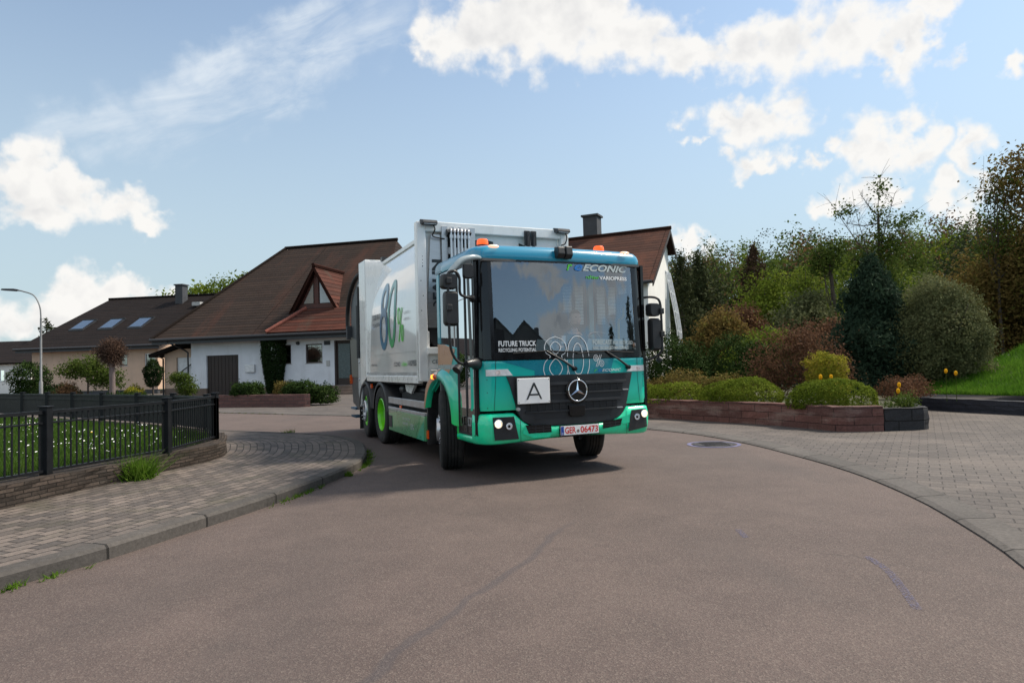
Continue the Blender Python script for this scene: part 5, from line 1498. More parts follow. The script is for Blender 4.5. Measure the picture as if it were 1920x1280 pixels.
# ---------------- body: front frame
YF = .78
mb = MB()
def fl(xa, xb, za, zb, ya=YF, yb=YF + .14): mb.box(xa, xb, ya, yb, za, zb)
fl(-1.27, -1.13, 1.16, 3.52); fl(1.13, 1.27, 1.16, 3.52); fl(-1.13, 1.13, 3.38, 3.53); mb.prism([(-1.27, 1.16), (-1.27, 1.9), (-1.10, 1.9), (-1.10, 1.16)], YF + .02, YF + .1, 'y')
ff = mb.build('front_frame', P_WFLAT, TR, bevel=.012)
mb = MB(); mb.box(-1.12, 1.12, YF + .10, YF + .13, 1.9, 3.38); mb.build('front_wall', P_WFLAT, ff)
mb = MB(); mb.prism([(-1.13, 1.95), (-.90, 1.95), (-.90, 3.34), (-1.05, 3.34)], YF + .03, YF + .06, 'y'); spl = mb.build('steel_cover', M_STEEL, ff)
FA = lambda a, b: (-1.0 - b, YF + .022, 2.30 + a)
letters('lettering', spl, M_TXTK, [('FAUN', 0, 0, .18, dict(bold=.05, fit=.60, fn=lambda a, b: (-.905 - b, YF + .022, 2.36 + a)))])
mb = MB(); ribbon([(-.97 + .055 * math.cos(a), 2.28 + .06 * math.sin(a)) for a in np.linspace(R(-60), R(190), 16)], .022, lambda a, b: (a, YF + .022, b), mb); mb.build('logo_arc', M_TXTK, spl, fix=False)
# lower front: black opening, box beam, control box
mb = MB(); mb.prism([(-1.10, 1.95), (-1.10, 1.78), (-1.02, 1.68), (.8, 1.68), (.8, 1.95)], YF + .05, YF + .12, 'y'); mb.build('dark_opening', M_CHAS, ff)
mb = MB(); mb.box(-1.15, .8, YF - .05, YF + .05, 1.56, 1.66); mb.build('cross_beam', P_WFLAT, ff, bevel=.008)
mb = MB(); mb.box(-1.14, -.6, YF + .03, YF + .06, 1.15, 1.56); mb.build('lower_plate', P_WFLAT, ff)
letters('lettering', ff, M_TXTK, [('CE', -1.07, 1.42, .075, dict(fn=lambda a, b: (a, YF + .026, b), bold=.002)), ('102', -1.06, 1.30, .05, dict(fn=lambda a, b: (a, YF + .026, b)))])
mb = MB(); mb.box(-1.14, -1.0, YF - .12, YF - .0, 1.17, 1.33); mb.build('control_box', M_GREY, ff, bevel=.01)
mb = MB()
for k in range(4):
    mb.disc((-1.19 if k % 2 else -1.22, YF - .003, 2.2 + k * .22), .007); mb.disc((-1.19, YF - .003, 2.85 + k * .05), .006)
mb.build('rivet', M_GUTT, ff)
# rack with slots and hydraulic pipes
mb = MB()
for x0, x1 in ((-.89, -.80), (-.74, -.69), (-.63, -.58), (-.46, -.36)): mb.box(x0, x1, YF - .02, YF + .02, 2.5, 3.46)
mb.box(-.80, -.46, YF - .018, YF + .018, 3.05, 3.15); mb.box(-.80, -.46, YF - .018, YF + .018, 2.5, 2.7); rk = mb.build('pipe_rack', M_STEEL, ff)
mb = MB(); mb.box(-.80, -.46, YF + .03, YF + .06, 2.5, 3.4); mb.build('rack_back', M_CHAS, rk)
mb = MB(); mb.prism([(YF - .12, 3.36), (YF - .02, 3.42), (YF + .03, 3.42), (YF + .03, 3.22), (YF - .02, 3.30)], -.82, -.45, 'x'); mb.build('rack_hood', M_BLK, rk)
for k in range(6):
    x = -.77 + k * .055; mb = MB(); mb.tube(catmull([(x, YF - .10, 2.6), (x, YF - .10, 3.30), (x + .005, YF - .085, 3.40), (x + .015, YF - .03, 3.43)], 5), .017, 8); mb.lathe([(.026, 0), (.026, .05)], (x, YF - .10, 3.27), 'z', 10); mb.build('hydraulic_pipe', M_ALU, rk)
# dark recess, hose, strut
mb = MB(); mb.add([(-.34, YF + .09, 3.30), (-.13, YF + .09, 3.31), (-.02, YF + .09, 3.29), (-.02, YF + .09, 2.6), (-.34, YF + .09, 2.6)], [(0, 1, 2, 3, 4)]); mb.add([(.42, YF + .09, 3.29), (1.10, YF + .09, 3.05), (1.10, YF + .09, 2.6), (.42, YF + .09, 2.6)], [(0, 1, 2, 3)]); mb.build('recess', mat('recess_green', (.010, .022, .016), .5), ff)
mb = MB(); P = catmull([(-.28, YF - .05, 2.7), (-.20, YF - .06, 2.95), (.05, YF - .1, 3.10), (.30, YF - .1, 3.11), (.65, YF - .1, 2.93), (.85, YF - .1, 2.80)], 8); mb.tube(P, .05, 10); ho = mb.build('cable_hose', M_RUB, ff)
mb = MB()
for k in (10, 16, 24, 30): mb.lathe([(.054, -.012), (.054, .012)], P[k], 'x', 12)
mb.build('cable_tie', M_GREY, ho)
for x in (.52, .63):
    mb = MB(); mb.tube([(x, YF - .02, 3.44), (x + (.02 if x < .6 else -.02), YF - .06, 2.75)], .026, 6); mb.disc((x, YF - .055, 3.40), .016); mb.box(x - .045, x + .045, YF - .03, YF, 3.24, 3.47); mb.build('strut', M_BLK, ff)
    mb = MB(); mb.disc((x, YF - .034, 3.42), .017); mb.disc((x, YF - .034, 3.33), .017); mb.build('bolt', M_ALU, ff)
for x in (-1.10, 1.12):
    mb = MB(); mb.prism([(YF - .14, 3.47), (YF - .12, 3.52), (YF + .04, 3.56), (YF + .06, 3.50), (YF - .06, 3.45)], x - .11, x + .12, 'x'); wl = mb.build('work_lamp', M_DGREY, TR, bevel=.012)
    mb = MB(); mb.box(x - .09, x + .1, YF - .125, YF - .115, 3.46, 3.50); mb.build('lens', M_LENSW, wl)
    mb = MB(); mb.tube(catmull([(x + .08, YF - .03, 3.47), (x + .10, YF - .04, 3.40), (x + .07, YF - .03, 3.30), (x + (.25 if x < 0 else 0), YF - .03, 3.27)], 5), .01, 6); mb.build('lamp_cable', M_RUB, wl)

# body: bulged side panels and roof
def bx_(z):
    if z < 2.2: return 1.235
    t = (z - 2.2) / 1.25; return 1.235 - .26 * t ** 1.9
zb = [1.30, 1.36, 1.6, 1.9, 2.2, 2.4, 2.6, 2.8, 3.0, 3.15, 3.28, 3.37, 3.43, 3.46]
def bxx(z): return bx_(z) - (max(0, z - 3.34) / .12) ** 2 * .10
ysb = [.92, 1.5, 2.2, 2.9, 3.6, 4.1]
for s in (-1, 1):
    mb = MB(); mb.grid([[(s * (bxx(z) + .012 * math.sin(math.pi * (y - .92) / 3.2) * (1 if 1.5 < z < 3.2 else 0)), y + (.30 * max(0, (2.9 - z) / 1.6) if y > 4 else 0), z) for y in ysb] for z in zb]); sp = mb.build('side_wall', P_WHITE, TR)
    # filler between the bulged wall and the rear frame
    mb = MB(); mb.grid([[(s * (bxx(z) + .0), 4.1 + .30 * max(0, (2.9 - z) / 1.6), z) for z in zb], [(s * 1.25, 4.62, z + .06 * (z > 3.3)) for z in zb]]); mb.build('filler_panel', P_WFLAT, sp)
    mb = MB(); mb.box(min(s * 1.18, s * 1.26), max(s * 1.18, s * 1.26), .92, 4.62, 1.13, 1.245); mb.build('sill_rail', P_WFLAT, sp, bevel=.01)
    mb = MB(); mb.box(min(s * 1.20, s * 1.238), max(s * 1.20, s * 1.238), .93, 4.6, 1.247, 1.30); mb.build('sill_groove', M_ALU, sp)
    # rear frame
    mb = MB(); mb.prism([(4.62, 1.20), (5.22, 1.02), (5.22, 3.57), (4.62, 3.55)], s * 1.265, s * 1.15, 'x'); mb.build('rear_frame', P_WFLAT, TR, bevel=.012)
    mb = MB()
    for yy in (.96, 4.05): ribbon([(yy, zz) for zz in np.linspace(1.32, 3.3, 24)], .008, (lambda a, b: (s * (bxx(b) + .018), a, b)), mb)
    ribbon([(yy, 1.62) for yy in np.linspace(.96, 4.1, 12)], .006, (lambda a, b: (s * (bxx(b) + .020), a, b)), mb)
    mb.build('panel_seam', M_GREY, sp, fix=False)
    mb = MB()
    for yy in np.linspace(1.0, 4.5, 15): mb.disc((s * 1.2625, float(yy), 1.19), .010, 'x', 8)
    mb.build('rivet_row', M_GUTT, sp, fix=False)
    if s < 0:
        SX = lambda a, b: (-(bxx(b) + .020), a, b)
        # big figure: dark blue to green
        M_80B = paint_grad('figure_blue', [(1.75, lin(10, 105, 140)), (2.3, lin(20, 70, 115)), (2.9, lin(120, 170, 195))], .4, .3)
        M_80G = paint_grad('figure_green', [(1.75, lin(30, 160, 75)), (2.2, lin(0, 125, 100)), (2.9, lin(120, 180, 185))], .4, .3)
        for (cy, w, m_) in ((3.10, .36, M_80B), (2.50, .34, M_80G)):
            mb = MB(); ov = lambda zc, ry, rz_: [(cy + ry * math.cos(a), zc + rz_ * math.sin(a)) for a in np.linspace(0, 2 * math.pi, 49)]
            for q in ([ov(2.07, .24, .31), ov(2.59, .19, .24)] if m_ is M_80B else [ov(2.30, .23, .52)]): ribbon(q, .13, SX, mb)
            mb.build('big_figure', m_, sp, fix=False)
        mb = MB()
        for cy, cz in ((2.03, 2.22), (1.80, 1.93)): ribbon([(cy + .055 * math.cos(a), cz + .12 * math.sin(a)) for a in np.linspace(0, 2 * math.pi, 20)], .045, SX, mb)
        ribbon([(2.02, 1.80), (1.82, 2.34)], .05, SX, mb); mb.build('percent_sign', M_GRN, sp, fix=False)
        MIR = lambda y0, z0, d=.0: (lambda a, b: SX(y0 - a, z0 + b))
        letters('lettering', sp, M_DGREY, [('FUTURE TRUCK', 0, 0, .14, dict(fit=.62, bold=.01, fn=MIR(4.0, 2.28))), ('RECYCLING POTENTIAL', 0, 0, .09, dict(fit=.62, bold=.006, fn=MIR(4.0, 2.15))),
            ('VARIOPRESS', 0, 0, .12, dict(fit=.50, bold=.012, fn=MIR(1.50, 1.40))), ('ECONIC', 0, 0, .10, dict(fit=.42, bold=.008, shear=.2, fn=MIR(2.40, 1.40)))])
        letters('lettering', sp, M_GRN, [('reNew', 0, 0, .10, dict(fit=.32, bold=.006, fn=MIR(1.88, 1.40)))])
        letters('lettering', sp, M_GREY, [('FORECAST FOR RECYCLED', 0, 0, .06, dict(fit=.34, fn=MIR(1.70, 2.22))), ('AND BIOBASED MATERIALS', 0, 0, .06, dict(fit=.34, fn=MIR(1.70, 2.12)))])
        letters('lettering', sp, M_DGREY, [('reNew future', 0, 0, .07, dict(fit=.5, fn=MIR(4.2, 1.42)))])
mb = MB(); mb.box(-1.0, 1.0, .92, 4.7, 3.40, 3.46); mb.box(-1.24, 1.24, 4.63, 5.22, 3.50, 3.565); mb.build('body_roof', P_WFLAT, TR)
mb = MB(); mb.box(-1.0, -.9, 4.2, 4.35, 3.46, 3.56); mb.build('roof_bracket', M_BLK, TR)
mb = MB(); mb.box(-1.18, 1.18, .95, 5.2, 1.10, 1.28); mb.build('body_floor', M_CHAS, TR)
# tailgate / hopper
mb = MB(); mb.prism([(5.24, .55), (5.24, 3.35), (5.7, 3.28), (6.3, 3.05), (6.55, 2.8), (6.6, 1.1), (6.5, .62), (5.9, .5)], -1.20, 1.20, 'x'); tg = mb.build('tailgate', mat('tailgate_dark', (.035, .04, .045), .4, var=.3, scale=3), TR, bevel=.03)
for s in (-1, 1):
    mb = MB(); mb.prism([(5.26, .60), (5.26, 3.20), (5.52, 3.15), (5.62, 2.6), (5.62, .9), (5.5, .58)], s * 1.205, s * 1.235, 'x'); mb.build('side_cheek', M_GREY, tg)
    mb = MB(); mb.prism([(5.72, 1.2), (6.45, 1.2), (6.6, 2.0), (6.5, 2.1), (5.72, 2.0)], s * 1.205, s * 1.22, 'x'); mb.build('side_patch', mat('hopper_olive', (.12, .12, .10), .5, .2), tg)
    mb = MB(); mb.tube(catmull([(s * 1.15, 5.25, 3.40), (s * 1.22, 5.8, 3.33), (s * 1.24, 6.4, 3.05), (s * 1.24, 6.7, 2.7), (s * 1.24, 6.72, 2.3)], 5), .05, 8); mb.build('gate_tube', M_CHAS, tg)
    mb = MB(); mb.tube([(s * 1.26, 5.35, 2.7), (s * 1.26, 5.35, 1.6)], .055, 10); mb.tube([(s * 1.26, 5.35, 3.1), (s * 1.26, 5.35, 2.7)], .03, 10); mb.build('lift_cylinder', M_BLK, tg)
    mb = MB(); mb.box(s * 1.24 - .06, s * 1.24 + .06, 6.5, 6.62, 2.05, 2.35); mb.build('handrail_box', M_DGREY, tg)
    mb = MB(); mb.box(s * 1.22 - .03, s * 1.22 + .03, 6.5, 6.58, 1.05, 1.25); mb.build('side_marker', M_ORANGE, tg)
    mb = MB(); mb.box(s * 1.0 - .2, s * 1.0 + .2, 6.2, 6.75, .48, .52)
    for k in range(7): mb.box(s * 1.0 - .2, s * 1.0 + .2, 6.22 + k * .08, 6.25 + k * .08, .30, .34)
    mb.build('step_board', mat('step_blue', (.03, .09, .15), .5), tg)
    mb = MB()
    for k in range(7): mb.lathe([(0, s * .02), (.025, s * .016), (.03, 0)], (s * 1.236, 5.45 + .04 * math.sin(k), .8 + k * .36), 'x', 8)
    mb.build('bolt_head', M_ALU, tg)

# chassis, axles, tanks
mb = MB()
for s in (-1, 1): mb.box(s * .43 - .05, s * .43 + .05, -.9, 6.2, .78, 1.05)
mb.box(-.38, .38, 2.0, 2.2, .8, 1.0); mb.box(-.38, .38, 4.1, 4.3, .8, 1.0); mb.build('chassis_frame', M_CHAS, TR)
mb = MB(); mb.box(-.5, .5, -1.0, .1, .42, .72); mb.box(-.75, .75, .1, 6.0, .36, .78); mb.build('underbody', M_CHAS, TR)  # wide tray stands for under-structure, added to keep sun off the road beneath
mb = MB(); mb.box(-1.05, -.5, .8, 2.7, .45, .98); mb.box(.5, 1.15, .8, 2.7, .38, .98); mb.build('battery_box', M_CHAS, TR, bevel=.03)
mb = MB(); mb.tube([(-.95, 1.2, 1.0), (-.95, 2.6, 1.02)], .06, 8); mb.tube([(-1.02, 1.0, .93), (-1.02, 2.4, .95)], .025, 6); mb.build('air_pipe', M_GUTT, TR)
mb = MB(); mb.prism([(1.6, 1.14), (2.3, 1.14), (2.2, .98), (1.9, .95)], -1.1, -1.06, 'x'); mb.build('support_bracket', P_WFLAT, TR)
mb = MB(); mb.lathe([(.0, -.12), (.09, -.1), (.1, .1), (0, .12)], (-.98, 2.65, 1.0), 'y', 12); mb.build('air_bottle', M_BLK, TR)
for y in (0, 3.55, 4.9):
    mb = MB(); mb.tube([(-.95, y, .53), (.95, y, .53)], .08, 10); mb.build('axle', M_CHAS, TR)
# side guards
for s in (-1, 1):
    x = s * 1.235
    mb = MB(); mb.box(min(x, x - s * .04), max(x, x - s * .04), .70, 2.92, .765, .875); mb.build('side_rail', M_ALU, TR, bevel=.008)
    mb = MB(); mb.box(min(x, x - s * .05), max(x, x - s * .05), .70, 2.92, .30, .66); sk = mb.build('side_skirt', paint_grad('livery_skirt', [(.3, lin(58, 150, 92)), (.66, lin(110, 172, 120))], .3, .7), TR, bevel=.008)
    mb = MB(); mb.box(min(x + s * .004, x - s * .04), max(x + s * .004, x - s * .04), .70, 2.92, .66, .71); mb.build('skirt_rail', M_ALU, sk, bevel=.006)
    mb = MB(); xo = x + s * .003; mb.add([(xo, p[0], p[1]) for p in [(2.15, .655), (2.9, .655), (2.9, .60)]], [(0, 1, 2)]); mb.build('facet', mat('skirt_grey', lin(130, 150, 130), .3, coat=.7), sk)
    mb = MB(); mb.add([(xo, p[0], p[1]) for p in [(2.1, .305), (1.2, .305), (.9, .655), (2.4, .655)]], [(0, 1, 2, 3)]); mb.build('facet', mat('skirt_green', lin(78, 148, 98), .3, coat=.7), sk)
    mb = MB(); mb.add([(xo + s * .001, p[0], p[1]) for p in [(1.15, .305), (.72, .305), (.72, .62)]], [(0, 1, 2)]); mb.build('facet', mat('skirt_teal', lin(40, 165, 125), .3, coat=.7), sk)
    mb = MB(); mb.box(min(x, x + s * .008), max(x, x + s * .008), 2.66, 2.88, .36, .56); mb.build('latch_plate', M_GUTT, sk, bevel=.02)
    if s < 0:
        SK = lambda y0, z0: (lambda a, b: (xo - .003, y0 - a, z0 + b))
        letters('lettering', sk, M_TXTG, [('FORECAST FOR RECYCLED', 0, 0, .055, dict(fit=.46, bold=.003, fn=SK(1.95, .54))), ('AND BIOBASED', 0, 0, .055, dict(fit=.34, bold=.003, fn=SK(1.95, .47))), ('15%', 0, 0, .12, dict(fit=.20, bold=.004, fn=SK(1.5, .42)))])
    mb = MB(); mb.box(min(x, x + s * .012), max(x, x + s * .012), 2.0, 2.1, .715, .76); mb.build('side_marker', M_ORANGE, TR)
    # rear mudguards
    for yc in (3.55, 4.9):
        rows = []
        for a in np.linspace(R(8), R(172), 18):
            c_, q_ = math.cos(a), math.sin(a); rows.append([(s * 1.02, yc + .60 * c_, .53 + .60 * q_), (s * 1.245, yc + .60 * c_, .53 + .60 * q_), (s * 1.26, yc + .58 * c_, .53 + .58 * q_), (s * 1.26, yc + .53 * c_, .53 + .53 * q_)] if False else [(s * .80, yc + .62 * c_, .53 + .60 * q_), (s * 1.24, yc + .62 * c_, .53 + .60 * q_), (s * 1.255, yc + .60 * c_, .53 + .58 * q_), (s * 1.25, yc + .55 * c_, .53 + .54 * q_)])
        mb = MB(); mb.grid(rows); mb.build('mudguard', M_BLK, TR)
    mb = MB(); mb.box(min(s * .85, s * 1.24), max(s * .85, s * 1.24), 5.50, 5.52, .12, .62); mb.build('mud_flap', M_RUB, TR)
    mb = MB(); mb.box(s * 1.25 - .015, s * 1.25 + .015, 4.19, 4.26, 1.0, 1.08); mb.build('side_marker', M_ORANGE, TR)

# ---------------- wheels (built once per kind, copied)
def tyre_prof(w, r=.525, rim=.30):
    h = w / 2; return [(rim, -h * .78), (rim + .03, -h * .95), (r - .10, -h * 1.03), (r - .035, -h * .98), (r - .008, -h * .86), (r, -h * .7), (r, h * .7), (r - .008, h * .86), (r - .035, h * .98), (r - .10, h * 1.03), (rim + .03, h * .95), (rim, h * .78)]
def add_tyre(w, x, parent, grooves=4):
    pr = tyre_prof(w); out = []
    for i, p in enumerate(pr):
        out.append(p)
        if i == 5:
            h = w / 2 * .7
            for k in range(grooves):
                g = -h + 2 * h * (k + 1) / (grooves + 1); out += [(.525, g - .009), (.511, g - .006), (.511, g + .006), (.525, g + .009)]
    mb = MB(); mb.lathe(out, (x, 0, 0), 'x', 48)
    return mb.build('tyre', M_RUB, parent)
def wheel(kind, loc, side, steer=0.0):
    w = bpy.data.objects.new('wheel', None); COL.objects.link(w); w.parent = TR; w.location = loc; w.rotation_euler = (0, 0, steer); o = -side
    add_tyre(.30, 0, w)
    mb = MB(); X_ = lambda v: side * v
    if kind == 'front':
        pr = [(.30, X_(-.12)), (.30, X_(.125)), (.285, X_(.13)), (.27, X_(.10)), (.22, X_(.115)), (.17, X_(.13)), (.15, X_(.19)), (.0, X_(.20))]
    elif kind == 'drive':
        pr = [(.30, X_(-.12)), (.30, X_(.135)), (.285, X_(.14)), (.27, X_(.09)), (.255, X_(-.06)), (.17, X_(-.075)), (.15, X_(.03)), (.12, X_(.06)), (.0, X_(.065))]
    else:
        pr = [(.30, X_(-.12)), (.30, X_(.13)), (.285, X_(.135)), (.265, X_(.06)), (.225, X_(.02)), (.215, X_(.16)), (.20, X_(.175)), (.14, X_(.16)), (.12, X_(.10)), (.0, X_(.10))]
    if kind == 'front': mb.lathe(pr, axis='x', seg=40); mm = [M_ALU]
    elif kind == 'drive': mb.lathe(pr, axis='x', seg=40, mis=[0, 0, 0, 0, 0, 1, 1, 1]); mm = [M_LIME, M_RIM]
    else: mb.lathe(pr, axis='x', seg=40, mis=[0, 0, 0, 0, 1, 1, 1, 1, 1]); mm = [M_LIME, M_ALU]
    mb.build('rim', mm, w)
    if kind == 'front':
        mb = MB()
        for k in range(10): a = 2 * math.pi * k / 10; mb.tube([(X_(.11), .19 * math.cos(a), .19 * math.sin(a)), (X_(.165), .19 * math.cos(a), .19 * math.sin(a))], .016, 6)
        mb.build('wheel_nuts', M_CHROME, w)
    else:
        mb = MB(); rr, xx = (.21, -.07) if kind == 'drive' else (.17, .175)
        for k in range(10): a = 2 * math.pi * k / 10; mb.tube([(X_(xx), rr * math.cos(a), rr * math.sin(a)), (X_(xx + .04), rr * math.cos(a), rr * math.sin(a))], .016, 6)
        mb.build('wheel_nuts', M_RIM, w)
    if kind == 'drive': add_tyre(.29, -side * .34, w)
    return w
wheel('front', (-1.075, 0, .525), -1, R(-16)); wheel('front', (1.06, 0, .525), 1, R(-18))
wheel('drive', (-1.09, 3.55, .525), -1); wheel('drive', (1.09, 3.55, .525), 1)
wheel('tag', (-1.09, 4.9, .525), -1, R(-4)); wheel('tag', (1.09, 4.9, .525), 1, R(-4))

# ---------------- the driver
def skin_body(name, joints, edges, m, parent, sub=2):
    me = bpy.data.meshes.new(name); me.from_pydata([j[:3] for j in joints], edges, []); me.materials.append(m)
    o = bpy.data.objects.new(name, me); COL.objects.link(o); o.parent = parent
    sk_ = o.modifiers.new('skin', 'SKIN'); sk_.use_smooth_shade = True
    for i, j in enumerate(joints): d = me.skin_vertices[0].data[i]; d.radius = (j[3], j[4] if len(j) > 4 else j[3])
    me.skin_vertices[0].data[0].use_root = True
    ss = o.modifiers.new('sub', 'SUBSURF'); ss.levels = sub; ss.render_levels = sub
    dg = bpy.context.evaluated_depsgraph_get(); dg.update()
    m2 = bpy.data.meshes.new_from_object(o.evaluated_get(dg)); o.modifiers.clear(); o.data = m2
    m2.polygons.foreach_set('use_smooth', [True] * len(m2.polygons))
    return o
M_SKIN = mat('skin', (.66, .42, .32), .55, var=.08, scale=12)
M_HAIR = mat('hair', (.20, .10, .045), .7, var=.3, scale=30)
M_SHIRT = mat('shirt', (.05, .05, .055), .85, var=.2, scale=15)
dx, dy = .60, -.50
dw = Matrix.Translation((0.12, 9.38, 0)) @ Matrix.Rotation(R(24), 4, 'Z')
pos = dw @ Vector((dx, dy, 1.24))
DR = thing('person', 'bearded man with short brown hair and a black shirt, driving the truck', 'person', pos, R(24))
# local: seat at z=0, facing -y
J = [(0, .02, .06, .15, .12), (0, .03, .22, .15, .11), (0, .04, .40, .17, .11), (0, .03, .50, .10, .08), (0, .0, .57, .055, .055), (0, -.02, .63, .055, .058),
     (-.19, .03, .47, .062), (-.30, -.10, .30, .05), (-.24, -.33, .30, .040), (-.19, -.42, .34, .032),
     (.19, .03, .47, .062), (.31, -.10, .32, .05), (.36, -.33, .36, .040), (.40, -.43, .40, .032),
     (-.10, -.25, .05, .085), (-.12, -.50, .02, .07), (-.12, -.55, -.25, .055), (-.12, -.60, -.42, .05), (.10, -.25, .05, .085), (.12, -.50, .02, .07), (.12, -.55, -.25, .055), (.12, -.60, -.42, .05)]
E_ = [(0, 1), (1, 2), (2, 3), (3, 4), (4, 5), (3, 6), (6, 7), (7, 8), (8, 9), (3, 10), (10, 11), (11, 12), (12, 13), (0, 14), (14, 15), (15, 16), (16, 17), (0, 18), (18, 19), (19, 20), (20, 21)]
body = skin_body('body', J, E_, M_SKIN, DR)
# shirt: torso and short sleeves, a little outside the body
Jt = [(0, .02, .04, .165, .135), (0, .03, .22, .165, .125), (0, .04, .39, .185, .125), (0, .03, .50, .115, .09), (-.19, .03, .47, .075), (-.27, -.06, .355, .064), (.19, .03, .47, .075), (.275, -.06, .37, .064)]
skin_body('shirt', Jt, [(0, 1), (1, 2), (2, 3), (3, 4), (4, 5), (3, 6), (6, 7)], M_SHIRT, DR)
Jt = [(0, -.02, .05, .15, .12), (-.10, -.25, .05, .095), (-.12, -.50, .02, .08), (-.12, -.55, -.3, .065), (.10, -.25, .05, .095), (.12, -.50, .02, .08), (.12, -.55, -.3, .065)]
skin_body('trousers', Jt, [(0, 1), (1, 2), (2, 3), (0, 4), (4, 5), (5, 6)], mat('trousers', (.02, .025, .04), .9), DR)
# head: shaped grid with nose, brow, jaw
rows = []; hc = Vector((0, -.035, .735))
for i in range(17):
    t = i / 16; ph = math.pi * (t - .5); r = []
    for k in range(24):
        a = 2 * math.pi * k / 24; cx, cy_ = math.sin(a), -math.cos(a); z = math.sin(ph) * .125; rr = math.cos(ph)
        w = .076 - (.018 if z < -.03 else 0) * min(1, (-.03 - z) / .07 if z < -.03 else 0); d = .094
        x = cx * rr * w; y = cy_ * rr * d - .006
        f = max(0, -cy_)
        if abs(cx) < .28 and f > .9: y -= .024 * math.exp(-((z + .018) / .022) ** 2)      # nose
        if f > .6 and .05 < abs(cx) < .6: y += .008 * math.exp(-((z - .012) / .012) ** 2)     # eye sockets
        if f > .7: y -= .006 * math.exp(-((z + .085) / .02) ** 2) - .004 * math.exp(-((z + .055) / .006) ** 2)
        r.append((hc.x + x, hc.y + y, hc.z + z))
    rows.append(r)
mb = MB(); mb.grid(rows, closed=True); hd = mb.build('head', M_SKIN, DR)
mb = MB(); mb.grid([[(hc.x + (p[0] - hc.x) * 1.10, hc.y + .004 + (p[1] - hc.y) * 1.07, hc.z + (p[2] - hc.z) * 1.10 + .006) for k, p in enumerate(r) if True] for r in rows[11:]], closed=True)
mb.grid([[(hc.x + (r[k][0] - hc.x) * 1.08, hc.y + (r[k][1] - hc.y) * 1.08, r[k][2]) for k in range(6, 19)] for r in rows[6:12]]); mb.build('hair', M_HAIR, hd)
mb = MB(); mb.grid([[(hc.x + (r[k % 24][0] - hc.x) * 1.035, hc.y + (r[k % 24][1] - hc.y) * 1.035 - .002, r[k % 24][2]) for k in range(-6, 7)] for r in rows[2:6]]); mb.build('beard', M_HAIR, hd)
for s in (-1, 1):
    mb = MB(); mb.lathe([(0, -.006), (.008, -.004), (.011, .004)], (s * .030, hc.y - .080, hc.z + .010), 'y', 10); mb.build('eye', M_BLKG, hd)
    mb = MB(); rr_ = [[(s * (.073 + .012 * math.cos(b)), hc.y + .01 + .012 * math.cos(a) - .0, hc.z - .012 + .030 * math.sin(a) + .004 * math.sin(b)) for a in np.linspace(0, 2 * math.pi, 13)] for b in (0, 1.5, 3.1)]; mb.grid(rr_); mb.build('ear', M_SKIN, hd)
    mb = MB(); mb.box(s * .03 - .014, s * .03 + .014, hc.y - .092, hc.y - .084, hc.z + .024, hc.z + .030); mb.build('brow', M_HAIR, hd)
mb = MB(); mb.box(-.02, .02, hc.y - .097, hc.y - .088, hc.z - .058, hc.z - .052); mb.build('lips', mat('lips', (.35, .14, .12), .5), hd)
# hands curled on the wheel rim: palm and five fingers each
for s, hx, hy, hz in ((-1, -.19, -.42, .34), (1, .40, -.43, .40)):
    Jh = [(hx, hy, hz, .030, .022), (hx, hy - .05, hz + .012, .034, .018)]; Eh = [(0, 1)]
    for k in range(4):
        b = len(Jh); ox = (k - 1.5) * .019; L = (.9, 1.0, .95, .75)[k]
        Jh += [(hx + ox, hy - .075, hz + .02, .0095), (hx + ox, hy - .10 * L - .01, hz + .005, .0088), (hx + ox, hy - .095, hz - .025 * L, .0082), (hx + ox, hy - .072, hz - .034 * L, .0075)]
        Eh += [(1, b), (b, b + 1), (b + 1, b + 2), (b + 2, b + 3)]
    b = len(Jh); Jh += [(hx - s * .035, hy - .03, hz + .005, .012), (hx - s * .045, hy - .06, hz - .008, .010), (hx - s * .038, hy - .085, hz - .014, .0085)]; Eh += [(0, b), (b, b + 1), (b + 1, b + 2)]
    skin_body('hand', Jh, Eh, M_SKIN, DR, 1)

# ------------------------------------------------------------------ trees, shrubs, hedges
L_DARK = leafmat('yew', (0.011, 0.022, 0.007), (0.019, 0.036, 0.011), (0.032, 0.050, 0.014), .2)
L_THUJ = leafmat('thuja', (0.017, 0.036, 0.009), (0.030, 0.055, 0.013), (0.053, 0.075, 0.018), .2)
L_BOX = leafmat('box_hedge', (.075, .115, .012), (.14, .185, .020), (.23, .26, .04), .35)
L_COP = leafmat('copper', (0.076, 0.042, 0.026), (0.131, 0.068, 0.040), (0.207, 0.111, 0.059), .3)
L_RED = leafmat('red_bud', (0.083, 0.046, 0.026), (0.138, 0.078, 0.041), (0.179, 0.117, 0.053), .3)
L_FRESH = leafmat('fresh', (0.069, 0.111, 0.014), (0.124, 0.169, 0.021), (0.207, 0.234, 0.035), .4)
L_MID = leafmat('mid_green', (0.041, 0.072, 0.014), (0.076, 0.111, 0.021), (0.124, 0.150, 0.033), .35)
L_OLIVE = leafmat('olive', (0.083, 0.098, 0.041), (0.131, 0.143, 0.064), (0.207, 0.208, 0.099), .3)
L_SPRUCE = leafmat('spruce', (.018, .036, .022), (.030, .054, .032), (.05, .075, .042), .2)
L_PINE = leafmat('pine', (0.025, 0.034, 0.016), (0.044, 0.055, 0.023), (0.069, 0.075, 0.033), .2)
L_YG = leafmat('yellow_green', (0.138, 0.169, 0.018), (0.276, 0.247, 0.029), (0.386, 0.273, 0.059), .35)
L_BIG = leafmat('brown_green', (0.103, 0.078, 0.023), (0.165, 0.111, 0.035), (0.152, 0.169, 0.035), .4)
L_JUN = leafmat('juniper', (0.103, 0.085, 0.023), (0.152, 0.111, 0.035), (0.138, 0.156, 0.035), .3)
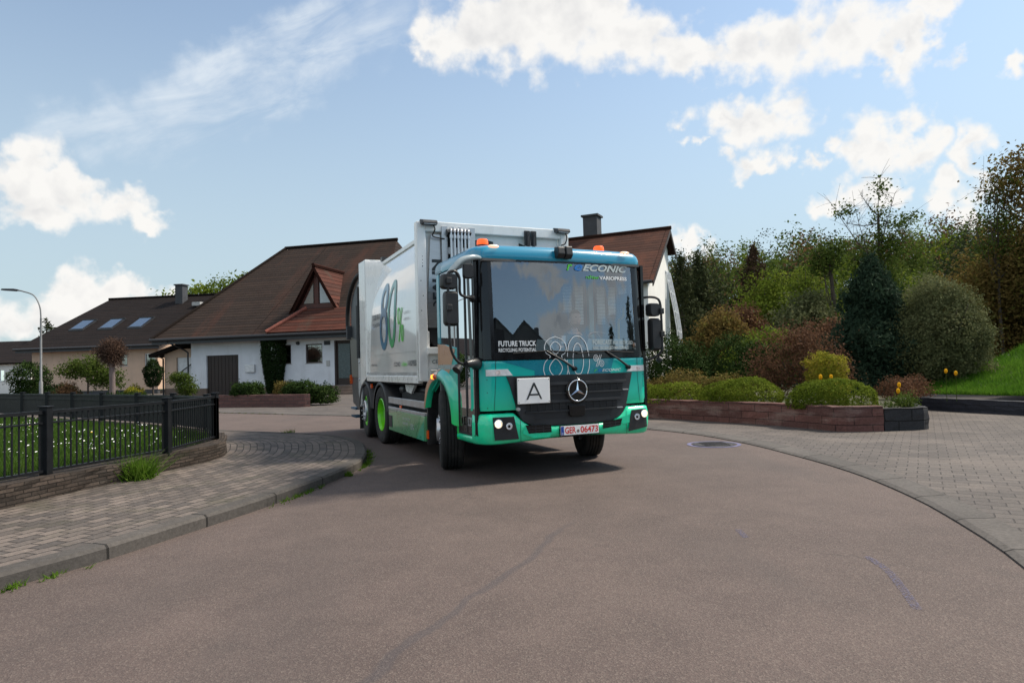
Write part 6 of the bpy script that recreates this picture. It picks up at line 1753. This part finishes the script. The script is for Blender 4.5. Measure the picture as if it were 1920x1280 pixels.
L_TUL = leafmat('tulip', (.6, .30, .01), (.75, .42, .02), None, .3)
L_BARK = mat('bark', (.075, .058, .045), .9, var=.35, scale=5, bump=.8, stretch=(3, 3, .6))
L_BARKP = mat('bark_pale', (.17, .13, .12), .9, var=.3, scale=5, bump=.8, stretch=(3, 3, .6))


def plant(name, label, cat, loc, m, blobs, clumps, per, spread, size, trunk=None, bark=None, group=None, shell=.55, twigs=0, tips=None, zmin=.02, **k):
    t = thing(name, label, cat, loc, random.uniform(0, 6.28) if False else 0, group)
    if trunk:
        h, r = trunk
        tp = tips or [tuple(np.array(b[:3]) + RNG.normal(0, .45, 3) * np.array(b[3:])) for b in blobs for _ in range(3)]
        limbs('trunk', t, bark or L_BARK, h, r, tp, twigs=twigs)
    crown('crown' if trunk else 'leaves', t, m, blobs, clumps, per, spread, size, shell, zmin, **k)
    return t


def conifer(name, label, loc, m, h, r, clumps, per, size, cat='tree', group=None, pw=.9, ragged=.18, z0=.05):
    t = thing(name, label, cat, loc, 0, group)
    n = clumps; u = RNG.random(n) ** .75; z = z0 * h + (1 - u) ** 1.0 * 0 + (1 - u) * (1 - z0) * h
    z = z0 * h + RNG.beta(1.1, 1.7, n) * (1 - z0) * h
    a = RNG.uniform(0, 6.28, n); tiers = 1 + ragged * np.sin(z * 6.0 / max(h, 1) * 3 + np.sin(a * 3) * 1.2) + RNG.normal(0, ragged * .5, n)
    rad = r * (1 - z / h) ** pw * tiers * (0.45 + .55 * RNG.random(n) ** .5)
    d = np.stack([np.cos(a), np.sin(a), np.full(n, .1)], 1)
    P = np.stack([rad * np.cos(a), rad * np.sin(a), z - .12 * rad], 1)
    V, F = leaf_cloud(P, d, per, .02 * h ** .8 + .02, size, aspect=.28, up=.1)
    keep = V.reshape(-1, 4, 3)[:, :, 2].min(1) > .02; V = V.reshape(-1, 4, 3)[keep].reshape(-1, 3)
    np_mesh('crown', V, np.arange(len(V)).reshape(-1, 4), m, t)
    mb = MB(); mb.tube([(0, 0, 0), (0, 0, h * .5), (0, 0, h * .97)], [.03 * h ** .8 + .03, .02 * h ** .8, .01], 7); mb.build('trunk', L_BARK, t)
    return t


# right garden: clipped hedges and shrubs behind the sandstone wall
plant('clipped_hedge', 'clipped box hedge mound at the right end of the sandstone wall, beside the black blocks', 'hedge', (6.12, 12.55, .36), L_BOX, [(0, 0, .16, .80, .46, .42), (-.3, .05, .14, .55, .44, .40)], 5200, 6, .012, .017, shell=.93, lumpy=.25, group='clipped hedge mounds')
plant('clipped_hedge', 'clipped box hedge mound in the middle of the sandstone wall', 'hedge', (4.95, 14.35, .36), L_BOX, [(.12, -.1, .16, .78, .5, .42), (-.2, .15, .14, .62, .48, .40)], 5200, 6, .012, .018, shell=.93, lumpy=.25, group='clipped hedge mounds')
plant('clipped_hedge', 'long clipped hedge nearest the truck, behind the sandstone wall', 'hedge', (3.55, 16.0, .36), L_BOX, [(.3, -.45, .16, .7, .5, .34), (-.5, .4, .16, .75, .5, .34), (-1.6, 1.2, .15, .8, .5, .32)], 4200, 6, .016, .022, shell=.92, lumpy=.4, group='clipped hedge mounds')
plant('juniper', 'low brownish juniper spreading behind the hedge beside the truck', 'shrub', (4.4, 17.2, .36), L_JUN, [(0, 0, .25, 1.1, .7, .42), (.9, -.5, .2, .7, .6, .36)], 1900, 6, .05, .035, shell=.7)
plant('thuja', 'dark rounded thuja beside the truck mirror, before the gabled house', 'shrub', (5.0, 20.5, .2), L_THUJ, [(0, 0, .8, 1.0, .9, 1.15), (.4, 0, .5, .9, .8, .8)], 3200, 6, .05, .04, shell=.75)
plant('thuja', 'dark thuja hedge right of the rounded thuja', 'shrub', (7.1, 21.0, .2), L_THUJ, [(0, 0, .8, 1.2, .9, 1.0), (1.1, .2, .7, 1.0, .9, .95)], 3200, 6, .05, .04, shell=.75)
plant('copper_shrub', 'broad copper-brown twiggy shrub behind the clipped hedges', 'shrub', (7.25, 16.6, .3), L_COP, [(0, 0, 1.0, 1.05, .9, .98), (-.7, .2, .7, .7, .7, .75), (.75, 0, .75, .65, .7, .75), (.1, .2, 1.5, .6, .6, .5)], 1700, 6, .09, .034, trunk=(.7, .05), shell=.25, twigs=6)
plant('golden_shrub', 'small golden-green shrub behind the right clipped hedge', 'shrub', (6.75, 14.2, .36), L_YG, [(0, 0, .75, .42, .4, .38), (.1, 0, .4, .36, .36, .35)], 1300, 6, .03, .026, shell=.6)
conifer('blue_conifer', 'dark blue-green cone-shaped conifer left of the big rounded bush', (10.15, 18.4, .3), L_SPRUCE, 3.85, 1.75, 4600, 7, .075, cat='tree', pw=.8, ragged=.24)
plant('rounded_bush', 'big rounded grey-green bush left of the grass bank', 'bush', (11.3, 17.4, .3), L_OLIVE, [(0, 0, 1.5, 1.12, 1.1, 1.5), (-.35, -.15, 1.0, .9, .9, .95), (.4, -.1, 1.15, .85, .9, .95), (.05, -.2, 2.1, .8, .8, .8)], 7200, 9, .06, .032, shell=.6, lumpy=.7, trunk=(1.0, .09))
plant('bedding_plant', 'low reddish bedding plant between the bush and the black block wall', 'plant', (8.6, 14.7, .36), L_COP, [(0, 0, .2, .5, .4, .26), (.6, .5, .2, .4, .4, .3)], 700, 6, .04, .026)
plant('bedding_plant', 'low green plants growing over the black block wall', 'plant', (6.95, 11.85, .38), L_MID, [(0, 0, .08, .28, .16, .15), (.25, .2, .1, .2, .2, .18)], 380, 5, .03, .02)
for i, (x, y, z, lab) in enumerate([(6.02, 12.9, .98, 'orange tulip left of its twin above the right clipped hedge'), (6.25, 12.95, .97, 'orange tulip right of its twin above the right clipped hedge'), (7.55, 12.9, .78, 'upper yellow tulip behind the black block wall'), (7.35, 12.6, .68, 'lower yellow tulip behind the black block wall'), (9.6, 14.6, .98, 'orange tulip beside the grass bank'), (9.75, 14.5, .93, 'orange tulip nearest the foot of the grass bank')]):
    t = thing('tulip', lab, 'flower', (x, y, .3), 0, 'tulips in the right garden')
    mb = MB(); mb.tube([(0, 0, 0), (.01, 0, z - .36)], .006, 5); mb.build('stem', L_MID, t)
    mb = MB(); mb.lathe([(.0, -.06), (.024, -.045), (.034, -.01), (.028, .035), (.006, .05)], (0.01, 0, z - .31), 'z', 10); mb.build('bloom', L_TUL, t)

# right middle distance: individual trees
def hz(x, y): return float(hill_z(x, y)) - .1 if y > 25 else .15
plant('tall_tree', 'tall sparse tree with bare twigs rising above the others on the right', 'tree', (17.3, 30.5, hz(17.3, 30.5)), L_MID, [(0, 0, 4.6, 1.5, 1.3, 1.2), (0, 0, 3.2, 1.4, 1.3, 1.2), (.3, 0, 6.2, 1.1, 1.0, 1.0), (-.7, 0, 5.4, .9, .9, .8), (.2, 0, 7.6, .5, .5, .7), (.9, 0, 7.0, .5, .5, .35), (.1, 0, 8.8, .35, .35, .5), (-1.6, 0, 7.8, .7, .4, .25), (1.4, 0, 7.4, .5, .4, .25)], 1000, 7, .18, .075, trunk=(7.6, .10), shell=.15, twigs=26,
      tips=[(1.7, .2, 7.6), (-1.5, 0, 7.2), (-.6, .3, 8.6), (.15, 0, 9.3), (.7, -.2, 8.5), (-2.2, 0, 8.2), (-1.1, 0, 8.0), (1.3, 0, 6.2), (-1.4, .2, 5.6), (.5, .4, 5.0)])
plant('broadleaf_tree', 'small round tree left of the tall sparse tree', 'tree', (14.7, 30, hz(14.7, 30)), L_MID, [(0, 0, 5.9, .8, .7, .7), (-.4, 0, 5.4, .6, .6, .5)], 260, 7, .13, .075, trunk=(5.4, .11), shell=.4)
big = [(0, 0, 5.2, 2.4, 2.2, 2.2), (-1.0, 0, 3.4, 2.2, 2.0, 1.7), (1.3, 0, 6.6, 2.0, 1.8, 1.6), (-.8, .2, 6.6, 1.0, 1.0, .7), (1.5, 0, 3.0, 2.4, 2, 2.0), (-1.9, 0, 6.0, .5, .5, .35), (.2, 0, 1.5, 2.3, 1.8, 1.4), (1.3, 0, 8.0, .8, .7, .6), (-1.2, 0, 7.2, .7, .6, .45), (-2.1, 0, 6.5, .5, .4, .3), (.3, 0, 7.7, .6, .5, .5)]
plant('spreading_tree', 'large spreading brown-green tree at the right edge of the photo', 'tree', (19.0, 22.6, .7), L_BIG, big, 2600, 11, .24, .07, trunk=(5.0, .2), shell=.35, twigs=4, tips=[(-2.3, 0, 6.6), (-1.9, .3, 5.9), (-1.3, 0, 7.4), (.4, 0, 8.0), (1.5, 0, 8.4), (-2.0, 0, 4.6), (2.4, 0, 6.0), (.8, .4, 7.0)])
plant('leaf_spray', 'light green young branches left of the spreading tree top', 'tree', (16.9, 22.6, .7), L_MID, [(0, 0, 5.2, .7, .6, .45), (.1, 0, 4.3, .9, .7, .6), (-.1, 0, 6.0, .35, .4, .25), (.3, 0, 6.6, .5, .5, .3)], 240, 6, .13, .06, trunk=(4.2, .07), shell=.2, twigs=4)
for (x, y, h, w, mt, nm, lab) in [
    (18.4, 28.6, 4.4, 1.9, L_OLIVE, 'broadleaf_tree', 'olive-green tree behind the top of the rounded bush'),
    (20.6, 28.2, 5.2, 2.0, L_BIG, 'broadleaf_tree', 'brown-green tree between the rounded bush and the spreading tree'),
    (13.2, 29.5, 4.3, 1.9, L_OLIVE, 'broadleaf_tree', 'olive tree behind the dark blue-green conifer'),
    (9.6, 30.5, 3.6, 1.7, L_BIG, 'broadleaf_tree', 'brown-green tree just right of the gabled house'),
    (13.6, 35, 5.6, 2.0, L_FRESH, 'broadleaf_tree', 'fresh green leafy tree left of the tall sparse tree'),
    (16.0, 36, 5.8, 2.2, L_FRESH, 'broadleaf_tree', 'fresh green leafy tree behind the tall sparse tree'),
    (19.4, 33, 4.8, 2.1, L_FRESH, 'broadleaf_tree', 'fresh green tree right of the tall sparse tree, above the rounded bush'),
    (21.5, 36, 6.8, 2.3, L_MID, 'broadleaf_tree', 'mid green tree between the tall sparse tree and the spreading tree'),
    (11.4, 33, 3.8, 1.9, L_COP, 'copper_tree', 'brown-red leafed tree right of the gabled house'),
    (15.2, 27.5, 2.8, 1.8, L_RED, 'copper_tree', 'red-brown bushy tree behind the copper shrub'),
    (10.2, 26.5, 2.6, 1.7, L_FRESH, 'broadleaf_tree', 'small yellow-green tree behind the thuja hedge'),
    (12.6, 25.8, 2.9, 1.6, L_COP, 'copper_tree', 'low copper tree behind the broad copper shrub'),
    (18.2, 26.5, 3.6, 1.9, L_MID, 'broadleaf_tree', 'dark green tree behind the blue-green conifer')]:
    z = hz(x, y)
    bl = [(0, 0, h * .62, w * .8, w * .7, h * .34), (-w * .45, .2, h * .45, w * .6, w * .6, h * .3), (w * .45, 0, h * .5, w * .62, w * .6, h * .3), (0, .2, h * .25, w * .9, w * .8, h * .25), (w * .15, 0, h * .85, w * .4, w * .4, h * .16)]
    plant(nm, lab, 'tree', (x, y, z), mt, bl, 1700, 9, .15, .075, trunk=(h * .6, .1), shell=.35)
plant('broadleaf_tree', 'brown-green bushy tree behind the rounded bush, filling the right edge', 'tree', (17.2, 23.6, .6), L_BIG, [(0, 0, 2.6, 1.7, 1.4, 1.6), (1.3, 0, 3.0, 1.5, 1.3, 1.8), (.2, 0, 1.0, 1.9, 1.4, 1.1), (1.9, -.2, 1.2, 1.6, 1.3, 1.2)], 2600, 9, .16, .07, trunk=(2.4, .1), shell=.4)
conifer('pine_tree', 'dark pine beside the roof of the gabled house', (12.3, 47, hz(12.3, 47)), L_PINE, 8.0, 2.0, 1000, 7, .16, ragged=.4)
conifer('pine_tree', 'second dark pine from the gabled house', (14.4, 50, hz(14.4, 50)), L_PINE, 8.0, 1.9, 1000, 7, .16, ragged=.4)
conifer('pine_tree', 'reddish dark pine standing tallest right of the gabled house', (17.9, 48, hz(17.9, 48)), leafmat('pine_red', (0.048, 0.029, 0.021), (0.069, 0.044, 0.028), (0.083, 0.065, 0.035), .2), 7.6, 2.1, 1000, 7, .16, ragged=.4)
# the far wood on the hill as one mass
Pn = []; Nn = []
for i in range(210):
    y = random.uniform(46, 112); x = random.uniform(9 + (y - 46) * .15, 30 + y * .62)
    z = float(hill_z(x, y)); hgt = random.uniform(4.5, 7.5) * (1.0 + .18 * (random.random() < .2)); w = random.uniform(1.4, 2.6); n = 55
    u = RNG.normal(0, 1, (n, 3)); u /= np.linalg.norm(u, axis=1)[:, None]
    Pn.append(np.array([x, y, z + hgt * .55]) + u * np.array([w, w, hgt * .48]) * (RNG.random((n, 1)) ** .4)); Nn.append(u)
Pn = np.concatenate(Pn); Nn = np.concatenate(Nn)
V, F = leaf_cloud(Pn, Nn, 12, .36, .17)
mi = np.repeat(np.repeat(RNG.choice(4, 210, p=[.3, .3, .14, .26]), 55), 12)
tag(np_mesh('far_wood', V, F, [L_MID, L_PINE, L_FRESH, L_RED], mi=mi), kind='stuff')

# left: garden of the beige house and around
def front(x, y): return (x, y, 0)
plant('round_shrub', 'dark green ball-shaped shrub at the left edge, before the white cottage', 'shrub', (-25.4, 34.5, 0), L_THUJ, [(0, 0, 1.35, .85, .8, .85), (.1, 0, .6, .6, .6, .6)], 1500, 6, .05, .055, shell=.75)
plant('round_shrub', 'low dark mounded shrub right of the ball-shaped shrub', 'shrub', (-23.6, 33.9, 0), L_DARK, [(0, 0, .4, 1.0, .8, .62)], 1100, 6, .05, .055, shell=.75)
plant('garden_tree', 'spreading light green garden tree before the beige house wall', 'tree', (-20.9, 32.3, 0), L_MID, [(0, 0, 1.9, .9, .8, .55), (-.8, 0, 1.75, .6, .6, .38), (.6, 0, 1.4, .7, .7, .6), (1.3, 0, 1.2, .5, .5, .5)], 950, 6, .10, .06, trunk=(1.5, .06), shell=.35)
po = thing('pollard_tree', 'brown pollarded tree with a ball of bare twigs, before the beige house', 'tree', (-19.1, 31.3, 0))
mb = MB(); mb.tube([(0, 0, 0), (.02, 0, .9), (0, 0, 1.85), (.02, 0, 2.4)], [.16, .13, .13, .16], 10); mb.build('trunk', L_BARKP, po)
mb = MB()
for k in range(420):
    d = Vector((random.gauss(0, 1), random.gauss(0, 1), random.gauss(.25, .8))).normalized(); s0 = Vector((0, 0, 2.4)); L = random.uniform(.45, .82)
    mb.tube([s0, s0 + d * L * .5 + Vector((0, 0, .02)), s0 + d * L], [.02, .013, .005], 4, caps=False)
mb.build('twigs', mat('twig_brown', (.085, .055, .042), .9, var=.3), po, fix=False)
crown('bud_ball', po, leafmat('bud', (.05, .032, .024), (.085, .05, .036), (.11, .07, .045), .15), [(0, 0, 2.55, .68, .66, .62)], 1500, 6, .06, .035, .3)
tp = thing('topiary_tree', 'dark egg-shaped topiary on a thin stem before the beige house window', 'tree', (-17.8, 32.5, 0))
mb = MB(); mb.tube([(0, 0, 0), (0, 0, 1.0)], [.05, .04], 8); mb.build('trunk', L_BARK, tp)
crown('crown', tp, L_DARK, [(0, 0, 1.48, .42, .42, .62)], 1500, 6, .025, .035, .85)
plant('yellow_shrub', 'yellow-green shrub at the foot of the pollarded tree', 'shrub', (-18.45, 32.0, 0), L_YG, [(0, 0, .5, .42, .4, .4)], 420, 6, .05, .045, shell=.6)
plant('garden_shrub', 'loose green shrub beside the garage annex', 'shrub', (-17.4, 35.0, 0), L_MID, [(0, 0, .7, .5, .5, .6), (-.4, 0, 1.2, .5, .4, .3)], 520, 6, .08, .055, shell=.4)
plant('garden_shrub', 'grey-brown twiggy shrub under the light green garden tree', 'shrub', (-21.4, 31.6, 0), L_RED, [(0, 0, .55, .6, .5, .55)], 420, 6, .08, .045, shell=.4)
plant('garden_shrub', 'low dark ground shrub beneath the egg-shaped topiary', 'shrub', (-18.3, 31.2, 0), L_THUJ, [(0, 0, .3, .9, .5, .34), (-.9, .2, .3, .6, .5, .3)], 620, 6, .06, .045, shell=.6)
t = thing('cup_yew', 'dark yew clipped like a cup before the white house window', 'shrub', (-14.15, 39.0, 0))
n = 5600; z = RNG.uniform(.15, 3.25, n); a = RNG.uniform(0, 6.28, n); rad = (.38 + .34 * np.clip(z / 2.2, 0, 1)) * (.85 + .15 * RNG.random(n)); top = RNG.random(n) < .25
z = np.where(top, 3.2 + RNG.normal(0, .03, n), z); rad = np.where(top, .72 * np.sqrt(RNG.random(n)), rad)
V, F = leaf_cloud(np.stack([rad * np.cos(a), rad * np.sin(a), z], 1), np.stack([np.cos(a), np.sin(a), top * 1.0], 1), 6, .03, .05); np_mesh('crown', V, F, L_DARK, t)
mb = MB(); mb.tube([(0, 0, 0), (0, 0, 2.4)], [.1, .05], 8); mb.build('trunk', L_BARK, t)
plant('ground_shrub', 'low dark evergreen left of the cup-shaped yew, on the garden wall', 'shrub', (-10.55, 26.1, .1), L_THUJ, [(0, 0, .55, .62, .45, .34)], 800, 6, .05, .045, shell=.65)
plant('ground_shrub', 'wide evergreen shrub at the right end of the pink garden wall', 'shrub', (-8.1, 25.6, .05), L_THUJ, [(0, 0, .45, .7, .6, .5), (.7, .1, .35, .6, .5, .42), (-.5, .2, .6, .45, .4, .3)], 1500, 6, .05, .045, shell=.65)
plant('ground_shrub', 'small bronze shrub between the two evergreens on the garden wall', 'shrub', (-9.15, 26.4, .1), L_JUN, [(0, 0, .55, .42, .4, .32)], 420, 6, .05, .04, shell=.6)
for (x, y, h, w, lab) in [(-35.5, 72, 12.0, 3.6, 'bright green tree behind the beige house chimney'), (-31.5, 74, 13.4, 3.2, 'bright green tree between the roofs of the beige and the white house')]:
    bl = [(0, 0, h * .75, w, w * .8, h * .16), (-w * .5, 0, h * .66, w * .7, w * .7, h * .14), (w * .5, 0, h * .82, w * .55, w * .5, h * .14), (0, 0, h * .5, w, w, h * .22)]
    plant('far_tree', lab, 'tree', (x, y, 0), L_FRESH, bl, 1000, 8, .3, .2, trunk=(h * .6, .2), shell=.4)
conifer('far_pine', 'small dark pine between the white cottage and the beige house', (-46.8, 66, 0), L_PINE, 7.6, 2.0, 320, 7, .2, ragged=.5)
# pines behind the camera, mirrored at the right edge of the windscreen
for i, (x, y, h) in enumerate([(37, -9.0, 8), (40, -6, 10), (44, -3, 11), (42, -8.5, 7), (46, 1, 13)]):
    conifer('mirror_pine', 'dark pine mirrored in the windscreen', (x, y, 0), L_PINE, h, 1.5, 260, 7, .28, group='pines across the street', ragged=.4)

if __name__ == '__main__':
    print('objects', len(bpy.data.objects), 'polys', sum(len(o.data.polygons) for o in bpy.data.objects if o.type == 'MESH'))
